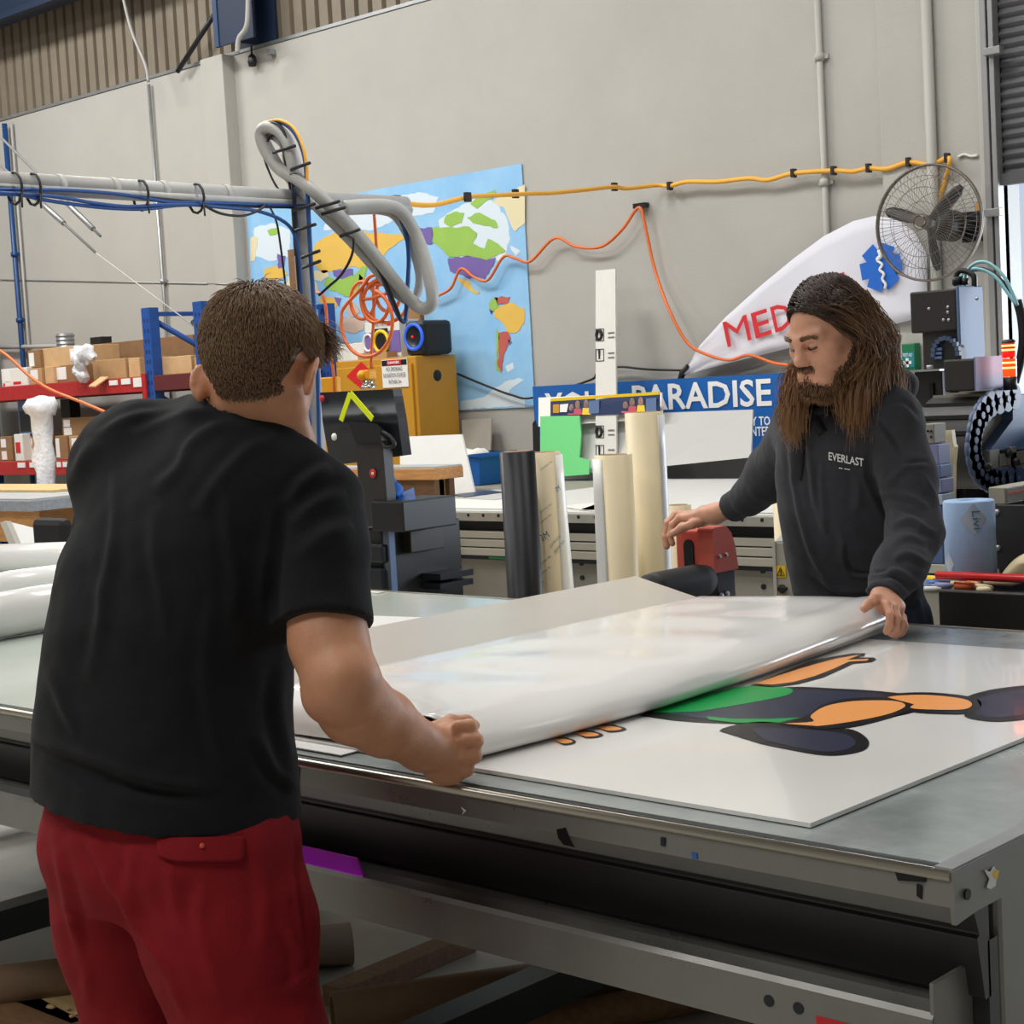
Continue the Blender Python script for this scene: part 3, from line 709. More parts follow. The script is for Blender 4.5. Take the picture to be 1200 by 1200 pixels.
sg = MB().box(a[0], b[0], CY-.026, CY-.021, c_[2], a[2]).build('danger_sign', 'label_white', t)
hh = a[2]-c_[2]
MB().box(a[0]+.005, b[0]-.005, CY-.028, CY-.025, a[2]-hh*.22, a[2]-.005).build('sign_header', 'black_plastic', sg)
MB().obox(((a[0]+b[0])/2, CY-.029, a[2]-hh*.12), ((b[0]-a[0])*.55, .002, hh*.16)).build('sign_lozenge', 'red', sg)
wd = b[0]-a[0]
text('lettering', 'DANGER', 'text_white', sg, V(a[0]+wd*.28, CY-.030, a[2]-hh*.16), X_, Z_, hh*.09, width=wd*.44, fat=.02)
for s_, v_, w_ in (('NO SMOKING', .42, .62), ('NO IGNITION SOURCES', .64, .86), ('WITHIN 3m', .87, .5)):
    text('lettering', s_, 'ink_text', sg, V(a[0]+wd*(.5-w_/2), CY-.029, a[2]-hh*v_), X_, Z_, hh*.15, width=wd*w_)
rc = onY(423, 440, CY-.03); mb = MB()
q = [onY(423, 424, CY-.024), onY(440, 440, CY-.024), onY(424, 456, CY-.024), onY(406, 441, CY-.024)]
mb.prism(q, (0,.003,0)).build('hazard_diamond', 'red', t)
# speaker, its box and the rest on the cabinet
a, b = onY(473, 377, 8.06), onY(493, 414, 8.06); zt = float(a[2])
t = thing('party_speaker', 'black cube speaker with glowing blue ring on the ochre cabinet', 'speaker', (a[0]+.2, 8.2, CZ))
xs1 = float(onX(514, 400, X1-.03)[0]); sx1 = float(onY(497, 400, 8.06)[0])
MB().box(a[0], sx1, 8.06, 8.34, CZ+.002, zt).build('housing', 'black_plastic', t, bevel=.03)
sc = V((a[0]+sx1)/2, 8.055, (CZ+zt)/2+.01)
MB().tube([sc+V(.085*math.cos(k*.26), 0, .085*math.sin(k*.26)) for k in range(24)], .012, 6, closed=True).build('light_ring', 'led_blue', t)
MB().lathe(sc, (0,-1,0), [(0,.0), (.02,.012), (.07,-.004), (.072,.004)], 20).build('driver', 'black_metal', t)
MB().sphere(sc+V(0,-.012,0), .009, 6).build('indicator', 'lamp_red', t)
a, b = onY(427, 378, 8.15), onY(470, 413, 8.15)
t = thing('speaker_carton', 'white and purple carton with speaker picture on the ochre cabinet', 'box', ((a[0]+b[0])/2, 8.25, CZ))
MB().box(a[0], b[0], 8.15, 8.34, CZ+.002, a[2]).build('carton', 'white_matte', t, bevel=.003)
w_, h_ = b[0]-a[0], a[2]-CZ
MB().box(a[0]+.0, b[0]-.0, 8.147, 8.151, CZ+.15*h_, CZ+.72*h_).build('purple_print', 'map_purple', t)
MB().box(a[0]+.3*w_, a[0]+.66*w_, 8.143, 8.150, CZ+.12*h_, CZ+.8*h_).build('speaker_print', 'black_plastic', t)
MB().tube([V(a[0]+.48*w_+.075*math.cos(k*.4), 8.142, CZ+.45*h_+.075*math.sin(k*.4)) for k in range(16)], .014, 6, closed=True).build('ring_print', 'yellow', t)
MB().tube([V(a[0]+.09*w_+.05*math.cos(k*.4), 8.146, CZ+.45*h_+.06*math.sin(k*.4)) for k in range(16)], .01, 6, closed=True).build('ring_print', 'label_white', t)
MB().obox((a[0]+.72*w_, 8.148, CZ+.9*h_), (.12*w_*1.2, .003, .05*h_*1.4)).build('logo_print', 'red', t)
text('lettering', 'PARTYBOX', 'ink_text', t, V(a[0]+.3*w_, 8.147, CZ+.86*h_), X_, Z_, h_*.08, width=w_*.34)
a, b = onY(394, 404, 8.2), onY(427, 420, 8.2)
solo(MB().box(a[0], b[0], 8.2, 8.36, CZ+.002, a[2]), 'foam_block', 'white_matte', 'plain white block on the left end of the ochre cabinet', 'block', bevel=.004)
a, b = onY(420, 413, 8.04), onY(455, 421, 8.04)
solo(MB().box(a[0], b[0], 8.03, 8.13, CZ+.002, CZ+.045), 'cardboard_offcut', 'cardboard', 'flat cardboard piece lying before the speaker carton', 'cardboard')
a, b = onY(477, 362, 8.36), onY(494, 378, 8.36)
solo(MB().box(a[0], b[0], 8.35, 8.39, CZ+.002, a[2]+.02), 'timber_block', 'cardboard_dark', 'brown board standing behind the cube speaker', 'board')
# wood post on map by the pole
a, b = onY(337, 293, 8.3), onY(349, 345, 8.3)
solo(MB().box(a[0], b[0], 8.3, 8.4, 1.4, a[2]), 'timber_post', 'wood_dark', 'brown timber upright in front of the map beside the overhead pole', 'post')

# ================================================================== BACK CUTTING TABLE
CT = 6.03; CTZ = .87; cxl, cxr = float(onY(484, 600, 6.03)[0]), -3.35
solo(MB().box(-8.35, cxl-.02, 7.2, 8.22, 0, CTZ-.004), 'low_cabinet', 'cabinet_grey', 'low grey cabinet standing behind the wooden bench end', 'cabinet', bevel=.005)
t = thing('cutting_table', 'long flatbed cutting table with aluminium edge along the back wall', 'table', (-5.8, 7.1, 0))
MB().box(cxl, cxr, CT+.02, 8.1, CTZ-.03, CTZ).build('tabletop', 'foam_board', t)
zf = lambda y, x=640: float(onY(x, y, CT)[2])
MB().box(cxl, cxr, CT-.01, CT+.03, zf(612), CTZ-.004).build('edge_profile', 'alu', t, bevel=.003)
mb = MB(); x = cxl+.1
while x < cxr: mb.cyl((x, CT-.012, zf(605)), (x, CT-.008, zf(605)), .009, n=10); x += .105
mb.build('screw_row', 'black_metal', t)
MB().box(cxl, cxr, CT+.05, CT+.09, zf(624), zf(611)).build('slot_strip', 'black_plastic', t)
for a, b in ((624.5, 633), (634.5, 643.5), (645, 654)):
    MB().box(cxl, cxr, CT+.0, CT+.06, zf(b), zf(a)).build('rail_band', 'alu_beige', t, bevel=.003)
MB().box(cxl, cxr, CT+.02, CT+.05, zf(654), zf(624)).build('rail_core', 'black_plastic', t)
MB().box(cxl, cxr, CT+.01, CT+.05, zf(659), zf(654)).build('cable_tray', 'black_metal', t)
a, b = onY(572, 655, CT), onY(596, 655, CT); MB().box(a[0], b[0]+.0, CT+.004, CT+.02, zf(658), zf(655)).build('green_tag', 'green_kit', t)
pxl = float(onY(513, 680, CT)[0])
for k in range(3):
    x0 = pxl+k*1.05; MB().box(x0, x0+1.04, CT+.06, CT+.1, .08, zf(659)).build('side_panel', 'cabinet_grey', t, bevel=.004)
mb = MB()
for k in range(3):
    for dx in (.1, .94):
        for z in (.55, .62): mb.cyl((pxl+k*1.05+dx, CT+.052, z), (pxl+k*1.05+dx, CT+.06, z), .012, n=10)
mb.build('panel_screw', 'black_metal', t)
for x in (cxl+.3, -5.0, -3.6):
    for y in (6.3, 7.8): MB().box(x-.05, x+.05, y-.05, y+.05, 0, CTZ-.03).build('leg', 'cabinet_grey', t)
a = onY(500, 640, CT-.1); MB().obox(a, (.34,.1,.05)).build('slider', 'alu', t, bevel=.006)
MB().obox(onY(497, 623, CT-.1), (.18,.1,.045)).build('slider', 'alu', t, bevel=.006)
# sheets of paper and offcuts on it
def sheet(label, pts, z, m_, name='paper_sheet', cat='paper'):
    P_ = [onZ(x, y, z) for x, y in pts]; return solo(MB().prism(P_, (0,0,.003)), name, m_, label, cat)
sheet('white paper sheet at the left front corner of the cutting table', [(488,595),(527,582),(640,588),(600,597)], CTZ+.002, 'white_matte')
sheet('grey printed sheet behind the white paper, left on the cutting table', [(520,583),(580,574),(640,577),(580,586)], CTZ+.006, 'grey_board')
sheet('dark printed strip among the papers left of the black roll', [(530,580),(575,575),(590,577),(545,583)], CTZ+.010, 'sign_navy')
sheet('white offcut strip between the kraft roll and the cream rolls', [(655,594),(690,590),(740,594),(700,600)], CTZ+.002, 'white_matte')
solo(MB().prism([V(-5.35,6.12,CTZ+.002), V(-3.6,6.10,CTZ+.002), V(-3.6,7.95,CTZ+.002), V(-6.2,7.9,CTZ+.002)], (0,0,.003)), 'paper_sheet', 'foam_board', 'big pale sheet covering the right half of the cutting table', 'paper')
a, b = onY(806, 541, 7.7), onY(895, 533, 7.7)
solo(MB().prism([onZ(804,544,CTZ+.03), onZ(897,531,CTZ+.03), onZ(897,537,CTZ+.03), onZ(804,549,CTZ+.03)], (0,0,.012)), 'sign_offcut', 'sign_blue', 'thin blue and white sign offcut lying near the grey boards', 'board')
# boards leaning at the wall behind the table
def lean(label, pts, Y0, Y1, m_, name='board', cat='board', th=.012):
    """pts: top-left, top-right, bottom-right, bottom-left in the photo; the top rests nearer the wall"""
    P_ = [onY(pts[0][0], pts[0][1], Y1), onY(pts[1][0], pts[1][1], Y1)]+[onY(x, y, Y0) for x, y in pts[2:]]
    return solo(MB().prism(P_, (0, th, 0)), name, m_, label, cat, loc=(P_[0]+P_[2])/2)
lean('wide grey board leaning below the PARADISE lettering', [(770,484),(882,480),(880,536),(772,547)], 8.0, 8.18, 'grey_board')
lean('narrow grey board leaning behind the tall cream roll', [(676,488),(770,484),(771,549),(678,555)], 8.03, 8.22, 'foam_board')
lean('large white board with cut letter tops leaning on the blue sign', [(631,466),(775,460),(776,490),(631,500)], 8.12, 8.28, 'white_matte')
P_ = [onY(x, y, 7.97+(558-y)/70*.12) for x, y in [(633,488),(679,487),(681,510),(679,536),(691,540),(690,556),(633,560)]]
solo(MB().prism(P_, (0,.01,0)), 'green_board', 'green_sheet', 'bright green notched sheet leaning below the blue sign', 'board', loc=P_[-1])
t = thing('photo_sign', 'narrow dark blue sign with yellow top edge and portrait photos', 'sign', onY(645, 487, 8.1))
a = [onY(645,468,8.13), onY(772,460,8.13), onY(772,484,8.10), onY(645,488,8.10)]
MB().prism(a, (0,.012,0)).build('panel', 'sign_navy', t)
MB().prism([onY(645,467,8.125), onY(772,459,8.125), onY(772,462.5,8.125), onY(645,470.5,8.125)], (0,.01,0)).build('yellow_edge', 'yellow', t)
MB().prism([onY(648,474,8.115), onY(655,473.5,8.115), onY(655,484,8.10), onY(648,484,8.10)], (0,.003,0)).build('logo_print', 'ochre', t)
MB().prism([onY(656,474,8.115), onY(666,473,8.115), onY(664,483,8.10), onY(656,483,8.10)], (0,.003,0)).build('logo_print', 'label_white', t)
for k, x in enumerate((670, 677, 687, 733, 741, 751)):
    h = (479, 475, 474, 476, 472, 471)[k]
    MB().sphere(onY(x, h, 8.112), (.022,.004,.03), 8).build('portrait_print', 'photo_a', t)
    MB().prism([onY(x-4,h+4,8.110), onY(x+4,h+4,8.110), onY(x+5,486 if x < 700 else 484,8.098), onY(x-5,486 if x < 700 else 484,8.098)], (0,.003,0)).build('portrait_print', ('photo_b','photo_b','yellow')[k%3], t)
for x in (694, 761): MB().prism([onY(x-4,470 if x<700 else 467,8.112), onY(x+8,469 if x<700 else 466,8.112), onY(x+8,484 if x<700 else 482,8.1), onY(x-4,485 if x<700 else 483,8.1)], (0,.003,0)).build('portrait_print', 'machine_blue', t)
# boards, tub by the bench
lean('big pale grey board leaning beside the wooden bench end', [(468,512),(541,509),(556,577),(470,586)], 7.0, 7.25, 'foam_board')
lean('small grey board propped against the wall under the map', [(541,492),(576,490),(574,540),(543,545)], 8.25, 8.42, 'cabinet_grey')
a, b = onY(547, 533, 7.7), onY(577, 577, 7.7)
t = thing('storage_tub', 'blue plastic tub with white rag behind the cutting table papers', 'tub', (a[0]+.15, 7.85, CTZ))
zb = CTZ+.003; mb = MB(); x0, x1 = a[0], b[0]
mb.add([(x0+.03,7.62,zb),(x1-.03,7.62,zb),(x1-.03,7.88,zb),(x0+.03,7.88,zb),(x0,7.60,a[2]),(x1,7.60,a[2]),(x1,7.92,a[2]),(x0,7.92,a[2])], [(0,1,2,3),(0,1,5,4),(1,2,6,5),(2,3,7,6),(3,0,4,7)])
mb.build('tub_body', 'tub_blue', t, solid=.008)
mb = MB(); mb.tube([V(x0-.01,7.59,a[2]), V(x1+.01,7.59,a[2]), V(x1+.01,7.93,a[2]), V(x0-.01,7.93,a[2])], .016, 6, closed=True); mb.build('rim', 'tub_blue', t)
p = onY(556, 531, 7.75); mb = MB(); mb.sphere(V(p[0], 7.76, a[2]-.01), (.13,.1,.05), 12)
q = np.array(mb.v); q[:,2] += vnoise(q, 14, 1)*.03; mb.v = [tuple(i) for i in q]
solo(mb, 'white_rag', 'white_matte', 'crumpled white rag heaped in the blue tub', 'rag')
# ================================================================== OVERHEAD BOOM AND CONSOLE
BX = float(onY(350, 250, 5.0)[0])
t = thing('service_boom', 'overhead grey pipe carrying strapped blue and black cables along the ceiling space', 'pipe', V(BX, 4.2, 2.37))
yA = float(onX(-30, 210, BX)[1]); yB = float(onX(500, 240, BX)[1])
P0, P1 = onX(-30, 211, BX), onX(475, 240, BX)
MB().tube([P0, P1], .040, 12).build('pipe_run', 'grey_pipe', t)
MB().tube([P0+V(.03,0,-.03), P1+V(.03,0,-.03)], .022, 8).build('conduit', 'grey_pipe', t)
for off, px, m_ in ((.055, [(-30,222),(40,222),(100,224),(150,229),(200,237),(260,238),(345,241),(420,242)], 'wire_blue'),
                    (.060, [(-30,228),(20,228),(50,234),(90,240),(130,244),(170,245),(205,241),(235,240)], 'wire_blue'),
                    (.065, [(-30,224),(60,230),(110,238),(150,242),(190,240),(225,240),(260,243),(300,247),(330,258),(345,275),(351,310),(353,345)], 'wire_blue'),
                    (.050, [(-30,218),(90,224),(160,230),(220,236),(290,242),(400,243),(455,239)], 'wire_black'),
                    (.07, [(238,240),(258,250),(282,253),(300,248),(312,240)], 'wire_black')):
    MB().tube(catmull([onX(x, y, BX+off) for x, y in px], 5), .008 if m_ == 'wire_blue' else .006, 6).build('cable', m_, t)
for x in (15, 37, 163, 228):
    y = 211+(x+30)*29/505; c = onX(x, y+5, BX+.02)
    mb = MB(); mb.tube([c+V(.055*math.cos(k*.524)+.012, .0, .062*math.sin(k*.524)-.008) for k in range(12)], .006, 5, closed=True)
    mb.tube([c+V(.06,0,-.02), c+V(.09,-.02,-.09)], .004, 4); mb.build('cable_tie', 'wire_black', t)
for x in (69, 132, 190, 264):
    c = onX(x, 211+(x+30)*29/505, BX); MB().cyl(c-V(0,.015,0), c+V(0,.015,0), .043, n=14).build('pipe_clamp', 'white_paint', t)
# pole with hose loop
t = thing('service_pole', 'upright grey pole with hoses looping over its top and strapped cables', 'pole', V(*onY(360, 600, 5.0)[:2], 0))
PB = onY(349, 232, 5.0)
pp = [onY(x, y, 5.0) for x, y in [(340,180),(346,205),(351,240),(354,290),(358,340),(363,400),(368,470),(372,530)]]
pp.append(V(pp[-1][0], 5.0, .02)); MB().tube(pp, .040, 12).build('pole', 'grey_pipe', t)
MB().lathe((pp[-1][0], 5.0, 0), (0,0,1), [(0,0), (.14,0), (.14,.015), (.05,.03), (0,.03)], 20).build('base_plate', 'black_metal', t)
H = lambda pts, Y: [onY(x, y, Y+(p[0] if p else 0)) for x, y, *p in pts]
hoses = [([(346,205),(342,185),(336,165),(325,152),(312,149),(306,156),(309,170),(318,186),(330,200),(345,208),(365,222),(385,240),(410,265),(440,300),(465,332),(485,355),(498,362),(507,352),(503,325),(495,295),(485,270),(470,248),(452,241),(425,241),(402,243)], .030, 'grey_pipe'),
         ([(340,190),(333,170),(322,160),(314,158),(312,166),(320,182),(333,202),(355,226),(380,252),(408,280),(435,310),(460,340),(478,352),(488,345),(492,325),(486,298),(476,272),(462,252),(445,246),(420,246),(402,247)], .022, 'grey_pipe'),
         ([(305,150),(318,142),(335,146),(348,160),(357,185),(360,220),(362,260),(364,300),(367,345),(371,400),(373,470),(374,530)], .010, 'wire_blue'),
         ([(312,143),(328,141),(344,150),(355,172),(359,195),(361,215),(366,222)], .007, 'wire_yellow'),
         ([(343,208),(346,250),(349,300),(352,350),(357,420),(363,500)], .010, 'wire_blue'),
         ([(318,143),(328,148),(336,164),(341,190),(344,230),(347,290),(351,350),(356,420)], .007, 'wire_black'),
         ([(313,165),(309,180),(314,198),(325,220),(340,235)], .005, 'wire_black'),
         ([(310,172),(320,158),(330,170),(336,200),(342,235),(346,300)], .005, 'wire_black'),
         ([(315,240),(324,260),(329,290),(334,330),(336,345)], .005, 'wire_black'),
         ([(404,275),(414,280),(412,300),(400,322),(385,336),(374,346)], .006, 'wire_black'),
         ([(435,300),(448,325),(458,350),(468,372),(474,377),(476,366),(478,330),(479,300),(476,275),(468,255)], .011, 'wire_blue'),
         ([(438,303),(450,328),(461,353),(470,376)], .009, 'wire_black')]
for k, (px, r, m_) in enumerate(hoses):
    Y = 5.0+(-.06, -.02, -.06, -.07, -.06, -.075, -.06, -.05, -.02, .0, -.03, -.05)[k]
    MB().tube(catmull([onY(x, y, Y+(.5*max(0, min(1, (x-370)/120)) if k in (0, 1, 10, 11) else 0)) for x, y in px], 5), r, 8).build('hose' if 'pipe' in m_ else 'cable', m_, t)
for x, y, w_ in ((333,175,16), (352,195,14), (356,243,16), (357,267,16), (364,298,13), (365,310,13), (384,240,17), (391,247,17), (410,273,14)):
    a = onY(x-w_*.8, y+4, 4.91+(.05 if x > 375 else 0)); b = onY(x+w_*.8, y-4, 4.91+(.05 if x > 375 else 0))
    MB().tube([a, b], .008, 5).build('cable_tie', 'wire_black', t)
# orange air hose coil
pts = []
for cx, cy, rx, ry, a0, a1 in ((430,378,30,40,1.2,-3.6), (440,350,17,28,2.6,-6.0), (452,352,26,26,3.1,-5.5), (425,352,14,22,1.0,-5.2), (455,345,14,20,2.,-4.)):
    for a in np.linspace(a0, a1, 16): pts.append(onY(cx+rx*math.cos(a), cy-ry*math.sin(a), 5.75+.01*len(pts)/16))
t = thing('air_hose', 'coiled orange hose hanging in front of the map with a drop line', 'hose', onY(435, 430, 5.75))
MB().tube(catmull(pts, 3), .0095, 6).build('coil', 'wire_orange', t)
MB().tube(catmull([onY(x, y, 5.78) for x, y in [(437,330),(438,370),(436,400),(435,432)]], 5), .008, 6).build('drop_line', 'wire_orange', t)
MB().tube(catmull([onY(442,330,5.76), onY(441,290,5.72), onY(438,244,5.6)], 5), .008, 6).build('hanger_line', 'wire_orange', t)
c = onY(431, 439, 5.78); cn = MB().obox(c, (.075,.06,.05)).build('connector', 'amber', t, bevel=.008)
MB().sphere(onY(424, 440, 5.75), .025, 8).build('knob', 'amber', t)
MB().cyl(c-V(0,0,.055), c-V(0,0,.025), .03, n=14).cyl(c-V(0,0,.07), c-V(0,0,.055), .04, n=14).build('collar', 'chrome', t)
wire('orange_cord', 'wire_orange', 'orange cord dropping beside the head of the short haired man', 'cord', [onY(x, y, 5.4) for x, y in [(372,343),(378,346),(382,362),(384,390),(388,418),(391,440),(392,470)]], .008)
a, b = onY(371, 443, 5.4), onY(395, 462, 5.4)
solo(MB().box(a[0], b[0], 5.4, 5.43, 0, a[2]), 'amber_box', 'amber', 'amber box showing behind the monitor beside the head', 'box', bevel=.006)

# console
KY = 4.8
t = thing('control_console', 'black operator console with monitor seen from behind and yellow tape chevron', 'console', V(*onY(440, 690, KY)[:2], 0))
K = lambda x, y, dy=0: onY(x, y, KY+dy)
mon = [K(375,460), K(460,456), K(466,490), K(378,494)]; low = [K(378,494), K(466,490), K(473,535), K(388,547)]
mb = MB()
rows = []
for f in np.linspace(0, 1, 5): rows.append([K(375+3*f+(85+3*f)*u, 460-4*u+34*f, -.0-.05*f*f) for u in np.linspace(0, 1, 7)])
for f in np.linspace(.15, 1, 6): rows.append([K(378+9*f+(88-3*f)*u, 494-4*u+(52-2*u*4)*f, -.05+.10*f) for u in np.linspace(0, 1, 7)])
g = np.array(rows); mb.grid(g)
back = g+V(-.02,.07,0)
ring = lambda A: list(A[0])+list(A[1:, -1])+list(A[-1, ::-1][1:])+list(A[::-1, 0][1:-1])
ra, rb = ring(g), ring(back); n = len(ra)
mb.add(ra+rb, [(i, (i+1) % n, n+(i+1) % n, n+i) for i in range(n)]); mb.grid(back)
mon_ = mb.build('monitor', 'black_metal', t)
mb = MB()
for a, b in (((411,461),(400,493)), ((411,461),(437,491))):
    A, B = K(*a, -.06), K(*b, -.075); d = nrm(B-A); s = nrm(np.cross(d, V(0,1,0)))*.013; mb.prism([A+s, A-s, B-s, B+s], (0,-.004,0))
mb.build('tape_chevron', 'fluoro', mon_)
MB().lathe(K(392,512,-.055), (0,-1,0), [(0,.004), (.016,.004), (.016,0)], 14).build('sticker', 'label_white', mon_)
MB().lathe(K(378,467,-.015), (0,-1,0), [(0,.006), (.014,.006), (.014,0)], 14).build('sticker', 'banner_red', mon_)
a, b = K(415,500,-.04), K(447,500,-.04); c, d = K(424,618,-.04), K(456,614,-.04)
MB().prism([a, b, d, c], (0,.05,0)).build('post', 'machine_black', t, bevel=.006)
MB().prism([K(408,494,-.06), K(440,497,-.06), K(446,503,-.06), K(447,518,-.06), K(416,518,-.06)], (0,.07,0)).build('hinge_bracket', 'black_plastic', t, bevel=.006)
MB().lathe(K(437,555,-.045), (0,-1,0), [(0,.003), (.019,.003), (.02,0)], 18).build('sticker', 'red', t)
MB().lathe(K(437,555,-.049), (0,-1,0), [(0,.003), (.007,.003), (.007,0)], 12).build('sticker', 'label_white', t)
MB().tube(catmull([K(x,y,-.05) for x,y in [(447,505),(458,512),(462,522),(452,524),(446,516)]], 5), .009, 6).build('cable', 'wire_black', t)
a, b = K(446,586), K(486,622); MB().box(a[0], b[0], KY-.06, KY+.25, b[2], a[2]).build('side_box', 'black_plastic', t, bevel=.006)
a, b = K(418,618), K(455,690); MB().box(a[0], b[0], KY-.02, KY+.45, .05, a[2]).build('pedestal', 'black_plastic', t, bevel=.008)
for y0, y1 in ((637,660), (664,692)):
    a, b = K(421,y0,-.04), K(453,y1,-.04); MB().box(a[0], b[0], KY-.06, KY-.02, b[2], a[2]).build('drawer', 'black_metal', t, bevel=.01)
a, b = K(455,612,-.03), K(459,690,-.03); MB().box(a[0], b[0], KY-.03, KY+.0, .05, a[2]).build('edge_strip', 'machine_blue', t)
a, b = K(461,622,.1), K(482,648,.1); MB().box(a[0], b[0], KY+.1, KY+.3, b[2], a[2]).build('carriage', 'machine_black', t, bevel=.004)
a, b = K(463,648,.15), K(477,661,.15); MB().box(a[0], b[0], KY+.15, KY+.25, b[2], a[2]).build('carriage', 'black_plastic', t, bevel=.004)
a, b = K(458,617,.08), K(466,620,.08); MB().obox(K(463,617,.08), (.04,.03,.02)).build('catch', 'chrome', t)
for y in (670, 681): 
    a, b = K(461,y,.2), K(516,y+2,.2); MB().box(a[0], b[0], KY+.2, KY+.4, b[2]-.03, a[2]).build('frame_rail', 'black_metal', t)
mb = MB(); mb.sphere(K(460,577,.06), (.045,.04,.045), 12).sphere(K(454,567,.06), (.025,.03,.03), 8); q = np.array(mb.v); q += vnoise(q, 25, 2)[:,None]*.015; mb.v = [tuple(i) for i in q]
solo(mb, 'blue_cloth', 'blue_cloth', 'crumpled blue cloth behind the console post', 'cloth')
solo(MB().prism([K(448,588,.02), K(486,586,.02), K(484,572,.2), K(470,580,.2)], (0,.005,.003)), 'plastic_folder', 'sign_blue', 'blue and white folder lying on the console side box', 'folder')
mb = MB(); a = K(480,641,.35); mb.tube(catmull([K(480,641,.35), K(486,640,.35), K(495,642,.35), K(508,641,.35)], 4), [.006,.01,.018,.022,.026,.026,.026,.026,.026,.026,.026,.026,.026][:13], 10)
solo(mb, 'hand_tool', 'yellow', 'yellow handled tool beside the console carriage', 'tool')
mb = MB(); mb.tube(catmull([K(x, y, .5) for x, y in [(478,646),(490,650),(505,650),(513,655)]], 5), .03, 8).tube(catmull([K(x, y, .5) for x, y in [(480,664),(495,660),(512,657)]], 5), .02, 8)
solo(mb, 'hose_bundle', 'black_rubber', 'dark hoses bundled under the yellow handled tool', 'hose')

# ================================================================== APPLICATOR TABLE
TY0, TY1, TXR, TXL, TZ = 1.755, 3.405, -0.98, -5.7, .90
t = thing('applicator_table', 'large grey flatbed applicator table both men work at', 'table', (-3.3, 2.58, 0))
MB().box(-2.80, TXR-.012, TY0+.02, TY1-.02, TZ-.04, TZ).build('work_surface', 'table_top', t)
MB().box(TXL, -2.80, TY0+.02, TY1-.02, TZ-.04, TZ).build('cutting_surface', 'glass_top', t)
MB().tube([V(TXL, TY0+.002, TZ-.008), V(TXR-.004, TY0+.002, TZ-.008)], .0075, 10).build('edge_trim', 'rail_steel', t)
MB().box(TXL, TXR-.014, TY0+.010, TY0+.018, TZ-.02, TZ-.002).build('edge_groove', 'black_rubber', t)  # black strip stands for the dark groove behind the edge trim
MB().box(TXL, TXR-.012, TY1-.02, TY1-.005, TZ-.03, TZ+.002).build('edge_trim', 'rail_steel', t)
def xprof(name, prof, m_, x0=TXL, x1=TXR-.006, parent=t, bev=.003):
    return MB().prism([V(x0, y, z) for y, z in prof], (x1-x0, 0, 0)).build(name, m_, parent, bevel=bev)
rail = xprof('front_rail', [(TY0, TZ-.004), (TY0+.02, TZ-.004), (TY0+.02, TZ-.07), (TY0+.012, TZ-.07), (TY0-.002, TZ-.045)], 'table_grey')
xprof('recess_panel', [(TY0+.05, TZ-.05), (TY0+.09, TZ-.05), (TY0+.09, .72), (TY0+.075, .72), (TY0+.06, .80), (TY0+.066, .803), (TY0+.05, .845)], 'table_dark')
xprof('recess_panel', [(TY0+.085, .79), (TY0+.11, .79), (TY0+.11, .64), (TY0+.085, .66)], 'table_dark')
# curved media tray with lip
g = []
for y, z in [(TY0+.09, .74), (TY0+.085, .70), (TY0+.075, .672), (TY0+.055, .662), (TY0+.03, .668), (TY0+.008, .690), (TY0, .718), (TY0-.006, .722), (TY0-.010, .716), (TY0-.010, .655), (TY0+.06, .635)]:
    g.append([V(x, y, z) for x in (TXL, TXR-.03)])
tray = MB().grid(g, smooth=False).build('media_tray', 'table_grey', t, solid=.003, fix=False)
for x in (-1.105, -1.06): MB().cyl((x-.14, TY0-.0125, .69), (x-.14, TY0-.0105, .69), .008, n=12).build('rivet', 'black_metal', tray)
a = onY(985, 1197, TY0-.011); MB().box(a[0]-.035, a[0]+.03, TY0-.0125, TY0-.0105, .656, a[2]).build('sticker', 'red', tray)
MB().box(TXR-.035, TXR-.028, TY0-.008, TY0+.085, .64, .76).build('tray_end', 'table_grey', t, bevel=.002)
# end panel on the right with corner gusset
ex = TXR-.006
MB().prism([V(ex, TY0-.002, TZ), V(ex, TY1, TZ), V(ex, TY1, TZ-.10), V(ex, TY0+.16, TZ-.062), V(ex, TY0+.05, TZ-.062), V(ex, TY0, TZ-.066), V(ex, TY0-.002, TZ-.045)], (.006,0,0)).build('end_panel', 'table_grey', t)
MB().box(ex-.02, ex+.004, TY0, TY1, TZ-.004, TZ+.002).build('end_trim', 'galv', t)
MB().box(ex-.05, ex-.002, TY0+.12, TY0+.42, .0, TZ-.05).build('end_post', 'table_grey', t, bevel=.008)
MB().box(ex-.05, ex-.002, TY1-.35, TY1-.1, .0, TZ-.05).build('end_post', 'table_grey', t, bevel=.008)
xprof('back_rail', [(TY1-.03, TZ-.004), (TY1, TZ-.004), (TY1, TZ-.12), (TY1-.03, TZ-.12)], 'table_grey')
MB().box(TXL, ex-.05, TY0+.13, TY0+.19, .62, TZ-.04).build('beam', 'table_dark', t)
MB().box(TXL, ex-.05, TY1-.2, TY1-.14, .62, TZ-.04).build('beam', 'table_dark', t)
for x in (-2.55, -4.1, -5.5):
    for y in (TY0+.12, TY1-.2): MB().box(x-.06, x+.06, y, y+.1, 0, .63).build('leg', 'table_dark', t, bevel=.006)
    MB().box(x-.04, x+.04, TY0+.2, TY1-.2, .1, .18).build('cross_bar', 'table_dark', t)
def stick(x0, y0, x1, y1, m_, pts=None, Y=None, par=rail):
    Y = TY0-.0035 if Y is None else Y
    q = pts or [(x0,y0),(x1,y0),(x1,y1),(x0,y1)]
    MB().prism([onY(x, y, Y) for x, y in q], (0,.0015,0)).build('sticker', m_, par)
stick(0,0,0,0,'red_shell', [(337,894),(349,896),(350,919),(338,917)])
stick(0,0,0,0,'ink_black', [(652,972),(662,970),(668,985),(673,993),(660,990),(654,982)])
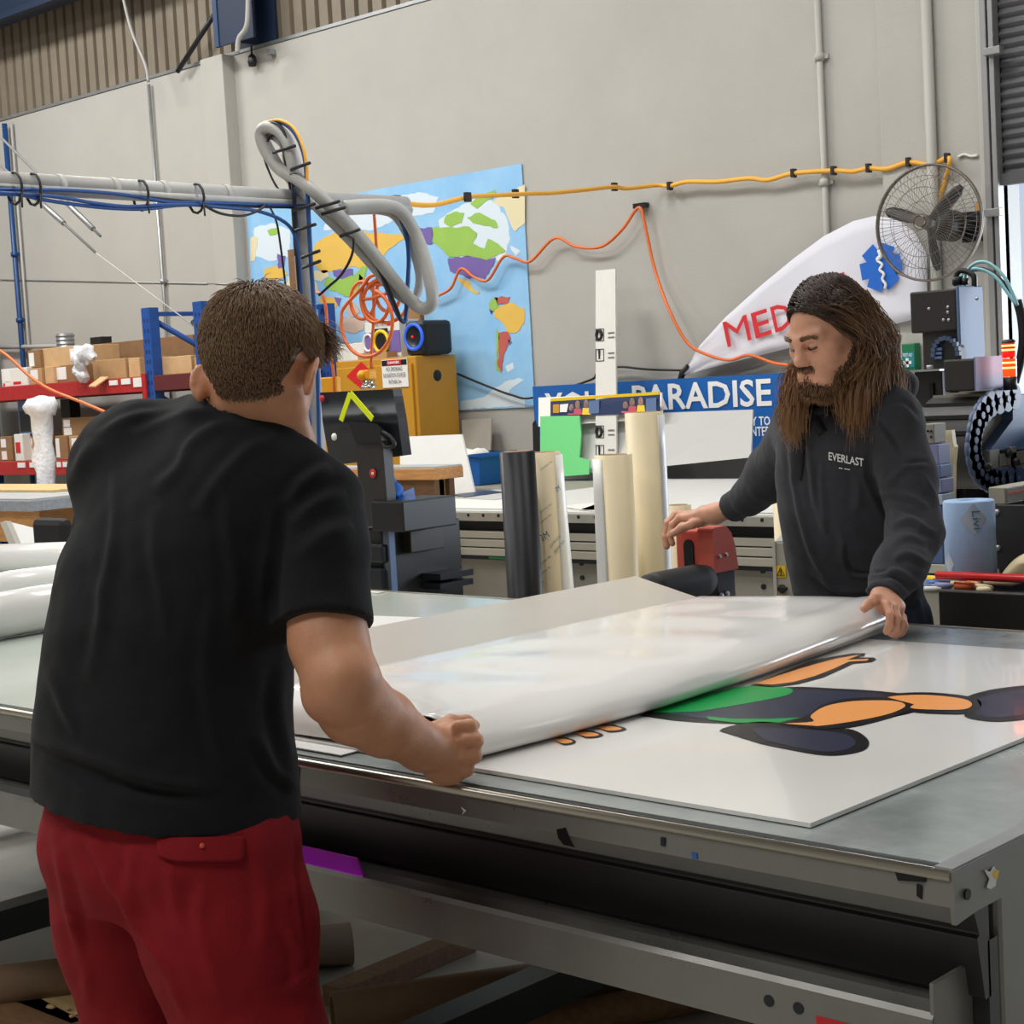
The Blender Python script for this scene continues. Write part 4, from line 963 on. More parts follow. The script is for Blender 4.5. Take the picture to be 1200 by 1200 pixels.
stick(0,0,0,0,'ink_black', [(1048,1020),(1085,1026),(1084,1034),(1052,1032)])
stick(0,0,0,0,'ink_black', [(1074,1036),(1080,1038),(1080,1054),(1074,1050)])
stick(0,0,0,0,'sign_blue', [(810,999),(816,1000),(817,1007),(811,1006)])
stick(0,0,0,0,'label_white', [(806,972),(810,973),(810,978),(806,977)])
stick(0,0,0,0,'black_metal', [(774,981),(779,982),(779,992),(774,991)])
stick(0,0,0,0,'label_white', [(540,946),(546,950),(541,955),(543,951)])
E_ = lambda x, y: onX(x, y, ex+.0075)
MB().prism([E_(1153,1019), E_(1160,1022), E_(1164,1015), E_(1168,1022), E_(1166,1038), E_(1160,1042), E_(1156,1040), E_(1159,1030)], (.001,0,0)).build('sticker', 'label_white', t)
MB().prism([E_(1164,1019), E_(1169,1020), E_(1167,1030), E_(1163,1027)], (.002,0,0)).build('sticker', 'yellow', t)
MB().cyl(E_(1133,1048), E_(1133,1048)+V(.002,0,0), .007, n=12).build('bolt_hole', 'ink_black', t)
# purple foil strip in the tray
a, b = onY(335, 968, TY0+.02), onY(411, 990, TY0+.02)
solo(MB().prism([V(a[0]-.15, TY0+.045, .700), V(b[0], TY0+.045, .700), V(b[0], TY0+.03, .737), V(a[0]-.15, TY0+.03, .737)], (0,.004,.0)).prism([V(a[0]-.15, TY0+.015, .693), V(b[0], TY0+.015, .693), V(b[0], TY0+.045, .700), V(a[0]-.15, TY0+.045, .700)], (0,0,.003)), 'foil_strip', 'purple_foil', 'shiny purple foil strip lying in the front tray of the table', 'strip')

# roller gantry across the table
t = thing('roller_gantry', 'roller gantry across the table with red end housing and grey cover', 'gantry', (-2.6, 2.6, TZ))
cz = .983
MB().prism([V(-2.755,1.84,cz), V(-2.36,1.84,cz-.014), V(-2.36,3.13,cz-.014), V(-2.755,3.36,cz)], (0,0,.004)).build('cover', 'film_grey', t)
MB().box(-2.74, -2.45, 1.9, 3.1, TZ+.03, cz-.016).build('beam', 'black_metal', t)
ra = onX(800, 684, -2.74)
MB().cyl((-2.74, 1.85, .985-.055), (-2.74, 1.86, .985-.055), .05).build('roller_cap', 'black_metal', t)
MB().lathe((-2.72, 3.37, .948), (0,1,0), [(0,0), (.044,0), (.046,.02), (.046,.2), (.040,.24), (.02,.25), (0,.25)], 24).build('roller', 'black_rubber', t)
HY = 3.66
a, b = onY(784, 640, HY), onY(836, 640, HY); zt = float(onY(800, 623, HY)[2]); zb = float(onY(836, 672, HY)[2])
xs = float(onY(818, 640, HY)[0])
hz = MB()
hz.box(a[0], xs+.01, HY+.03, HY+.105, zb, zt)
prof = [(HY, zb), (HY, zt+.005), (HY+.008, zt+.012), (HY+.06, zt+.012), (HY+.085, zt-.01), (HY+.10, zt-.05), (HY+.11, zb)]
hz.prism([V(xs, y, z) for y, z in prof], (b[0]-xs, 0, 0))
hh = hz.build('end_housing', 'red_shell', t, bevel=.007)
s0, s1 = onY(801, 632, HY+.028), onY(814, 669, HY+.028); sw = (s1[0]-s0[0])/2; sx_ = (s0[0]+s1[0])/2
MB().prism([V(sx_+sw*math.cos(k*math.pi/8), HY+.026, s0[2]-sw+sw*math.sin(k*math.pi/8)) for k in range(9)]+[V(sx_-sw, HY+.026, s1[2]), V(sx_+sw, HY+.026, s1[2])], (0,.004,0)).build('slot', 'ink_black', hh)
for x, y in ((843,652),(851,650)):
    p = onX(x, y, float(b[0])+.001); MB().lathe(p, (1,0,0), [(0,.003), (.006,.003), (.006,0)], 10).build('screw', 'galv', hh)
MB().box(xs, b[0]-.005, HY+.015, HY+.10, .55, zb).build('end_post', 'black_metal', t, bevel=.004)
for x, y in ((845,698),(852,696)):
    p = onX(x, y, float(b[0])-.004); MB().lathe(p, (1,0,0), [(0,.004), (.008,.004), (.008,0)], 10).build('bolt', 'galv', t)
MB().box(xs-.05, b[0]+.02, TY1-.004, HY+.17, .5, .56).build('carriage', 'black_metal', t)

# ================================================================== PRINTED PANEL AND FILM
PZ = TZ+.0015
t = thing('printed_panel', 'white printed panel with colourful cartoon legs lying on the table', 'panel', (-1.7, 2.5, TZ))
pc = [onZ(950, 970, PZ), onZ(1330, 816, PZ), onZ(1420, 778, PZ), onZ(1200, 766, PZ), onZ(1040, 756, PZ)]
q = [V(-2.36, 1.835, PZ), V(pc[0][0], pc[0][1], PZ), V(-1.213, 3.15, PZ), V(-2.36, 3.135, PZ)]
MB().prism(q, (0,0,.006)).build('board', 'print_white', t)
TOP = PZ+.0062
def ink(pts, m_, k, name='print_shape', smooth=True):
    P_ = [onZ(x, y, TOP) for x, y in pts]
    if smooth:
        P_ = [P_[-2], P_[-1]]+P_+[P_[0], P_[1]]; P_ = catmull(P_, 4); n = len(P_); P_ = P_[8:n-9+0]
    MB().poly([p+V(0,0,.00035*k) for p in P_], 0).build(name, m_, t)
g2 = lambda pts: [(600+x/2, 780+y/2) for x, y in pts]
ink(g2([(300,118),(360,96),(440,72),(540,62),(650,50),(760,54),(860,60),(950,70),(1000,78),(940,110),(860,124),(760,128),(690,136),(560,138),(440,134),(350,126)]), 'ink_black', 1)
ink(g2([(360,112),(450,84),(560,72),(660,58),(780,60),(860,66),(890,74),(800,90),(730,104),(700,126),(560,131),(440,126)]), 'ink_navy', 2)
ink(g2([(330,112),(380,90),(450,68),(540,50),(620,50),(658,58),(640,72),(560,88),(480,102),(420,110)]), 'ink_green', 3)
ink(g2([(455,120),(520,126),(600,126),(680,123),(676,133),(600,136),(520,135),(462,128)]), 'ink_green', 3, smooth=False)
ink(g2([(486,154),(560,134),(640,136),(740,146),(800,152),(834,174),(830,196),(790,208),(730,211),(640,196),(560,178)]), 'ink_black', 3)
ink(g2([(560,150),(640,148),(740,156),(790,166),(805,184),(780,200),(720,203),(640,188),(580,172)]), 'ink_navy', 4)
ink(g2([(625,138),(690,120),(730,92),(800,78),(900,78),(944,94),(930,108),(870,128),(790,146),(700,150)]), 'ink_black', 5)
ink(g2([(640,139),(705,134),(700,120),(735,98),(800,86),(890,85),(922,95),(900,110),(850,124),(770,138),(700,145)]), 'ink_orange', 6)
ink(g2([(870,72),(960,64),(1060,72),(1100,88),(1080,112),(1000,114),(930,108),(946,94)]), 'ink_black', 4)
ink(g2([(880,77),(960,71),(1050,79),(1078,92),(1060,105),(990,106),(935,102),(940,90)]), 'ink_orange', 6)
ink(g2([(1055,80),(1120,58),(1220,46),(1300,44),(1320,80),(1240,118),(1140,132),(1060,120),(1090,96)]), 'ink_black', 3)
ink(g2([(1090,82),(1140,66),(1220,54),(1290,54),(1300,80),(1230,110),(1140,124),(1085,114),(1104,96)]), 'ink_navy', 4)
ink([(878,804),(905,793),(930,783),(950,775),(975,770),(1000,766),(1014,766),(1013,769),(1002,771),(1024,771),(1027,773),(1022,776),(1000,778),(985,785),(965,794),(935,802),(905,806)], 'ink_black', 3, smooth=False)
ink([(884,802),(910,793),(935,785),(955,779),(978,773),(1000,769),(1008,768),(998,772),(992,774),(1018,773),(1016,775),(995,776),(978,784),(955,793),(930,800),(905,803)], 'ink_orange', 4, smooth=False)
for x, y, w_ in ((662,869,13), (690,861,17), (716,854,18)):
    ink([(x-w_,y-1),(x-w_*.3,y-5),(x+w_*.7,y-2),(x+w_,y+1),(x+w_*.5,y+4),(x-w_*.4,y+4)], 'ink_black', 2)
    ink([(x-w_,y-1),(x-w_*.3,y-3),(x+w_*.5,y-1),(x+w_*.7,y+1),(x+w_*.3,y+2.5),(x-w_*.4,y+2.5)], 'ink_orange', 3)

t = thing('laminate_film', 'glossy white film both men roll back across the printed panel', 'film', (-2.1, 2.5, TZ))
prof = [(-2.30,.9105),(-2.36,.910),(-2.395,.916),(-2.408,.935),(-2.405,.965),(-2.385,.980),(-2.34,.9825),(-2.25,.982),(-2.15,.980),(-2.06,.978),(-1.99,.975),(-1.95,.970),(-1.918,.960),(-1.896,.946),(-1.886,.930),(-1.890,.917),(-1.906,.9100),(-1.93,.9095),(-1.96,.910)]
P_ = catmull([V(x, 0, z) for x, z in prof], 5); rows = []; NR = 44
Ya, Yb = 1.842, 3.29
for i in range(NR+1):
    f = i/NR; row = []
    for k, p in enumerate(P_):
        u = k/(len(P_)-1); x, z = p[0], p[2]; Y = Ya+(3.285-.155*max(0, min(1, (-1.93-x)/.42))-Ya)*f; top = z > .94 and .1 < u < .8
        sh = (float(np.interp(Y, [1.875,2.04,2.32,2.67,2.96,3.23,3.3], [-1.871,-1.861,-1.853,-1.875,-1.904,-1.931,-1.938]))+1.889)*min(1.1, max(0, (x+2.38)/.45))   # the roll bows a little along its length
        zz = z; yy = Y
        if x < -1.98 and z > .912:                  # near edge droops to the table
            k_ = min(1, max(0, (-1.98-x)/.10)); d = max(0, 1-(Y-Ya)/.07); zz = z-(z-.911)*k_*d**1.6*.97
        w_ = min(1, max(0, (x+2.33)/.1)); zz += w_*(.0018*math.sin(9*Y+7*x)*(1 if top else .2)+.0014*math.sin(23*Y-11*x)*(1 if top else 0))
        # roll swells slightly at the far end where it is held up
        if x > -2.0 and z > .912: zz += .012*f**3*min(1, (x+2.0)/.06)
        # far corner edge slopes
        row.append(V(x+sh, yy, max(zz, .9098)))
    rows.append(row)
MB().grid(rows).build('sheet', 'film_white', t, fix=False, solid=.0012)
# second sheet under, lying at left in front of the drooped edge
q = [V(-2.52,1.80,TZ+.002), V(-2.12,1.795,TZ+.002), V(-2.12,1.84,TZ+.002), V(-2.42,1.92,TZ+.002), V(-2.52,1.92,TZ+.002)]
solo(MB().prism(q, (0,0,.002)), 'white_sheet', 'film_back', 'thin white backing sheet under the drooping film edge', 'sheet')
q = [onZ(x, y, TZ+.001) for x, y in [(427,733),(540,724),(590,706),(430,722)]]
solo(MB().prism([onZ(427,722,TZ+.001), onZ(520,725,TZ+.001), onZ(445,755,TZ+.001), onZ(400,755,TZ+.001)], (0,0,.002)), 'white_sheet', 'film_back', 'white sheet standing for a reflection on the table left of the gantry cover', 'sheet')  # pale sheet laid where the glass mirrors white, a painted reflection
p = onZ(433, 694, TZ+.002); solo(MB().obox(p, (.1,.03,.004)), 'tape_strip', 'tape_patch', 'small strip of tape on the back edge of the table', 'tape')

# white rolls on the table at left
for k, (pa, pb, r, lab) in enumerate([(((-30,726),(90,706)), None, .062, 'nearest of three white vinyl rolls lying on the table at left'),
                                      (((-30,694),(90,676)), None, .050, 'middle of three white vinyl rolls lying on the table at left'),
                                      (((-30,657),(90,653)), None, .058, 'farthest of three white vinyl rolls lying on the table at left')]):
    a, b = onZ(*pa[0], TZ+r+.001), onZ(*pa[1], TZ+r+.001)
    d = nrm(b-a); a2, b2 = a-d*.1, a+d*.95
    b2[1] = min(b2[1], 3.5)
    t = thing('vinyl_roll', lab, 'roll', ((a2+b2)/2)-V(0,0,r), 'white vinyl rolls on the table')
    mb = MB(); mb.lathe(a2, d, [(.038,0), (r,0), (r,np.linalg.norm(b2-a2)), (.038,np.linalg.norm(b2-a2))], 28); mb.build('vinyl', 'film_white', t)
    L_ = np.linalg.norm(b2-a2); mb = MB().lathe(a2, d, [(.034,-.002), (.038,-.002), (.038,L_+.002), (.034,L_+.002), (.034,-.002)], 24); mb.build('core', 'core', t)
# ================================================================== STANDING ROLLS BEHIND THE TABLE
def stand_roll(label, px, ytop, Y, r, m_, core=True, tail=None, group=None):
    c = onY(px, 600, Y); zt = float(onY(px, ytop, Y)[2]); o = V(c[0], Y, 0)
    t = thing('media_roll', label, 'roll', o, group)
    MB().lathe(o, (0,0,1), [(.03,.0), (r,.0), (r,.02), (r,zt), (r*.72,zt)], 32).build('roll_body', m_, t)
    MB().lathe(o, (0,0,1), [(r*.72,zt-.03), (r*.72,zt+.002), (r*.6,zt+.002), (r*.6,zt-.25), (.0,zt-.25)], 28).build('core', 'core', t)
    if tail:                                   # loose outer layer, opening toward the bottom
        side, w0, w1 = tail; rows = []
        base = math.atan2(RT[1]*side, RT[0]*side)
        for i in range(13):
            f = i/12; z = zt-.01-(zt-.06)*f; row = []
            for k in range(9):
                u = k/8; a = base-side*(.9-1.5*u)*1.0; rr = r+.002+(w0+(w1-w0)*f)*math.sin(u*math.pi/2)**2
                row.append(o+V(math.cos(a)*rr, math.sin(a)*rr, z))
            rows.append(row)
        MB().grid(rows).build('loose_liner', 'liner_white', t, fix=False, solid=.001)
    return t, o, zt
stand_roll('black vinyl roll standing behind the table, leftmost of the rolls', 610, 529, 3.92, .057, 'roll_black')
t, o, zt = stand_roll('kraft backed roll with blue printed marks standing beside the black roll', 641, 530, 4.06, .054, 'kraft', tail=(1, .006, .055))
vd = nrm(CAM-o); vd[2] = 0; vd = nrm(vd); xd = nrm(np.cross(V(0,0,1), vd)); 
def mark(x, y, s, h, ang, k='teal_ink', w=None):
    d = onY(x, y, 4.06); z = d[2]; off = np.dot(d-o, xd); off = max(-.045, min(.045, off))
    n = vd*math.sqrt(.054**2-off**2)/.054+xd*off/.054; tx = nrm(np.cross(V(0,0,1), n))
    c_, s_ = math.cos(ang), math.sin(ang); X2 = tx*c_+V(0,0,1)*s_; Y2 = -tx*s_+V(0,0,1)*c_
    text('lettering', s, k, t, V(o[0], o[1], z)+n*.0555, X2, Y2, h, width=w, depth=.001)
mark(636, 632, '3M', .022, .5, w=.03); mark(645, 640, 'CONTROLTAC', .008, .75, w=.05); mark(650, 647, 'GRAPHIC FILM', .008, .75, w=.05)
mark(652, 577, '3M', .018, .5, w=.018)
for y in (551, 600, 612, 660, 672): mark(634, y, 'CONTROLTAC', .007, .6, 'wire_grey', w=.05)
mark(632, 684, '3M', .018, .6, w=.026)
stand_roll('cream roll with loose white liner standing left of the tallest cream roll', 722, 533, 4.0, .059, 'cream', tail=(-1, .005, .02))
stand_roll('tallest cream roll standing behind the red gantry end', 760, 483, 4.2, .0605, 'cream', tail=(1, .004, .008))
stand_roll('short cream roll with open core behind the resting hand', 795, 592, 4.45, .044, 'kraft')
stand_roll('cream roll half hidden behind the dark hoodie', 921, 545, 4.62, .041, 'cream')

# electrical enclosure
EY = 4.3; a, b = onY(908, 634, EY), onY(965, 720, EY)
t = thing('control_box', 'grey metal control box with yellow warning triangle behind the dark hoodie', 'box', ((a[0]+b[0])/2, EY+.15, 0))
zt = float(a[2]); zl = float(onY(908, 634, EY)[2])
MB().box(a[0], b[0]+.12, EY, EY+.3, .04, zt).build('enclosure', 'alu_beige', t, bevel=.006)
MB().prism([V(a[0], EY, zt), V(a[0], EY+.3, zt), V(a[0], EY+.3, zt+.13)], (b[0]+.12-a[0],0,0)).build('sloped_lid', 'galv', t)
MB().box(a[0]-.008, a[0]+.004, EY-.006, EY, .04, zt).build('edge_strip', 'white_paint', t)
MB().box(a[0]+.02, b[0], EY+.02, EY+.28, 0, .04).build('plinth', 'black_metal', t)
p, q = onY(909, 663, EY-.003), onY(921, 677, EY-.003)
s = MB().box(p[0], q[0], EY-.003, EY-.0005, q[2], p[2]).build('warning_label', 'yellow', t)
mx = (p[0]+q[0])/2; hh = p[2]-q[2]
tri = [V(mx, EY-.0045, p[2]-hh*.12), V(mx+.38*hh, EY-.0045, q[2]+.18*hh), V(mx-.38*hh, EY-.0045, q[2]+.18*hh)]
MB().tube(tri, .0016, 4, closed=True).build('triangle', 'ink_black', s)
MB().tube([V(mx+.003, EY-.0045, p[2]-hh*.32), V(mx-.003, EY-.0045, p[2]-hh*.52), V(mx+.003, EY-.0045, p[2]-hh*.55), V(mx-.001, EY-.0045, q[2]+.22*hh)], .0014, 4).build('bolt_symbol', 'ink_black', s)
MB().lathe(onY(917, 690, EY), (0,-1,0), [(.014,0), (.014,.006), (.006,.008), (.006,.02), (0,.02)], 14).obox(onY(917, 690, EY-.02), (.03,.012,.01)).build('knob', 'black_plastic', t)

# ================================================================== FLATBED MACHINE AT THE RIGHT
GY = 3.86
x0 = float(onY(1099, 690, GY)[0]); LX = -1.0
t = thing('flatbed_printer', 'black flatbed printing machine with energy chain at the right', 'machine', (-1.8, 4.5, 0))
zt = float(onY(1150, 694, GY)[2]); zb = float(onY(1150, 677, GY+.16)[2])
MB().box(x0, LX, GY, GY+.03, .08, zt).build('front_panel', 'machine_black', t, bevel=.004)
MB().box(x0, LX, GY+.03, GY+1.0, .08, zt-.024).build('base', 'black_metal', t)
MB().box(x0+.02, LX-.02, GY+.22, GY+.98, zt-.024, zt+.0).build('ledge', 'black_metal', t)
MB().box(x0+.05, LX-.05, GY+.05, GY+.9, 0, .08).build('plinth', 'black_metal', t)
KZ = zt
a, b = onY(1166, 592, GY+.45), onY(1215, 690, GY+.45); MB().box(a[0], LX, GY+.44, GY+.47, KZ, a[2]).build('rear_panel', 'machine_black', t)
for x, y in ((1169,600), (1170,642)): MB().lathe(onY(x, y, GY+.44), (0,-1,0), [(0,.004), (.008,.004), (.008,0)], 10).build('screw', 'galv', t)
# big black body and the bits above it
BYY = 5.32
a, b = onY(1113, 500, BYY), onY(1250, 592, BYY); MB().box(a[0], LX, BYY, BYY+.5, zt-.06, a[2]).build('body', 'black_plastic', t, bevel=.005)
TW = 5.2; a, b = onY(1069, 340, TW), onY(1127, 436, TW); yb = float(onX(1150, 380, b[0])[1]); zt2 = float(onY(1100, 340, TW)[2]); zb2 = float(onY(1100, 437, TW)[2])
tw = MB().box(a[0]+.03, b[0]-.002, TW, yb, .9, zt2-.02).build('tower', 'machine_black', t, bevel=.006)
MB().box(a[0], b[0]-.002, TW-.02, yb, zt2-.14, zt2).build('tower_cap', 'machine_black', t, bevel=.006)
MB().box(b[0]-.002, b[0]+.01, TW-.02, yb, zb2-.1, zt2+.008).build('side_cover', 'machine_blue', t, bevel=.004)
for x, y in ((1089,362),(1111,360),(1111,366),(1106,375),(1112,375),(1145,350)): MB().lathe(onY(x, y, TW-.02), (0,-1,0), [(0,.003), (.006,.003), (.006,0)], 8).build('screw', 'galv', t)
c = onY(1110, 415, TW-.03); mb = MB()
mb.prism([c+V(.052*math.cos(k*math.pi/10), 0, .060*math.sin(k*math.pi/10)) for k in range(11)]+[c+V(-.052,0,-.05), c+V(.052,0,-.05)], (0,.03,0))
mb.build('chain_guide', 'black_plastic', t)
mb = MB()
for k in range(11): 
    a_ = k*math.pi/10; mb.obox(c+V(.046*math.cos(a_), -.008, .054*math.sin(a_)), (.015,.016,.014))
mb.build('chain_link', 'chain_blue', t)
for y in (409, 414, 419): 
    p = onY(1100, y, TW-.035); MB().obox(p, (.028,.01,.009)).build('vent_slot', 'machine_blue', t)
a, b = onY(1071, 436, 5.1), onY(1106, 500, 5.1); MB().box(a[0], b[0], 5.1, 5.4, .9, a[2]).build('lower_tower', 'black_plastic', t, bevel=.004)
MB().box(a[0]-.03, b[0]+.02, 5.05, 5.4, a[2], a[2]+.006).build('shelf_plate', 'galv', t)
MB().cyl(onY(1090, 432, 5.1), onY(1090, 428, 5.1), .012, n=10).build('knob', 'galv', t)
MB().box(a[0]+.06, a[0]+.075, 5.09, 5.1, a[2]-.16, a[2]-.04).build('slot', 'ink_black', t)
MBY = 4.9; a, b = onY(1105, 422, MBY), onY(1143, 458, MBY); yb = float(onX(1180, 440, b[0])[1])
MB().box(a[0], b[0]-.002, MBY, yb, b[2], a[2]).build('head_box', 'machine_black', t, bevel=.006)
MB().box(b[0]-.002, b[0]+.004, MBY, yb, b[2], a[2]+.004).build('head_lit_side', 'machine_lilac', t)  # blue light on the box side, put into a lilac plate
# signal tower
p = onX(1184, 456, b[0]+.05); zz = lambda y: float(onX(1184, y, p[0])[2]); r = .022
st = MB().cyl((p[0],p[1],zz(457)), (p[0],p[1],zz(442)), r, n=20).build('signal_tower', 'black_plastic', t)
for y0, y1, m_ in ((441.5, 420, 'lamp_orange'), (419, 402, 'lamp_red')): MB().lathe((p[0],p[1],zz(y0)), (0,0,1), [(r*.97,0), (r,.004), (r,(zz(y1)-zz(y0))*.45), (r*.93,(zz(y1)-zz(y0))*.5), (r,(zz(y1)-zz(y0))*.55), (r,zz(y1)-zz(y0))], 22).build('lamp', m_, st)
for y_ in (411, 406, 432, 426): MB().lathe((p[0],p[1],zz(y_)), (0,0,1), [(r*1.01,0), (r*1.03,.003), (r*1.01,.006)], 20).build('lamp_band', 'led_band', st)
MB().lathe((p[0],p[1],zz(402)), (0,0,1), [(r,0), (r,.006), (r*.6,.012), (0,.012)], 20).build('cap', 'black_plastic', st)
# energy chain loop
CX = float(onY(1158, 470, 4.95)[0])
lp = [(1190,458),(1176,460),(1160,463),(1149,473),(1140,488),(1136,507),(1134,526),(1137,546),(1144,562),(1155,571),(1166,573),(1180,569),(1196,566),(1215,562)]
L_ = [onX(x, y, CX) for x, y in lp]; LC = catmull(L_, 3)
rows = []
for k, p in enumerate(LC): rows.append([p-V(.20,0,0), p])
ctr = np.mean([L_[4], L_[9], L_[6]+V(0,.25,0)], axis=0)
rows2 = [[r_[0]+nrm(V(0,*(ctr-r_[1])[1:]))*.06, r_[1]+nrm(V(0,*(ctr-r_[1])[1:]))*.06] for r_ in rows]
mb = MB(); mb.grid(rows); mb.grid(rows2); mb.build('energy_chain', 'machine_black', t, fix=False)
mb = MB()
for k in range(0, len(LC)-1, 2):
    p = LC[k]; q = LC[k+1]; d = nrm(q-p); inn = nrm(ctr-p); inn[0] = 0; c_ = p+inn*.028
    mb.cyl(c_+V(-.004,0,0), c_+V(.010,0,0), .042, n=16).cyl(c_+V(.01,0,0), c_+V(.014,0,0), .012, n=8)
mb.build('chain_link', 'chain_blue', t)
for k in range(0, 18, 3):
    p = LC[k]; MB().obox(p-V(.1,.004,0), (.19,.012,.012)).build('chain_bar', 'cabinet_grey' if k < 9 else 'black_plastic', t)
a = [onX(x, y, CX-.05) for x, y in [(1158,480),(1190,474),(1190,500),(1160,532),(1146,532),(1146,500)]]
MB().prism(a, (-.06,0,0)).build('inner_cover', 'cabinet_grey', t)
a = [onX(x, y, CX-.01) for x, y in [(1187,464),(1225,460),(1225,525),(1160,528),(1187,492)]]
MB().prism(a, (-.06,0,0)).build('guard', 'machine_blue', t)
for a_, m_ in (((1160,528,1172,556),'alu'), ((1184,524,1192,552),'alu'), ((1170,533,1215,540),'alu'), ((1170,548,1215,552),'galv')):
    p, q = onX(a_[0], a_[1], CX+.005), onX(a_[2], a_[3], CX+.005); MB().box(CX-.02, CX+.005, min(p[1],q[1]), max(p[1],q[1]), min(p[2],q[2]), max(p[2],q[2])).build('rail_bracket', m_, t)
for x, y in ((1156,547),(1190,542),(1182,531)): MB().sphere(onX(x, y, CX+.01), .016, 7).build('bolt', 'black_plastic', t)
a, b = onY(1158, 571, 4.45), onY(1178, 591, 4.45); z0_, z1_ = b[2], a[2]
MB().box(a[0], b[0], 4.45, 5.3, z0_, z1_).build('beam', 'alu_beige', t, bevel=.003)
p = b[0]; MB().box(p, p+.004, 4.46, 5.3, z0_+.005, z1_-.005).build('beam_side', 'alu', t)
MB().box(p+.004, p+.006, 4.46, 5.3, z0_+(z1_-z0_)*.55, z0_+(z1_-z0_)*.68).build('red_stripe', 'red_shell', t)
MB().box(a[0], b[0]-.02, 4.5, 5.2, zt-.06, z0_).build('support', 'black_metal', t)
# hoses over the tower
q = lambda pts, Y: [onY(x, y, Y) for x, y in pts]
for k, (pts, r, m_) in enumerate([([(1121,335),(1120,326),(1124,318),(1133,318),(1141,324),(1142,336)], .010, 'wire_black'),
    ([(1131,335),(1132,322),(1138,312),(1148,307),(1160,309),(1175,322),(1186,342),(1192,358)], .006, 'wire_teal'),
    ([(1126,335),(1128,322),(1136,316),(1150,316),(1166,324),(1180,342),(1190,356)], .006, 'wire_teal'),
    ([(1128,320),(1140,316),(1156,317),(1172,328),(1188,348),(1197,372),(1199,400),(1195,425),(1190,445),(1187,458)], .008, 'wire_black')]):
    MB().tube(catmull(q(pts, 5.3+.02*k), 5), r, 7).build('hose', m_, t)
MB().cyl(onY(1122,334,5.3), onY(1122,324,5.3), .018, n=10).cyl(onY(1131,334,5.3), onY(1131,326,5.3), .012, n=10).build('fitting', 'black_plastic', t)
MB().tube(catmull(q([(1192,352),(1197,372),(1199,400),(1195,425),(1189,448)], 5.36), 5), .016, 8).build('hose', 'black_rubber', t)
# red tube, towel roll, tray of pens
ra, rb = onY(1098, 674, GY+.10), onY(1245, 680, GY+.10)
rb = V(LX-.05, GY+.10, ra[2])
t = thing('red_tube', 'glossy red metal tube lying across the machine tray', 'tube', (ra+rb)/2)
MB().cyl(ra, rb, .011, n=18).build('tube_body', 'red_gloss', t)
KYY = 4.13; c = onY(1137, 640, KYY); z1 = float(onY(1137, 586, KYY)[2]); r = .068; z0 = KZ+.001
t = thing('paper_towel_roll', 'blue paper towel roll with diamond label standing on the machine ledge', 'paper towel', (c[0], KYY, z0))
MB().lathe((c[0], KYY, z0), (0,0,1), [(.022,0), (r-.003,0), (r,.004), (r,z1-z0-.004), (r-.003,z1-z0), (.022,z1-z0), (.022,z1-z0-.05), (0,z1-z0-.05)], 40).build('paper', 'paper_blue', t)
def cyl_patch(x, y, hw, hh, m_, nm):
    d = onY(x, y, KYY); vdir = CAM-V(c[0], KYY, 0); vdir[2] = 0; vdir = nrm(vdir); xr_ = nrm(np.cross(V(0,0,1), vdir)); off = np.dot(d-c, xr_)
    a0 = math.asin(max(-.98, min(.98, off/r))); P = []
    rows = []
    for i in range(9):
        u = -1+2*i/8; rows.append([V(c[0], KYY, d[2]+s*hh*(1-abs(u)))+(vdir*math.cos(a0+u*hw/r)+xr_*math.sin(a0+u*hw/r))*(r+.0012) for s in (-1,-.5,0,.5,1)])
    MB().grid(rows).build(nm, m_, t, fix=False)
    return d, vdir, xr_, a0
d, vdir, xr_, a0 = cyl_patch(1141, 606, .036, .042, 'paper_label', 'label')
n_ = vdir*math.cos(a0)+xr_*math.sin(a0); tx = nrm(np.cross(V(0,0,1), n_))
text('lettering', 'Livi', 'teal_ink', t, V(c[0], KYY, d[2]+.022)+n_*(r+.003)-tx*.006, -V(0,0,1)*.98+tx*.1, tx, .022, width=.05)
cyl_patch(1113, 657, .02, .03, 'paper_label', 'label')
# small coloured bits in the tray
bits = [(1101,681,'sign_blue'),(1104,689,'sign_blue'),(1109,683,'label_white'),(1113,687,'white_matte'),(1118,680,'red'),(1123,682,'yellow'),(1127,680,'machine_blue'),(1121,686,'machine_blue'),(1128,688,'navy_steel'),(1134,684,'white_matte'),(1140,690,'wire_orange'),(1150,690,'wire_orange'),(1146,683,'label_white'),(1156,687,'wood_pale'),(1163,682,'machine_lilac'),(1171,684,'kraft'),(1180,683,'wire_orange'),(1186,689,'cream'),(1192,683,'kraft'),(1198,688,'cream')]
for k, (x, y, m_) in enumerate(bits):
    p = onZ(x, y, KZ-.022); p[1] = GY+.05+.013*((k*7) % 12); p[2] = KZ-.022+.004*(k % 3); a = random.uniform(-.6, .6); L_ = random.uniform(.02, .05)
    d = V(math.cos(a), math.sin(a)*.4, 0)
    mb = MB().tube([p+V(0,0,.014)-d*L_, p+V(0,0,.014)+d*L_*.5, p+V(0,0,.016)+d*L_], [.009,.010,.004], 8)
    tag(mb.build('marker_pen', m_, loc=p), 'small coloured marker lying in the machine tray under the red tube', 'pen', 'small markers in the machine tray')
mb = MB(); mb.sphere(onY(1196, 668, GY+.28), (.035,.03,.03), 12); qv = np.array(mb.v); qv += vnoise(qv, 28, 2)[:,None]*.02; qv[:,2] = np.maximum(qv[:,2], KZ+.001); mb.v = [tuple(i) for i in qv]
solo(mb, 'paper_rag', 'cream', 'crumpled beige paper on the machine ledge at right edge', 'rag')
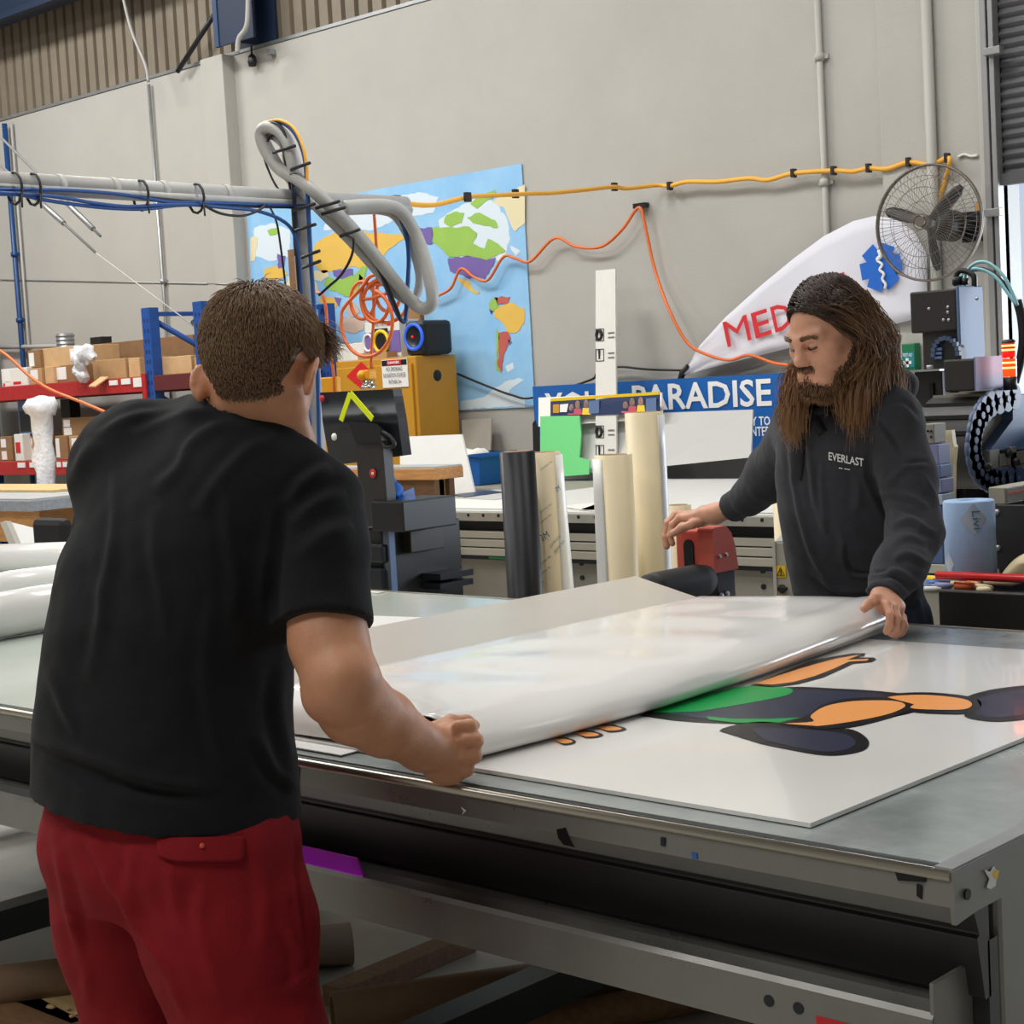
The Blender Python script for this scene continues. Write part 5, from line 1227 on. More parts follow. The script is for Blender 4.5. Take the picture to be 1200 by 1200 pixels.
# lilac bracket column and paper bag beside the hoodie
a, b = onY(1084, 497, 4.35), onY(1108, 668, 4.35)
t = thing('tool_holder', 'lilac grey metal bracket column right of the dark hoodie', 'bracket', ((a[0]+b[0])/2, 4.4, KZ))
for k, (y0, y1, xa, xb, m_) in enumerate([(497,520,1080,1095,'cabinet_grey'), (521,545,1078,1100,'machine_lilac'), (545,560,1080,1102,'machine_blue'), (561,578,1080,1104,'machine_lilac'), (579,592,1084,1105,'paper_label'), (593,668,1080,1106,'machine_blue')]):
    p, q_ = onY(xa, y0, 4.35), onY(xb, y1, 4.35); MB().box(p[0], q_[0], 4.35, 4.42, max(q_[2], KZ+.001), p[2]).build('bracket', m_, t, bevel=.003)
for x, y in ((1087,505),(1091,505),(1091,512)): MB().sphere(onY(x, y, 4.345), .004, 6).build('screw', 'black_plastic', t)
P_ = [onY(x, y, 4.46) for x, y in [(1092,506),(1115,504),(1117,520),(1119,524),(1117,545),(1116,664),(1108,664)]]
solo(MB().prism(P_, (0,.02,0)), 'paper_sheet', 'cream', 'upright cream paper leaning behind the lilac bracket', 'paper')
# first aid kit on the wall
a, b = onY(1056, 403, WY-.12), onY(1073, 434, WY-.12)
t = thing('first_aid_kit', 'green wall first aid kit with white cross behind the long hair', 'first aid kit', ((a[0]+b[0])/2, WY-.09, b[2]))
MB().box(a[0], b[0], WY-.12, WY-.055, b[2], a[2]).build('case', 'green_kit', t, bevel=.006)
hh = a[2]-b[2]; MB().box(a[0]+.005, b[0]-.005, WY-.124, WY-.119, b[2]+hh*.12, b[2]+hh*.68).build('label', 'teal_kit', t)
mx = a[0]+(b[0]-a[0])*.45; mz = b[2]+hh*.3
MB().obox((mx, WY-.126, mz), (.05,.003,.018)).obox((mx, WY-.126, mz), (.018,.003,.05)).build('cross', 'text_white', t)
text('lettering', 'FIRST AID', 'text_white', t, V(a[0]+.012, WY-.126, b[2]+hh*.52), X_, Z_, .018, width=(b[0]-a[0])*.7)
solo(MB().box(a[0]-.05, b[0]+.05, WY-.2, WY-.055, b[2]-.012, b[2]-.002), 'wall_shelf', 'galv', 'small shelf under the green first aid kit', 'shelf')
a, b = onY(1045, 373, WY-.06), onY(1048.5, 425, WY-.06)
solo(MB().box(a[0], b[0], WY-.07, WY-.055, b[2], a[2]), 'yellow_strip', 'ochre', 'thin yellow strip on the wall under the banner end', 'strip')

# ================================================================== ON THE FLOOR UNDER THE TABLE
def ftube(label, a, b, r, m_='tube_brown', name='cardboard_tube', cat='tube', wall=True):
    d = nrm(b-a); L_ = np.linalg.norm(b-a); t = thing(name, label, cat, ((a+b)/2)-V(0,0,r))
    MB().lathe(a, d, [(r*.8,0), (r,0), (r,L_), (r*.8,L_), (r*.8,L_-.15), (0,L_-.15)], 26).build('tube_wall', m_, t)
    MB().lathe(a, d, [(0,.12), (r*.79,.12), (r*.79,.0)], 22).build('tube_inside', 'cardboard_dark', t)
    return t
r = .055
ftube('brown cardboard tube passing behind the red shorts', onZ(-60, 1165, r), onZ(412, 1105, r), r)
ftube('long brown cardboard tube on the floor under the table right of the shorts', onZ(390, 1190, r), onZ(730, 1140, r), r)
ftube('dark tube at the bottom edge under the table', onZ(560, 1215, .04), onZ(900, 1150, .04), .04, 'wood_dark')
t = thing('wooden_cone', 'pale turned wooden plug standing near the long cardboard tube', 'plug', onZ(502, 1200, 0))
c = onZ(502, 1200, 0.0)
MB().lathe(c, (0,0,1), [(0,0), (.045,0), (.048,.03), (.045,.06), (.028,.09), (.0,.105)], 22).build('plug', 'wood_pale', t)
mb = MB()
for k in range(6): a_ = k*1.047; mb.tube([c+V(.0485*math.cos(a_),.0485*math.sin(a_),.03), c+V(.029*math.cos(a_),.029*math.sin(a_),.09), c+V(0,0,.106)], .0025, 5)
mb.build('groove', 'wood_dark', t)
def plank(label, pa, pb, w, h, m_='wood_dark', z=0.0):
    a, b = onZ(*pa, z), onZ(*pb, z); d = nrm(b-a); s = nrm(np.cross(V(0,0,1), d))
    o = MB().obox((a+b)/2+V(0,0,h/2), (np.linalg.norm(b-a), w, h), [d, s, V(0,0,1)]); return solo(o, 'timber_plank', m_, label, 'plank', bevel=.003)
plank('dark timber length between the two cardboard tubes', (390, 1180), (548, 1112), .07, .05)
plank('yellowish timber offcut by the left leg of the shorts', (25, 1172), (110, 1205), .12, .03, 'wood_pale')
plank('grey brown board at the bottom left corner on the floor', (-20, 1175), (70, 1225), .16, .03, 'wood_dark')
plank('flat dark board lying right of the long cardboard tube', (600, 1200), (770, 1158), .14, .02, 'table_dark')
plank('pale timber batten near the bottom centre under the table', (720, 1205), (800, 1170), .06, .04, 'wood')
mb = MB()
for x, y in ((80,1182),(90,1188),(84,1191),(97,1186)): mb.sphere(onZ(x, y, .035), (.008,.006,.004), 6)
mb.sphere(onZ(60, 1180, .03), (.016,.011,.006), 8)
solo(mb, 'wood_chips', 'wood_pale', 'scattered wood chips on the floor board at bottom left', 'chips')['kind'] = 'stuff'
t = None
# ================================================================== PEOPLE
from mathutils.bvhtree import BVHTree
class Sdf:
    def __init__(s, lo, hi, h):
        s.lo = np.asarray(lo, float); s.h = h; s.n = np.ceil((np.asarray(hi)-s.lo)/h).astype(int)+1
        s.a = np.full(s.n, 1.0, np.float32)
    def _sub(s, lo, hi):
        i0 = np.clip(np.floor((np.asarray(lo)-s.lo)/s.h).astype(int), 0, s.n-1); i1 = np.clip(np.ceil((np.asarray(hi)-s.lo)/s.h).astype(int)+1, 1, s.n)
        sl = tuple(slice(a, b) for a, b in zip(i0, i1))
        ax = [(np.arange(a, b)*s.h+l).astype(np.float32) for a, b, l in zip(i0, i1, s.lo)]
        return sl, ax[0][:,None,None], ax[1][None,:,None], ax[2][None,None,:]
    def op(s, fn, lo, hi, k=0.01, sub=False):
        m_ = k+4*s.h; sl, x, y, z = s._sub(np.asarray(lo)-m_, np.asarray(hi)+m_)
        if min(b.stop-b.start for b in sl) <= 0: return s
        d = fn(x, y, z).astype(np.float32); a = s.a[sl]
        if sub: a = -a
        if k > 0:
            hh = np.maximum(k-np.abs(a-d), 0)/k; r = np.minimum(a, d)-hh*hh*k*0.25
        else: r = np.minimum(a, d)
        s.a[sl] = -r if sub else r
        return s
    def cone(s, a, b, ra, rb=None, k=0.012, sub=False):
        a, b = np.asarray(a, float), np.asarray(b, float); rb = ra if rb is None else rb; ab = b-a; L2 = max(float(ab@ab), 1e-12); R = max(ra, rb)
        def fn(x, y, z):
            t = np.clip(((x-a[0])*ab[0]+(y-a[1])*ab[1]+(z-a[2])*ab[2])/L2, 0, 1)
            return np.sqrt((x-a[0]-t*ab[0])**2+(y-a[1]-t*ab[1])**2+(z-a[2]-t*ab[2])**2)-(ra+(rb-ra)*t)
        return s.op(fn, np.minimum(a, b)-R, np.maximum(a, b)+R, k, sub)
    def chain(s, pts, rs, k=0.012, sub=False):
        for i in range(len(pts)-1): s.cone(pts[i], pts[i+1], rs[i], rs[i+1], k, sub)
        return s
    def ell(s, c, r, ax=None, k=0.012, sub=False):
        c = np.asarray(c, float); ax = np.eye(3) if ax is None else np.asarray(ax, float); R = np.sqrt(((ax*np.asarray(r)[:,None])**2).sum(0))
        def fn(x, y, z):
            q = [((x-c[0])*ax[i][0]+(y-c[1])*ax[i][1]+(z-c[2])*ax[i][2])/r[i] for i in range(3)]
            k0 = np.sqrt(q[0]**2+q[1]**2+q[2]**2)+1e-6; k1 = np.sqrt((q[0]/r[0])**2+(q[1]/r[1])**2+(q[2]/r[2])**2)+1e-6
            return k0*(k0-1)/k1
        return s.op(fn, c-R, c+R, k, sub)
    def loft(s, lev, k=0.02, infl=0.0, sub=False, p=2.3):
        """lev: (centre, right axis angle, half width, half depth) bottom to top by z"""
        lev = sorted(lev, key=lambda l: l[0][2]); zs = np.array([l[0][2] for l in lev]); zz = np.linspace(zs[0], zs[-1], 60)
        def sm(v):                                       # smooth interpolation
            y = np.interp(zz, zs, v); kk = np.array([1,3,5,3,1])/13; yp = np.pad(y, 2, 'edge'); return np.convolve(yp, kk, 'valid')
        cx, cy_, an, hw, hd = [sm([f(l) for l in lev]) for f in (lambda l: l[0][0], lambda l: l[0][1], lambda l: l[1], lambda l: l[2], lambda l: l[3])]
        lo = V(cx.min()-hw.max()-.05, cy_.min()-hw.max()-.05, zs[0]); hi = V(cx.max()+hw.max()+.05, cy_.max()+hw.max()+.05, zs[-1])
        def fn(x, y, z):
            I = lambda v: np.interp(z.ravel(), zz, v)[None,None,:]
            dx, dy = x-I(cx), y-I(cy_); ca, sa = np.cos(I(an)), np.sin(I(an)); u = (dx*ca+dy*sa); v = (-dx*sa+dy*ca)
            W, D = I(hw)+infl, I(hd)+infl
            q = ((np.abs(u)/W)**p+(np.abs(v)/D)**p)**(1/p); d = (q-1)*np.minimum(W, D)
            return np.maximum(d, np.maximum(zs[0]-z, z-zs[-1]))
        return s.op(fn, lo, hi, k, sub)
    def half(s, pt, n, lo, hi, k=0.0):
        """cut away the side the normal points to, inside a box"""
        pt, n = np.asarray(pt, float), nrm(n)
        return s.op(lambda x, y, z: -((x-pt[0])*n[0]+(y-pt[1])*n[1]+(z-pt[2])*n[2])+0*x+0*y+0*z, lo, hi, k, True)
    def mesh(s, keep=0):
        b = 3*s.h; a = np.clip(s.a, -b, b); g = openvdb.FloatGrid(b); g.copyFromArray(np.ascontiguousarray(a), tolerance=0.0)
        p, q = g.convertToQuads(0.0); return np.asarray(p, float)*s.h+s.lo, np.asarray(q, int)
def vnormals(P, Q):
    n = np.cross(P[Q[:,2]]-P[Q[:,0]], P[Q[:,3]]-P[Q[:,1]]); N = np.zeros_like(P)
    for i in range(4): np.add.at(N, Q[:,i], n)
    return N/np.maximum(np.linalg.norm(N, axis=1), 1e-9)[:,None]
def relax(P, Q, it=2, f=.5):
    E = np.concatenate([Q[:,[0,1]], Q[:,[1,2]], Q[:,[2,3]], Q[:,[3,0]]]); E = np.concatenate([E, E[:,::-1]])
    deg = np.bincount(E[:,0], minlength=len(P))[:,None]
    for _ in range(it):
        S = np.zeros_like(P)
        for c in range(3): S[:,c] = np.bincount(E[:,0], P[E[:,1],c], len(P))
        P = P+(S/np.maximum(deg, 1)-P)*f
    return P
def outward(P, Q):
    N = vnormals(P, Q); c = P.mean(0)
    return (Q, N) if ((P-c)*N).sum() > 0 else (Q[:,::-1], -N)
def topx(P):
    v = P-CAM; d = v@FW; return 600+F_PX*(v@RT)/d, 600-F_PX*(v@UP)/d, d
def folds(P, N, lines):
    """raise or sink soft ridges along lines followed over the cloth"""
    px, py, d = topx(P); vis = np.clip(((CAM-P)*N).sum(1)/np.linalg.norm(CAM-P, axis=1)*4, 0, 1); out = np.zeros(len(P))
    for pts, w, amp in lines:
        pts = np.array(catmull([V(x, y, 0) for x, y in pts], 5))[:, :2]; best = np.full(len(P), 1e9); side = np.zeros(len(P)); tpar = np.zeros(len(P))
        for i in range(len(pts)-1):
            a, b = pts[i], pts[i+1]; ab = b-a; t = np.clip(((px-a[0])*ab[0]+(py-a[1])*ab[1])/max(ab@ab, 1e-9), 0, 1)
            dd = np.hypot(px-a[0]-t*ab[0], py-a[1]-t*ab[1]); m_ = dd < best; best[m_] = dd[m_]; tpar[m_] = (i+t[m_])/(len(pts)-1)
            side[m_] = np.sign(ab[0]*(py[m_]-a[1])-ab[1]*(px[m_]-a[0]))
        fade = np.sin(np.clip(tpar, 0, 1)*np.pi)**.5
        out += amp*vis*fade*(np.exp(-(best/w)**2)-.55*np.exp(-((best-w*1.6)/w)**2)*(side > 0))
    return out
def skinmesh(name, P, Q, m_, parent=None, loc=None, mats=None, mi=None):
    me = bpy.data.meshes.new(name); off = np.zeros(3) if loc is None else np.asarray(loc)
    me.from_pydata((P-off).tolist(), [], Q.tolist()); me.polygons.foreach_set('use_smooth', np.ones(len(Q), bool))
    for k in (mats or [m_]): me.materials.append(M[k])
    if mi is not None: me.polygons.foreach_set('material_index', mi)
    me.update(); return link(name, me, parent, off)
def strands(name, paths, r, m_, parent, extra=None, tip0=0.0):
    """paths (N,K,3): every hair is a thin three-sided tapering tube"""
    paths = np.asarray(paths, float); N_, K, _ = paths.shape; T = np.gradient(paths, axis=1); T /= np.maximum(np.linalg.norm(T, axis=2, keepdims=True), 1e-9)
    ref = np.where(np.abs(T[...,2:3]) < .9, V(0,0,1), V(1,0,0)); U = np.cross(T, ref); U /= np.maximum(np.linalg.norm(U, axis=2, keepdims=True), 1e-9); W = np.cross(T, U)
    f = np.linspace(0, 1, K); rr = (r*(1-.75*f**2))[None,:,None]; vs = np.stack([paths+(U*math.cos(a)+W*math.sin(a))*rr for a in (0, 2.094, 4.189)], axis=2)
    vs = vs.reshape(-1, 3); base = (np.arange(N_)*K*3)[:,None,None]+(np.arange(K-1)*3)[None,:,None]; k = np.arange(3)[None,None,:]; k2 = (k+1) % 3
    Q = np.stack([base+k, base+k2, base+3+k2, base+3+k], axis=-1).reshape(-1, 4)
    tip = np.repeat(np.clip(np.repeat(f[None,:], N_, 0)*(1-tip0)+tip0, 0, 1).reshape(-1), 3)
    if extra is not None:
        P2, Q2, t2 = extra; Q = np.concatenate([Q, Q2+len(vs)]); vs = np.concatenate([vs, P2]); tip = np.concatenate([tip, t2])
    me = bpy.data.meshes.new(name); me.from_pydata(vs.tolist(), [], Q.tolist()); me.polygons.foreach_set('use_smooth', np.ones(len(Q), bool))
    at_ = me.attributes.new('tip', 'FLOAT', 'POINT'); at_.data.foreach_set('value', tip.astype(np.float32)); me.materials.append(M[m_]); me.update()
    return link(name, me, parent)
def bvh(P, Q): return BVHTree.FromPolygons(P.tolist(), Q.tolist())
def hit(tree, x, y, off=.002):
    d = ray(x, y); r_ = tree.ray_cast(Vector(CAM), Vector(nrm(d)))
    if r_[0] is None: return None
    return np.array(r_[0])-nrm(d)*off
def finger(s, pts, r0, r1, k=.004):
    n = len(pts); rs = [r0+(r1-r0)*i/(n-1) for i in range(n)]
    s.chain(pts, rs, k)
    for i in range(1, n-1): s.ell(pts[i], (rs[i]*1.08,)*3, k=k)

# ------------------------------------------------------------------ man in black shirt, seen from behind
A = lambda x, y, d: at(x, y, d)
BR = math.atan2(.181, .983)
flo = lambda p: V(p[0], p[1], 0)
HC = A(306, 411, 2.45)
hf_h = nrm(FW*V(1,1,0)*math.cos(math.radians(15))+RT*V(1,1,0)*math.sin(math.radians(15)))
pit = math.radians(20); hF = nrm(hf_h*math.cos(pit)-V(0,0,1)*math.sin(pit)); hR = nrm(np.cross(hF, V(0,0,1))); hU = np.cross(hR, hF)
HA = [hR, hF, hU]
hp = lambda r, f, u: HC+hR*r+hF*f+hU*u
TL = [(A(196,1035,2.52),BR,.212,.160), (A(195,985,2.52),BR,.212,.160), (A(192,920,2.52),BR,.212,.162), (A(190,820,2.52),BR,.203,.157), (A(200,720,2.51),BR,.198,.152), (A(218,640,2.51),BR,.198,.146),
      (A(243,570,2.51),BR,.190,.132), (A(262,522,2.51),BR,.160,.108), (A(277,490,2.51),BR,.105,.085), (A(284,470,2.51),BR,.075,.072)]
S = Sdf((-2.62, 1.02, -.02), (-1.58, 2.02, 1.74), .004)
S.loft([(c, a, w-.028, d-.026) for c, a, w, d in TL[2:]], k=.02)
S.ell(A(196,975,2.52), (.135,.10,.12), k=.06)
# head
S.ell(HC, (.078,.097,.092), HA, k=.01).ell(hp(0,.04,-.055), (.056,.075,.075), HA, k=.03).cone(hp(0,.088,-.115), hp(0,.09,-.118), .026, .024, k=.035)
S.cone(hp(.046,.015,-.085), hp(.040,.05,-.125), .022, .02, k=.03).cone(hp(.040,.05,-.125), hp(.02,.085,-.128), .02, .02, k=.03).cone(hp(-.05,.02,-.085), hp(-.02,.085,-.118), .022, .02, k=.03)
S.cone(A(279,515,2.52), A(298,452,2.475), .066, .058, k=.02)
S.cone(hp(0,.1,-.02), hp(0,.125,-.06), .008, .014, k=.015)
for sx in (-1, 1):
    S.ell(hp(.032*sx,.094,-.03), (.015,.012,.01), HA, k=.006, sub=True).ell(hp(.032*sx,.084,-.031), (.013,.013,.011), HA, k=.003)
    ea = nrm(hR*sx*.93-hF*.42); eb = nrm(hU*.92+hF*.38); ec = np.cross(ea, eb)
    c = hp(.0785*sx, -.004, -.045)
    tn = nrm(hR*sx*.86+hF*.5); tn = nrm(tn-eb*(tn@eb)); tp_ = np.cross(eb, tn); ot = nrm(hR*sx-hF*.55)
    S.ell(c+ot*.002, (.008,.013,.024), [tn, tp_, eb], k=.008)
    S.ell(c+ot*.010, (.0052,.020,.032), [tn, tp_, eb], k=.004)
    S.ell(c+ot*.010+tn*.006, (.005,.011,.018), [tn, tp_, eb], k=.004, sub=True)
    S.ell(c-eb*.026+ot*.005, (.006,.008,.010), HA, k=.006)
S.cone(hp(.022,.098,-.078), hp(-.022,.098,-.078), .008, k=.008)
# right arm and fist
sh = A(370,592,2.44)
S.chain([sh, A(376,680,2.41), A(385,752,2.37), A(401,802,2.335), A(416,828,2.38), A(450,848,2.43), A(494,874,2.515)], [.058,.056,.055,.053,.053,.047,.034], k=.012)
S.ell(A(378,822,2.335), (.018,.018,.018), k=.03)
S.cone(A(494,876,2.515), A(512,880,2.535), .033, .034, k=.02)
u_ = nrm(A(556,873,2.565)-A(500,874,2.53)); w_ = nrm(A(545,905,2.55)-A(552,850,2.565)); w_ = nrm(w_-u_*(w_@u_)); n_ = np.cross(u_, w_)
n_ = n_ if n_@(CAM-HC) > 0 else -n_
S.ell(A(528,882,2.552), (.042,.045,.024), [u_, w_, n_], k=.015)
S.ell(A(520,903,2.55), (.030,.020,.020), [u_, w_, n_], k=.015)
kn = [A(550,852,2.548), A(557,868,2.540), A(555,885,2.540), A(546,901,2.545)]
for i, kk in enumerate(kn):
    L1 = (.036,.039,.036,.029)[i]
    p1 = kk-n_*L1+u_*.012; p2 = p1-n_*.006-u_*.026; p3 = p2+n_*.012-u_*.014
    finger(S, [kk-u_*.018, kk, p1, p2, p3], .0115, .0085)
    S.ell(kk+n_*.001, (.0115,.0115,.0105), k=.006)
finger(S, [A(508,856,2.575), A(528,847,2.60), A(546,846,2.612), A(556,850,2.618)], .014, .009)
# left arm, reaching to the table in front of him
S.chain([A(140,565,2.62), A(150,700,2.78), A(170,800,2.86), A(215,842,2.90)], [.058,.052,.050,.034], k=.03)
lw = A(215,842,2.90); fwd = nrm(V(.6,.8,0)); side = nrm(np.cross(V(0,0,1), fwd))
S.ell(lw+fwd*.05, (.05,.042,.018), [fwd, side, V(0,0,1)], k=.015)
for i in range(4):
    b_ = lw+fwd*.085+side*(.03-.02*i); finger(S, [b_, b_+fwd*.035-V(0,0,.006), b_+fwd*.055-V(0,0,.022), b_+fwd*.058-V(0,0,.036)], .0105, .008)
finger(S, [lw+fwd*.02-side*.03, lw+fwd*.05-side*.055, lw+fwd*.075-side*.06-V(0,0,.012)], .013, .009)
# legs
hipR, hipL = A(255,1000,2.47), A(140,1000,2.60)
knR, knL = A(299,1235,2.44), A(166,1235,2.62)
feet = []
for hp_, kn_ in ((hipR, knR), (hipL, knL)):
    an = V(kn_[0]+.01, kn_[1]-.03, .09); feet.append(an)
    S.chain([hp_, kn_, V(kn_[0], kn_[1]-.03, kn_[2]-.14), an], [.095,.062,.058,.038], k=.03).cone(an, an-V(0,0,.05), .038, .04, k=.02)
P, Q = S.mesh(); P = relax(P, Q, 1, .4); Q, N = outward(P, Q); del S
# stay clear of the table top with the resting hand
baseL = flo(A(195, 965, 2.52))
man1 = skinmesh('person', P, Q, 'skin', loc=baseL)
tag(man1, 'short haired man in black t-shirt and red shorts seen from behind, gripping the film edge', 'person')
skin_tree = bvh(P, Q)
# t-shirt
S = Sdf((-2.62, 1.05, .76), (-1.62, 1.92, 1.62), .0045)
S.loft(TL, k=.02)
S.cone(A(283,505,2.515), A(290,470,2.50), .080, .074, k=.02)
T_ = Sdf((-2.62, 1.05, .76), (-1.62, 1.92, 1.62), .0045)
T_.chain([A(300,545,2.47), A(366,585,2.44), A(375,640,2.415), A(381,740,2.375)], [.075,.067,.066,.070], k=.03)
T_.cone(A(348,520,2.49), A(300,505,2.5), .055, .06, k=.04)
T_.chain([A(225,525,2.57), A(142,552,2.62), A(136,640,2.70), A(150,700,2.77)], [.075,.068,.062,.064], k=.04)
T_.ell(A(160,560,2.555), (.10,.07,.12), k=.05)
ax = nrm(A(380,735,2.38)-A(376,690,2.40)); c = A(378,731,2.38); T_.half(c, ax*.98-RT*.08, c-.14, c+.14)
c = A(152,694,2.765); T_.half(c, nrm(V(.0,.45,-.9)), c-.11, c+.11)
k_ = .035; hh_ = np.maximum(k_-np.abs(S.a-T_.a), 0)/k_; S.a = np.minimum(S.a, T_.a)-hh_*hh_*k_*.25; del T_, hh_
c = A(292,484,2.50); cn = nrm(hU*.55+V(0,0,1)*.45+RT*.70+FW*.35); S.half(A(290,474,2.45), cn, c-V(.16,.16,.09), c+V(.16,.16,.16))
S.cone(A(283,512,2.52), A(306,440,2.47), .078, .074, k=.004, sub=True)
S.half(A(195,942,2.52), nrm(V(0,0,-1)-RT*.11), A(195,1035,2.52)-.35, A(195,1035,2.52)+V(.35,.35,.20))
# hollow the hem and the sleeve ends so the cloth has an edge
S.loft([(A(195,1060,2.52),BR,.203,.150), (A(193,925,2.52),BR,.203,.152)], k=.0, sub=True)
P, Q = S.mesh(); P = relax(P, Q, 2, .5); Q, N = outward(P, Q); del S
z_ = lambda pts: [(x/2.609, 300+y/2.609) for x, y in pts]
fl = [(z_([(800,490),(690,480),(600,475),(500,505),(400,545)]), 7, .0055), (z_([(780,520),(680,515),(590,570),(550,650),(470,720)]), 8, .007), (z_([(850,560),(760,590),(660,700),(600,790)]), 9, .005),
      (z_([(350,660),(345,850),(325,1000),(320,1150)]), 7, .005), (z_([(480,760),(470,900),(500,1050),(510,1180)]), 9, .004), (z_([(690,700),(700,850),(720,1000),(700,1150)]), 9, .004),
      (z_([(1010,640),(930,690),(880,760)]), 8, .006), (z_([(1060,720),(960,760),(890,830)]), 9, .006), (z_([(1080,820),(1000,850),(900,930)]), 10, .004), (z_([(865,760),(852,900),(835,1040),(850,1120)]), 8, -.009),
      (z_([(300,560),(240,640),(210,740),(200,850)]), 8, .005), (z_([(600,450),(500,470),(380,500),(290,560)]), 6, .004),
      ([(34,862),(67,876),(117,893),(183,916),(260,925)], 7, .009), ([(37,885),(80,905),(150,925),(240,935)], 7, -.007), ([(55,780),(75,830),(90,860)], 7, .005), ([(330,780),(326,830),(335,880),(345,930)], 8, .006), ([(300,860),(320,900),(345,925)], 7, .006),
      ([(250,700),(240,780),(250,860),(270,920)], 9, .004), ([(110,640),(120,720),(105,800)], 9, .004)]
dsp = folds(P, N, fl)+.0035*vnoise(P, 11, 3)+.0018*vnoise(P, 30, 8)
zz_ = P[:,2]; hem = A(195,972,2.52)[2]
P = P+N*dsp[:,None]
shirt = skinmesh('t_shirt', P, Q, 'shirt', man1)
# ribbed collar
tree = bvh(P, Q)
cp = [A(x, y, d) for x, y, d in [(233,452,2.52),(243,455,2.475),(262,463,2.445),(285,474,2.43),(310,489,2.43),(332,509,2.45),(349,532,2.49),(352,548,2.56),(335,548,2.62),(285,520,2.66),(245,480,2.62)]]
MB().tube(catmull(cp+[cp[0]], 6), .0085, 8).build('collar', 'shirt', shirt)
# shorts
S = Sdf((-2.50, 1.10, .40), (-1.70, 1.80, 1.02), .0045)
S.loft([(A(205,1055,2.52),BR,.150,.120), (A(200,1025,2.52),BR,.180,.142), (A(196,995,2.52),BR,.194,.150), (A(195,960,2.52),BR,.196,.148), (A(195,925,2.52),BR,.19,.142)], k=.03)
S.chain([A(246,1010,2.46), A(268,1090,2.45), A(298,1230,2.44), A(303,1262,2.44)], [.128,.122,.104,.108], k=.035)
S.chain([A(142,1000,2.60), A(152,1080,2.60), A(172,1230,2.62), A(174,1262,2.62)], [.112,.103,.086,.090], k=.05)
c = A(230,1255,2.52); S.half(c, (0,0,-1), c-V(.4,.4,.25), c+V(.4,.4,.01))
S.cone(A(297,1225,2.44), A(305,1290,2.44), .096, .100, k=0, sub=True).cone(A(162,1225,2.62), A(166,1290,2.62), .082, .085, k=0, sub=True)
P, Q = S.mesh(); P = relax(P, Q, 2, .5); Q, N = outward(P, Q); del S
fl = [([(102,975),(130,1030),(165,1090),(200,1150),(220,1200)], 7, .006), ([(118,985),(150,1040),(190,1110)], 8, -.006), ([(60,970),(75,1040),(95,1110),(105,1180)], 7, .006), ([(160,985),(150,1040),(165,1090)], 8, .005), ([(240,1020),(235,1090),(260,1170)], 10, .004),
      ([(345,985),(352,1050),(362,1120),(368,1190)], 3.5, -.006), ([(335,1090),(350,1120),(345,1160)], 6, .006), ([(300,990),(310,1060),(305,1120)], 9, .004), ([(75,1000),(95,1080),(100,1150)], 7, -.005), ([(200,1010),(205,1060),(230,1120)], 9, .004), ([(375,1120),(355,1145),(335,1160)], 6, .006)]
dsp = folds(P, N, fl)+.003*vnoise(P, 12, 5)+.0018*vnoise(P, 35, 2); P = P+N*dsp[:,None]
shorts = skinmesh('shorts', P, Q, 'shorts', man1); tree = bvh(P, Q)
g = []
for i in range(9):
    v_ = i/8; row = []
    for j in range(17):
        u = j/16; y0 = 982-2*u; y1 = 1001+9*math.sin(min(1, u*4)*1.57)-(7 if u > .97 else 0)*1; row.append(hit(tree, 184+(286-184)*u, y0+(y1-y0)*v_, .003+.003*v_))
    g.append(row)
if all(p is not None for r_ in g for p in r_): fl_ = MB().grid(g).build('pocket_flap', 'shorts', shorts, fix=False, solid=.002)
p = hit(tree, 237, 991, .006)
if p is not None: MB().sphere(p, .004, 6).build('snap', 'red_shell', shorts)
for an in feet:
    S = Sdf(an-V(.14,.14,.12), an+V(.14,.30,.09), .005); d_ = nrm(V(-.181,.983,0))
    S.cone(V(an[0],an[1],.05)-d_*.02, V(an[0],an[1],.045)+d_*.17, .042, .036, k=.01).cone(V(an[0],an[1],.055), V(an[0],an[1],.10), .045, .043, k=.02)
    S.half(V(an[0],an[1],.012), (0,0,-1), an-V(.3,.3,.3), an+V(.3,.3,.2)).cone(V(an[0],an[1],.07), V(an[0],an[1],.2), .036, .038, k=0, sub=True)
    P, Q = S.mesh(); Q, N = outward(P, Q); so = skinmesh('shoe', P, Q, 'shoe', man1)
    q = [V(an[0],an[1],.001)+d_*(.07+.115*math.cos(k*math.pi/12))+np.cross(d_, V(0,0,1))*(.045*math.sin(k*math.pi/12)) for k in range(24)]
    MB().prism(q, (0,0,.016)).build('sole', 'sole', so)
# hair: cap plus strands lying away from the crown
def ell_pts(n, seed):
    r_ = np.random.default_rng(seed); v = r_.normal(size=(n, 3)); return v/np.linalg.norm(v, axis=1, keepdims=True)
RAD = V(.0795,.0985,.0935)
d3 = ell_pts(90000, 5); L = d3*RAD
r_, f_, u_2 = L[:,0], L[:,1], L[:,2]
line = np.where(f_ < -.02, -.098+.02*np.abs(r_)/.08, -.012)
earcut = ((np.abs(r_) > .05) & (f_ > -.045) & (f_ < .03) & (u_2 < -.012+.35*np.clip(-.01-f_, 0, 1)))
front = (f_ > .055) & (u_2 < .045)
keep = (u_2 > line) & ~earcut & ~front & ~((f_ > .03) & (u_2 < -.0))
L = L[keep][:30000]; lengthf = np.clip((L[:,2]+.05)/.12, 0, 1)**1.4
NN = L/RAD**2; NN /= np.linalg.norm(NN, axis=1, keepdims=True)
crown = V(-.004, -.035, .088); tg = L-crown; tg -= NN*(tg*NN).sum(1, keepdims=True); tg /= np.maximum(np.linalg.norm(tg, axis=1, keepdims=True), 1e-6)
tg[:,2] -= .35; jit = RNG.normal(size=L.shape)*.22
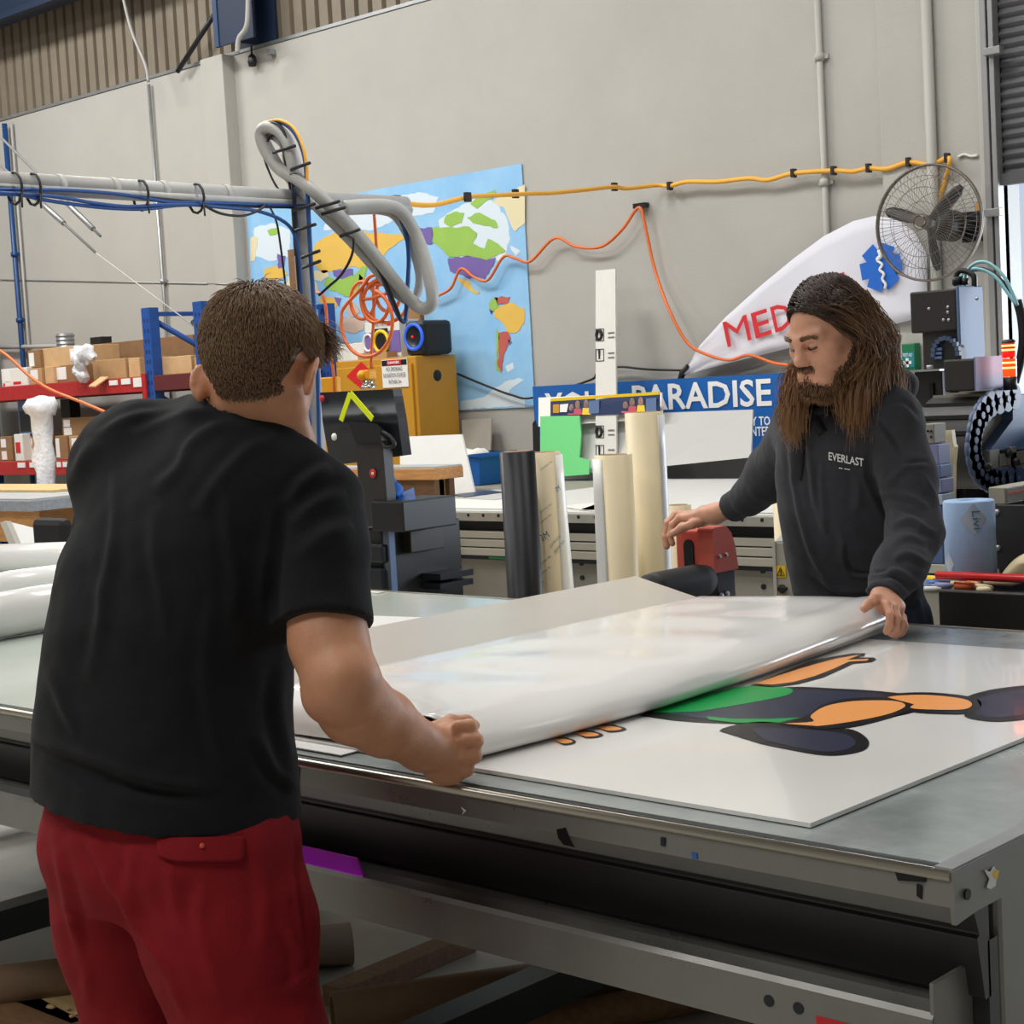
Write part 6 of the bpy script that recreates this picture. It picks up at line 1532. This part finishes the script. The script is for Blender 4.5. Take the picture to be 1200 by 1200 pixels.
dirn = tg*(.55+.35*lengthf[:,None])+NN*(.62-.22*lengthf[:,None])+jit; dirn /= np.linalg.norm(dirn, axis=1, keepdims=True)
ln = (.003+.021*lengthf+.004*RNG.random(len(L)))[:,None]
paths = np.stack([L-NN*.001, L+dirn*ln*.35+NN*.001, L+dirn*ln*.7+tg*ln*.06, L+dirn*ln+tg*ln*.22-NN*ln*.14], axis=1)
paths = HC+paths[...,0:1]*hR+paths[...,1:2]*hF+paths[...,2:3]*hU
# longer messy fringe at the front right
fr_ = []
for k in range(260):
    a_ = RNG.random(); p = hp(.050+.032*RNG.random()-.03*a_, .050+.045*a_, .048+.03*RNG.random()-.01); dd = hR*(.5+.5*RNG.random())+hF*.35-hU*(.8+.5*RNG.random()); q = [p]
    for s_ in range(3): q.append(q[-1]+nrm(dd+RNG.normal(size=3)*.45)*(.012+.008*RNG.random()))
    fr_.append(q)
paths = np.concatenate([paths, np.array(fr_)])
S = Sdf(HC-.15, HC+.15, .004); S.ell(HC, (.0805,.0992,.0945), HA, k=0)
S.half(hp(0,-.06,-.066), -hU, HC-.2, HC+.2); S.half(hp(0,.052,.03), nrm(hF-hU*.55), HC-.2, HC+.2)
for sx in (-1, 1): S.ell(hp(.085*sx,.0,-.055), (.05,.036,.050), HA, k=.01, sub=True)
P, Q = S.mesh(); Q, N = outward(P, Q); P = P+N*(.0022*vnoise(P, 90, 3)+.0028*np.clip(((P-HC)@hU)/.09, 0, 1))[:,None]
strands('hair', paths, .00085, 'hair_short', man1, extra=(P, Q, np.clip(.12+.2*vnoise(P, 60, 1), 0, 1)))
# ------------------------------------------------------------------ long haired man in the dark hoodie
B = A
tf = V(.314,-.947,0); BR2 = math.atan2(.314, .947)+math.pi       # axis along his own right hand side
BR2 = math.atan2(-.314, -.947)
HC2 = B(972, 380, 3.82)
ch = nrm(FW*V(1,1,0)); rh = nrm(RT*V(1,1,0)); an_ = math.radians(60)
hf_h = nrm(-ch*math.cos(an_)-rh*math.sin(an_)); pit = math.radians(20)
gF = nrm(hf_h*math.cos(pit)-V(0,0,1)*math.sin(pit)); gL = nrm(np.cross(V(0,0,1), gF)); gU = np.cross(gF, gL); GA = [gL, gF, gU]   # his left, front, up
hq = lambda l, f, u: HC2+gL*l+gF*f+gU*u
TM = [(B(1008,725,4.14),BR2,.150,.115), (B(1005,690,4.12),BR2,.158,.122), (B(998,640,4.08),BR2,.162,.130), (B(993,590,4.03),BR2,.165,.130),
      (B(993,540,3.99),BR2,.168,.126), (B(996,500,3.96),BR2,.170,.115), (B(1000,470,3.94),BR2,.130,.090), (B(1003,450,3.93),BR2,.085,.075)]
S = Sdf((-2.98, 3.02, .78), (-1.78, 3.86, 1.74), .0032)
S.loft([(c, a, w-.02, d-.02) for c, a, w, d in TM], k=.02)
S.ell(HC2, (.074,.096,.092), GA, k=.01).ell(hq(0,.035,-0.0460), (.060,.066,.078), GA, k=.025)
S.cone(hq(.022,.088,-0.0957), hq(-.022,.088,-0.0957), .020, k=.03).cone(hq(.052,.0,-0.0690), hq(.03,.075,-0.0966), .018, .018, k=.03).cone(hq(-.052,.0,-0.0690), hq(-.03,.075,-0.0966), .018, .018, k=.03)
S.cone(B(1002,470,3.93), hq(0,-.02,-0.0736), .060, .055, k=.02)
S.ell(hq(.046,.066,-0.0386), (.024,.02,.020), GA, k=.03).ell(hq(-.046,.066,-0.0386), (.024,.02,.020), GA, k=.03)
S.cone(hq(.048,.076,0.0040), hq(.012,.094,-0.0037), .009, .009, k=.02).cone(hq(-.048,.076,0.0040), hq(-.012,.094,-0.0037), .009, .009, k=.02)
S.cone(hq(0,.094,-0.0074), hq(0,.112,-0.0423), .0085, .0115, k=.014).ell(hq(0,.113,-0.0460), (.0125,.012,.011), GA, k=.008)
for sx in (-1, 1):
    S.ell(hq(.011*sx,.104,-0.0497), (.008,.010,.0075), GA, k=.007)
    S.ell(hq(.031*sx,.097,-0.0184), (.019,.013,.012), GA, k=.010, sub=True)
    S.ell(hq(.031*sx,.0815,-0.0175), (.0145,.0125,.0125), GA, k=.004)
    S.ell(hq(.031*sx,.0835,-0.0143), (.0165,.0135,.0095), GA, k=.003)
    S.ell(hq(.006*sx,.110,-0.0557), (.0035,.005,.003), GA, k=.002, sub=True)
    S.ell(hq(.077*sx,-.010,-0.0276), (.009,.018,.03), GA, k=.006)
S.ell(hq(0,.092,-0.0690), (.024,.012,.010), GA, k=.012)
S.cone(hq(-.017,.096,-0.0704), hq(.017,.096,-0.0704), .0048, k=.005).cone(hq(-.015,.0965,-0.0800), hq(.015,.0965,-0.0800), .0052, k=.005)
S.ell(hq(0,.103,-0.0753), (.017,.008,.0024), GA, k=.003, sub=True)
# left arm and hand on the film
S.chain([B(1042,485,3.86), B(1062,560,3.82), B(1072,625,3.77), B(1053,668,3.70), B(1035,700,3.640)], [.050,.046,.040,.034,.0255], k=.02)
S.chain([B(1035,700,3.640), B(1040,708,3.625)], [.027,.026], k=.01)
hx = nrm(B(1052,712,3.60)-B(1034,702,3.64)); hn = nrm(B(1060,700,3.57)-B(1040,708,3.62)); hn = nrm(hn-hx*(hn@hx)); hw_ = np.cross(hx, hn)
S.ell(B(1042,709,3.615), (.036,.034,.018), [hx, hw_, hn], k=.012)
fing = [[(1034,706,3.60),(1040,709,3.578),(1043,720,3.560),(1042,733,3.560),(1039,740,3.566)],
        [(1040,708,3.610),(1048,712,3.590),(1051,724,3.575),(1049,736,3.573),(1044,742,3.577)],
        [(1045,709,3.620),(1054,717,3.603),(1057,729,3.590),(1054,739,3.588),(1048,744,3.590)],
        [(1048,712,3.63),(1058,724,3.618),(1060,734,3.606),(1057,741,3.602),(1051,745,3.602)]]
for i, q in enumerate(fing): finger(S, [B(*p) for p in q], (.0098,.0102,.0098,.0088)[i], (.0080,.0082,.0080,.0072)[i], k=.0025)
finger(S, [B(1031,702,3.62), B(1024,703,3.595), B(1018,708,3.578), B(1013,713,3.572)], .0125, .0095, k=.004)
# right arm and hand on the red housing
S.chain([B(942,492,4.05), B(905,556,4.30), B(868,591,4.42), B(838,602,4.50)], [.050,.040,.029,.026], k=.02)
kx = nrm(B(797,606,4.60)-B(836,603,4.51)); kz = V(0,0,1); kz = nrm(kz-kx*(kz@kx)); ky = np.cross(kz, kx)
S.cone(B(838,602,4.50), B(826,603,4.53), .027, .026, k=.012)
S.ell(B(815,604,4.56), (.046,.040,.017), [kx, ky, kz], k=.014)
fr0 = [[(812,608,4.53),(796,607,4.555),(788,615,4.56),(785,628,4.562),(788,637,4.560)],
       [(812,606,4.55),(793,603,4.58),(783,613,4.586),(780,629,4.588),(782,640,4.588)],
       [(812,604,4.57),(792,602,4.605),(782,612,4.612),(779,628,4.614),(781,641,4.614)],
       [(813,603,4.59),(795,602,4.63),(786,611,4.638),(783,624,4.640),(784,635,4.640)]]
for i, q in enumerate(fr0): finger(S, [B(*p) for p in q], .0105, .0082, k=.003)
finger(S, [B(826,609,4.52), B(812,614,4.515), B(799,619,4.53), B(789,625,4.545)], .0135, .010, k=.004)
P, Q = S.mesh(); P = relax(P, Q, 1, .35); Q, N = outward(P, Q); del S
base2 = flo(B(1005, 700, 4.12))
man2 = skinmesh('person', P, Q, 'skin_pale', loc=base2)
tag(man2, 'long haired bearded man in dark grey hoodie holding the far film end', 'person')
tree2 = bvh(P, Q)
for sx in (-1, 1):
    MB().sphere(hq(.031*sx,.0815,-.0200), .0105, 10).build('eye', 'eye_white', man2)
    e = man2.children[-1] if man2.children else None
    MB().tube(catmull([hq(.031*sx-.014,.0905,-.0215), hq(.031*sx-.006,.0955,-.0240), hq(.031*sx+.006,.0952,-.0240), hq(.031*sx+.014,.0895,-.0215)], 4), .0017, 6).build('eyelashes', 'eye_dark', man2)
# hoodie
S = Sdf((-2.75, 3.05, .80), (-1.74, 3.88, 1.58), .0042)
S.loft(TM, k=.02)
S.cone(B(1002,462,3.93), B(1004,446,3.92), .078, .074, k=.03)
S.ell(B(1035,452,3.99), (.085,.06,.048), [RT, ch, V(0,0,1)], k=.03).ell(B(1040,470,4.0), (.06,.05,.07), k=.03)   # hood lying behind the neck
T_ = Sdf((-2.75, 3.05, .80), (-1.74, 3.88, 1.58), .0042)
T_.chain([B(1010,482,3.92), B(1044,492,3.865), B(1064,560,3.83), B(1073,625,3.775), B(1054,665,3.71), B(1043,684,3.675)], [.072,.067,.061,.057,.054,.047], k=.03)
T_.chain([B(1042,686,3.667), B(1034,703,3.640)], [.042,.039], k=.008)
c = B(1035,700,3.645); T_.half(c, nrm(B(1035,700,3.645)-B(1046,680,3.68)), c-.09, c+.09)
T_.chain([B(985,485,3.96), B(944,496,4.05), B(906,554,4.30), B(878,583,4.39)], [.076,.072,.066,.050], k=.03)
T_.chain([B(875,586,4.40), B(852,598,4.46)], [.043,.039], k=.008)
c = B(857,596,4.45); T_.half(c, nrm(B(850,600,4.47)-B(872,588,4.41)), c-.1, c+.1)
k_ = .03; hh_ = np.maximum(k_-np.abs(S.a-T_.a), 0)/k_; S.a = np.minimum(S.a, T_.a)-hh_*hh_*k_*.25; del T_, hh_
# neck opening, hem
S.cone(B(1000,475,3.915), hq(0,-.01,-.07), .062, .075, k=.004, sub=True)
S.cone(B(975,492,3.84), B(985,455,3.86), .020, .05, k=.01, sub=True)
c = B(1000,706,4.08); S.half(c, nrm(V(0,0,-1)-RT*.12+tf*.1), c-V(.35,.35,.12), c+V(.35,.35,.06))
# kangaroo pocket
P, Q = S.mesh(); P = relax(P, Q, 2, .5); Q, N = outward(P, Q); del S
zq = lambda pts: [(900+x/3.873, 430+y/3.873) for x, y in pts]
fl = [(zq([(105,300),(112,450),(140,640),(200,850),(290,1010)]), 4, .007), (zq([(180,230),(190,420),(215,600),(255,760)]), 4, .007), (zq([(245,420),(245,560),(260,760)]), 3.5, .005), (zq([(150,250),(150,400),(130,560)]), 4, -.006),
      (zq([(500,230),(560,320),(610,390)]), 3, -.006), (zq([(470,330),(460,470),(500,580),(560,700)]), 4.5, -.008), (zq([(490,590),(560,575),(640,590),(730,640)]), 4, .008), (zq([(500,540),(560,510),(640,440)]), 4.5, .006), (zq([(540,640),(620,650),(720,690)]), 4, -.006),
      (zq([(560,720),(640,695),(700,720),(770,760)]), 4, .007), (zq([(560,800),(640,770),(720,800)]), 4, .005), (zq([(570,870),(640,850),(740,900)]), 4, .006), (zq([(520,960),(560,945),(620,980),(660,1040)]), 3, -.007), (zq([(540,930),(600,930),(690,1000)]), 4, .007),
      (zq([(520,170),(620,160),(700,240)]), 3.5, -.004), (zq([(600,440),(680,430),(730,430)]), 3, -.005), (zq([(690,470),(740,560),(780,660)]), 4, .005),
      (zq([(355,790),(360,880),(385,930),(470,935),(550,920)]), 2.5, -.008), (zq([(400,460),(410,560),(400,660)]), 6, .004), (zq([(200,960),(290,1040),(380,1060),(480,1050)]), 4, -.006), (zq([(180,900),(270,990),(380,1020),(500,1010)]), 4, .006), (zq([(300,700),(340,780),(330,900)]), 6, .004)]
dsp = folds(P, N, fl)+.003*vnoise(P, 16, 3)+.0015*vnoise(P, 45, 8); P = P+N*dsp[:,None]
hood = skinmesh('hoodie', P, Q, 'hoodie', man2); treeh = bvh(P, Q)
# collar edges of the hood at the throat, drawstring
for px, r in (([(945,470),(950,480),(957,495),(964,508)], .012), ([(1010,455),(1000,468),(985,476),(970,478),(955,484)], .013)):
    q = [hit(treeh, x, y, .004) for x, y in px]; q = [p for p in q if p is not None]
    if len(q) > 2: MB().tube(catmull(q, 4), r, 8).build('hood_edge', 'hoodie_dark', hood)
q = [hit(treeh, x, y, .003) for x, y in [(949,478),(945,500),(942,520),(940,545),(938,563)]]; q = [p for p in q if p is not None]
if len(q) > 2: MB().tube(catmull(q, 4), .004, 6).build('drawstring', 'hoodie_dark', hood)
def print_on(tree, body, x0, y0, x1, y1, hpx, m_, name='lettering'):
    cu = bpy.data.curves.new('t', 'FONT'); cu.body = body; cu.size = 1; cu.resolution_u = 3; cu.offset = .015; ob = bpy.data.objects.new('t', cu); COL.objects.link(ob)
    dg = bpy.context.evaluated_depsgraph_get(); me = bpy.data.meshes.new_from_object(ob.evaluated_get(dg)); bpy.data.objects.remove(ob)
    bm = bmesh.new(); bm.from_mesh(me); bmesh.ops.subdivide_edges(bm, edges=bm.edges, cuts=1); bmesh.ops.triangulate(bm, faces=bm.faces); bm.to_mesh(me); bm.free()
    a = np.zeros(len(me.vertices)*3); me.vertices.foreach_get('co', a); a = a.reshape(-1, 3); w_ = np.ptp(a[:,0]); u = (a[:,0]-a[:,0].min())/w_; v = (a[:,1]-a[:,1].min())/np.ptp(a[:,1])
    vs = []
    for i in range(len(a)):
        p = hit(tree, x0+(x1-x0)*u[i]-(y1-y0)/max(x1-x0, 1)*-0*v[i], y0+(y1-y0)*u[i]-hpx*v[i], .0035); vs.append(p if p is not None else V(0,0,0))
    fs = [tuple(p.vertices) for p in me.polygons if all(np.linalg.norm(vs[i]) > .1 for i in p.vertices)]
    return MB().add(vs, fs).build(name, m_, hood, fix=False)
print_on(treeh, 'EVERLAST', 971, 539, 1012, 547, 9.5, 'text_white')
print_on(treeh, '-- ---', 983, 549, 996, 551, 1.2, 'text_white', 'print_line')
# jeans and shoes
S = Sdf((-2.55, 3.30, .06), (-1.85, 3.98, 1.00), .006)
hC = B(1008,735,4.14); S.loft([(V(hC[0],hC[1],.80),BR2,.165,.120), (V(hC[0],hC[1],.90),BR2,.158,.115), (V(hC[0],hC[1],.97),BR2,.150,.110)], k=.02)
rx = V(-.947,-.314,0); f2 = []
for sx in (-1, 1):
    a0 = V(hC[0],hC[1],.86)+rx*.085*sx; k0 = V(hC[0],hC[1],.48)+rx*.10*sx+tf*.02; n0 = V(hC[0],hC[1],.085)+rx*.11*sx; f2.append(n0)
    S.chain([a0, k0, n0], [.085,.068,.058], k=.03)
    S.half(n0-V(0,0,.012), (0,0,-1), n0-.12, n0+.08)
P, Q = S.mesh(); P = relax(P, Q, 2, .5); Q, N = outward(P, Q); del S
fl = [([(948,700),(955,715),(970,722)], 4, .005), ([(1075,700),(1078,715),(1082,732)], 3, .008), ([(1090,690),(1088,712),(1092,732)], 3, .006), ([(965,700),(985,715),(1000,716)], 4, -.004)]
P = P+N*(folds(P, N, fl)+.003*vnoise(P, 14, 3))[:,None]
jn = skinmesh('jeans', P, Q, 'jeans', man2)
for n0 in f2:
    S = Sdf(n0-V(.2,.32,.09), n0+V(.2,.2,.06), .006); an = n0
    S.cone(V(an[0],an[1],.052)-tf*.02, V(an[0],an[1],.046)+tf*.16, .046, .038, k=.01).cone(V(an[0],an[1],.055), V(an[0],an[1],.085), .048, .046, k=.02).half(V(an[0],an[1],.014), (0,0,-1), an-V(.3,.3,.3), an+V(.3,.3,.2))
    P, Q = S.mesh(); Q, N = outward(P, Q); so = skinmesh('shoe', P, Q, 'shoe', man2)
    q = [V(an[0],an[1],.001)+tf*(.065+.115*math.cos(k*math.pi/12))+np.cross(tf, V(0,0,1))*(.047*math.sin(k*math.pi/12)) for k in range(24)]
    MB().prism(q, (0,0,.018)).build('sole', 'sole', so)
MB().tube(catmull([hq(-.019,.0945,-.0725), hq(-.008,.1010,-.0705), hq(.008,.1010,-.0705), hq(.019,.0945,-.0725)], 4), .0038, 8).build('lip', 'lip', man2)
MB().tube(catmull([hq(-.017,.0945,-.0785), hq(0,.1010,-.0800), hq(.017,.0945,-.0785)], 4), .0046, 8).build('lip', 'lip', man2)
# eyebrows, beard, long hair
Lq = lambda a: HC2+a[...,0:1]*gL+a[...,1:2]*gF+a[...,2:3]*gU
br_ = []
for sx in (-1, 1):
    for k in range(130):
        u = RNG.random(); l = (.012+.038*u)*sx; f = .1045-.016*u**1.6; z = .001+.006*math.sin(u*2.6)-.004*u+RNG.normal()*.0022
        p = V(l, f, z); d = V(.010*sx, -.001, .0025+RNG.normal()*.001); br_.append([p, p+d*.5+V(0,.0012,0), p+d])
strands('eyebrows', Lq(np.array(br_)), .0010, 'hair_long', man2, tip0=0)
# beard: mass under the jaw plus strands
S = Sdf(HC2-.19, HC2+.19, .0034)
S.ell(hq(0,.074,-0.1122), (.034,.028,.024), GA, k=.01).cone(hq(.058,.0,-0.0552), hq(.038,.062,-0.0994), .018, .021, k=.02).cone(hq(-.058,.0,-0.0552), hq(-.038,.062,-0.0994), .018, .021, k=.02)
S.cone(hq(.020,.095,-0.1086), hq(-.020,.095,-0.1086), .013, k=.015).ell(hq(0,.05,-0.1214), (.034,.03,.022), GA, k=.02).ell(hq(0,.100,-.086), (.009,.006,.009), GA, k=.006)
for sx in (-1, 1): S.chain([hq(.004*sx,.1065,-.0625), hq(.018*sx,.1015,-.0655), hq(.030*sx,.0915,-.080), hq(.035*sx,.084,-.098)], [.0036,.0042,.0055,.009], k=.006)
P, Q = S.mesh(); Q, N = outward(P, Q); P = P+N*((.0012+.003*(((P-HC2)@gU) < -.085))*(vnoise(P, 70, 3)+vnoise(P, 130, 5)))[:,None]
i_ = RNG.integers(0, len(P), 5200); p0 = P[i_]; n0 = N[i_]; dn = n0*.5-V(0,0,1)*.8+gF*.15+RNG.normal(size=p0.shape)*.3; dn /= np.linalg.norm(dn, axis=1, keepdims=True)
low = np.clip((-(p0-HC2)@gU-.05)/.09, .15, 1)[:,None]; ln = (.004+.014*low+.005*RNG.random((len(p0),1)))*np.where(low < .32, .4, 1)
bp_ = np.stack([p0-n0*.002, p0+dn*ln*.4+n0*.001, p0+dn*ln*.75-V(0,0,.002), p0+dn*ln-V(0,0,.005)], axis=1)
strands('beard', bp_, .0009, 'hair_long', man2, extra=(P, Q, np.zeros(len(P))), tip0=0)
# hair
S = Sdf((HC2[0]-.3, HC2[1]-.3, HC2[2]-.40), (HC2[0]+.3, HC2[1]+.3, HC2[2]+.18), .004)
S.ell(hq(0,-.006,.004), (.0765,.0935,.0935), GA, k=0)
S.half(hq(0,.060,.040), nrm(gF*.80-gU*.60), HC2-.2, HC2+.2, k=.02)
S.half(hq(0,-.06,-.06), -gU, HC2-.2, HC2+.2, k=.02)
S.chain([hq(.045,.0,.055), hq(.060,-.008,.0), hq(.066,-.02,-.06), B(1002,455,3.85), B(1000,485,3.85)], [.022,.020,.022,.022,.008], k=.03)
S.chain([hq(.03,-.05,.02), hq(.045,-.055,-.06), B(1016,448,3.90), B(1016,478,3.89)], [.03,.03,.022,.006], k=.03)
S.chain([hq(-.045,.0,.055), hq(-.062,.0,.0), hq(-.066,.0,-.07), B(934,468,3.90), B(932,492,3.89)], [.022,.020,.018,.012,.005], k=.03)
S.ell(hq(.0,.07,-.05), (.064,.075,.082), GA, k=.012, sub=True)
P, Q = S.mesh(); P = relax(P, Q, 1); Q, N = outward(P, Q)
qn = Lq(np.zeros((1,3)))
al = np.stack([(P-HC2)@gL*160, (P-HC2)@gF*160, (P-HC2)@gU*18], axis=1); P = P+N*(.0012*vnoise(al, 1, 3)+.002*vnoise(al, .35, 5))[:,None]
tipm = np.clip((-(P-HC2)@gU-.05)/.2, 0, .6)+.15*np.clip(vnoise(al, .8, 9), 0, 1)
st = []
d3 = ell_pts(16000, 11)*V(.080,.097,.097)+V(0,-.006,.004); ok = (d3[:,1]*.80-d3[:,2]*.60 < .060*.8-.04*.6) & (d3[:,2] > -.02); d3 = d3[ok][:6000]
for q in d3:
    s_ = 1 if q[0] > -.012+.01*RNG.normal() else -1; back = q[1] < -.03; j = RNG.normal(size=(6,3))
    r0 = Lq(q[None])[0]*1.0
    fr = np.clip((q[1]+.09)/.17, 0, 1)
    if s_ > 0:
        m1 = hq(.090+.006*j[0,0]-.03*(1-fr), -.075+.085*fr+.008*j[0,1], -.01+.02*j[0,2]); m2 = hq(.097+.010*j[1,0]-.025*(1-fr), -.082+.078*fr+.014*j[1,1], -.075+.012*j[1,2])
        tx, ty = (1036-44*fr+9*j[2,0], 486+13*j[2,1]); dd = 3.89-.09*fr+.02*j[2,2]
        m3 = B(tx+3*j[3,0]+2, ty-38, dd-.0); tp = B(tx, ty, dd)
    else:
        m1 = hq(-.088+.006*j[0,0], -.045+.05*fr+.008*j[0,1], -.01+.02*j[0,2]); m2 = hq(-.088+.008*j[1,0], -.05+.055*fr+.012*j[1,1], -.08+.012*j[1,2])
        tx, ty = (934-6*fr+6*j[2,0], 492+13*j[2,1]); dd = 3.90-.03*fr+.02*j[2,2]
        m3 = B(tx+3*j[3,0], ty-32, dd); tp = B(tx, ty, dd)
    top = Lq((q*V(1.06,1.05,1.05)+V(.25*((m1-HC2)@gL)*max(0, 1-abs(q[0])/.05), 0, 0))[None])[0]
    c = np.array(catmull([r0, top, m1, m2, m3, tp], 3)); n_ = len(c); ph = RNG.random()*6.28; am = .0045*np.linspace(0, 1, n_)**1.2
    c = c+np.outer(np.sin(np.linspace(0, 11, n_)+ph)*am, rh)+np.outer(np.cos(np.linspace(0, 9, n_)+ph)*am, ch); st.append(c)
# loose locks swept back from the hairline
for k in range(420):
    l = RNG.uniform(-.062, .070); u = RNG.uniform(.035, .085); f = (.024+.60*u)/.80-.004
    if (l/.078)**2+((f+.006)/.095)**2+((u-.004)/.095)**2 > 1.15: continue
    s_ = 1 if l > -.015 else -1; j = RNG.normal(size=(4,3))*.004
    q = V(l, f, u); q = q/math.sqrt((l/.079)**2+((f+.006)/.0965)**2+((u-.004)/.0965)**2)
    p1 = q*V(1.0, .78, 1.0)+V(.020*s_, 0, .010); p2 = V(.086*s_, .012, .012)+j[0]; p3 = V(.094*s_, .004, -.05)+j[1]
    tp = B(988+5*j[2,0]*250, 470+j[2,1]*2000, 3.84) if s_ > 0 else B(932+j[2,0]*900, 478+j[2,1]*2000, 3.88)
    pts = [Lq(v[None])[0] for v in (q, p1, p2, p3)]+[tp]; c = np.array(catmull(pts, 4)); n_ = len(st[0])
    tt = np.linspace(0, len(c)-1, n_); c = np.stack([np.interp(tt, np.arange(len(c)), c[:,a]) for a in range(3)], axis=1)
    st.append(c+np.outer(np.sin(np.linspace(0, 10, n_)+k)*.003*np.linspace(0, 1, n_), rh))
strands('hair', np.array(st), .00135, 'hair_long', man2, extra=(P, Q, np.clip(tipm, 0, 1)*.7), tip0=.22)
# ================================================================== LIGHT
w = bpy.data.worlds.new('world'); SC.world = w; w.use_nodes = True
bg = w.node_tree.nodes['Background']; bg.inputs[0].default_value = (0.72, 0.84, 1.0, 1); bg.inputs[1].default_value = 1.1
def area(name, loc, sx, sy, power, col=(1,1,1), rot=(0,0,0)):
    l = bpy.data.lights.new(name, 'AREA'); l.shape = 'RECTANGLE'; l.size = sx; l.size_y = sy; l.energy = power; l.color = col
    o = bpy.data.objects.new(name, l); COL.objects.link(o); o.location = loc; o.rotation_euler = rot; return o
for k, (x, y, e) in enumerate([(-13,5.2,420),(-9,5.2,330),(-5,5.2,190),(-1.5,5.5,100),(-11.5,1.2,220),(-7,1.2,150),(-3,2.4,110),(-1.5,-1.5,170),(-6,-2.5,190)]):  # the last two, behind the camera, are added fill
    area('ceiling_and_fill_light', (x, y, 6.45), 2.4, 1.0, e, (1, .985, .955))
# daylight through the roller door opening
area('door_daylight', (-1.2, WY+1.2, 1.5), 5.0, 2.4, 520, (.80,.89,1.0), (math.radians(-90), 0, 0))
SC.view_settings.view_transform = 'Standard'; SC.view_settings.look = 'None'; SC.view_settings.gamma = 1; SC.view_settings.exposure = -0.55
SC.view_settings.use_curve_mapping = False
SC.cycles.use_denoising = True
SC.cycles.max_bounces = 8; SC.cycles.sample_clamp_indirect = 4
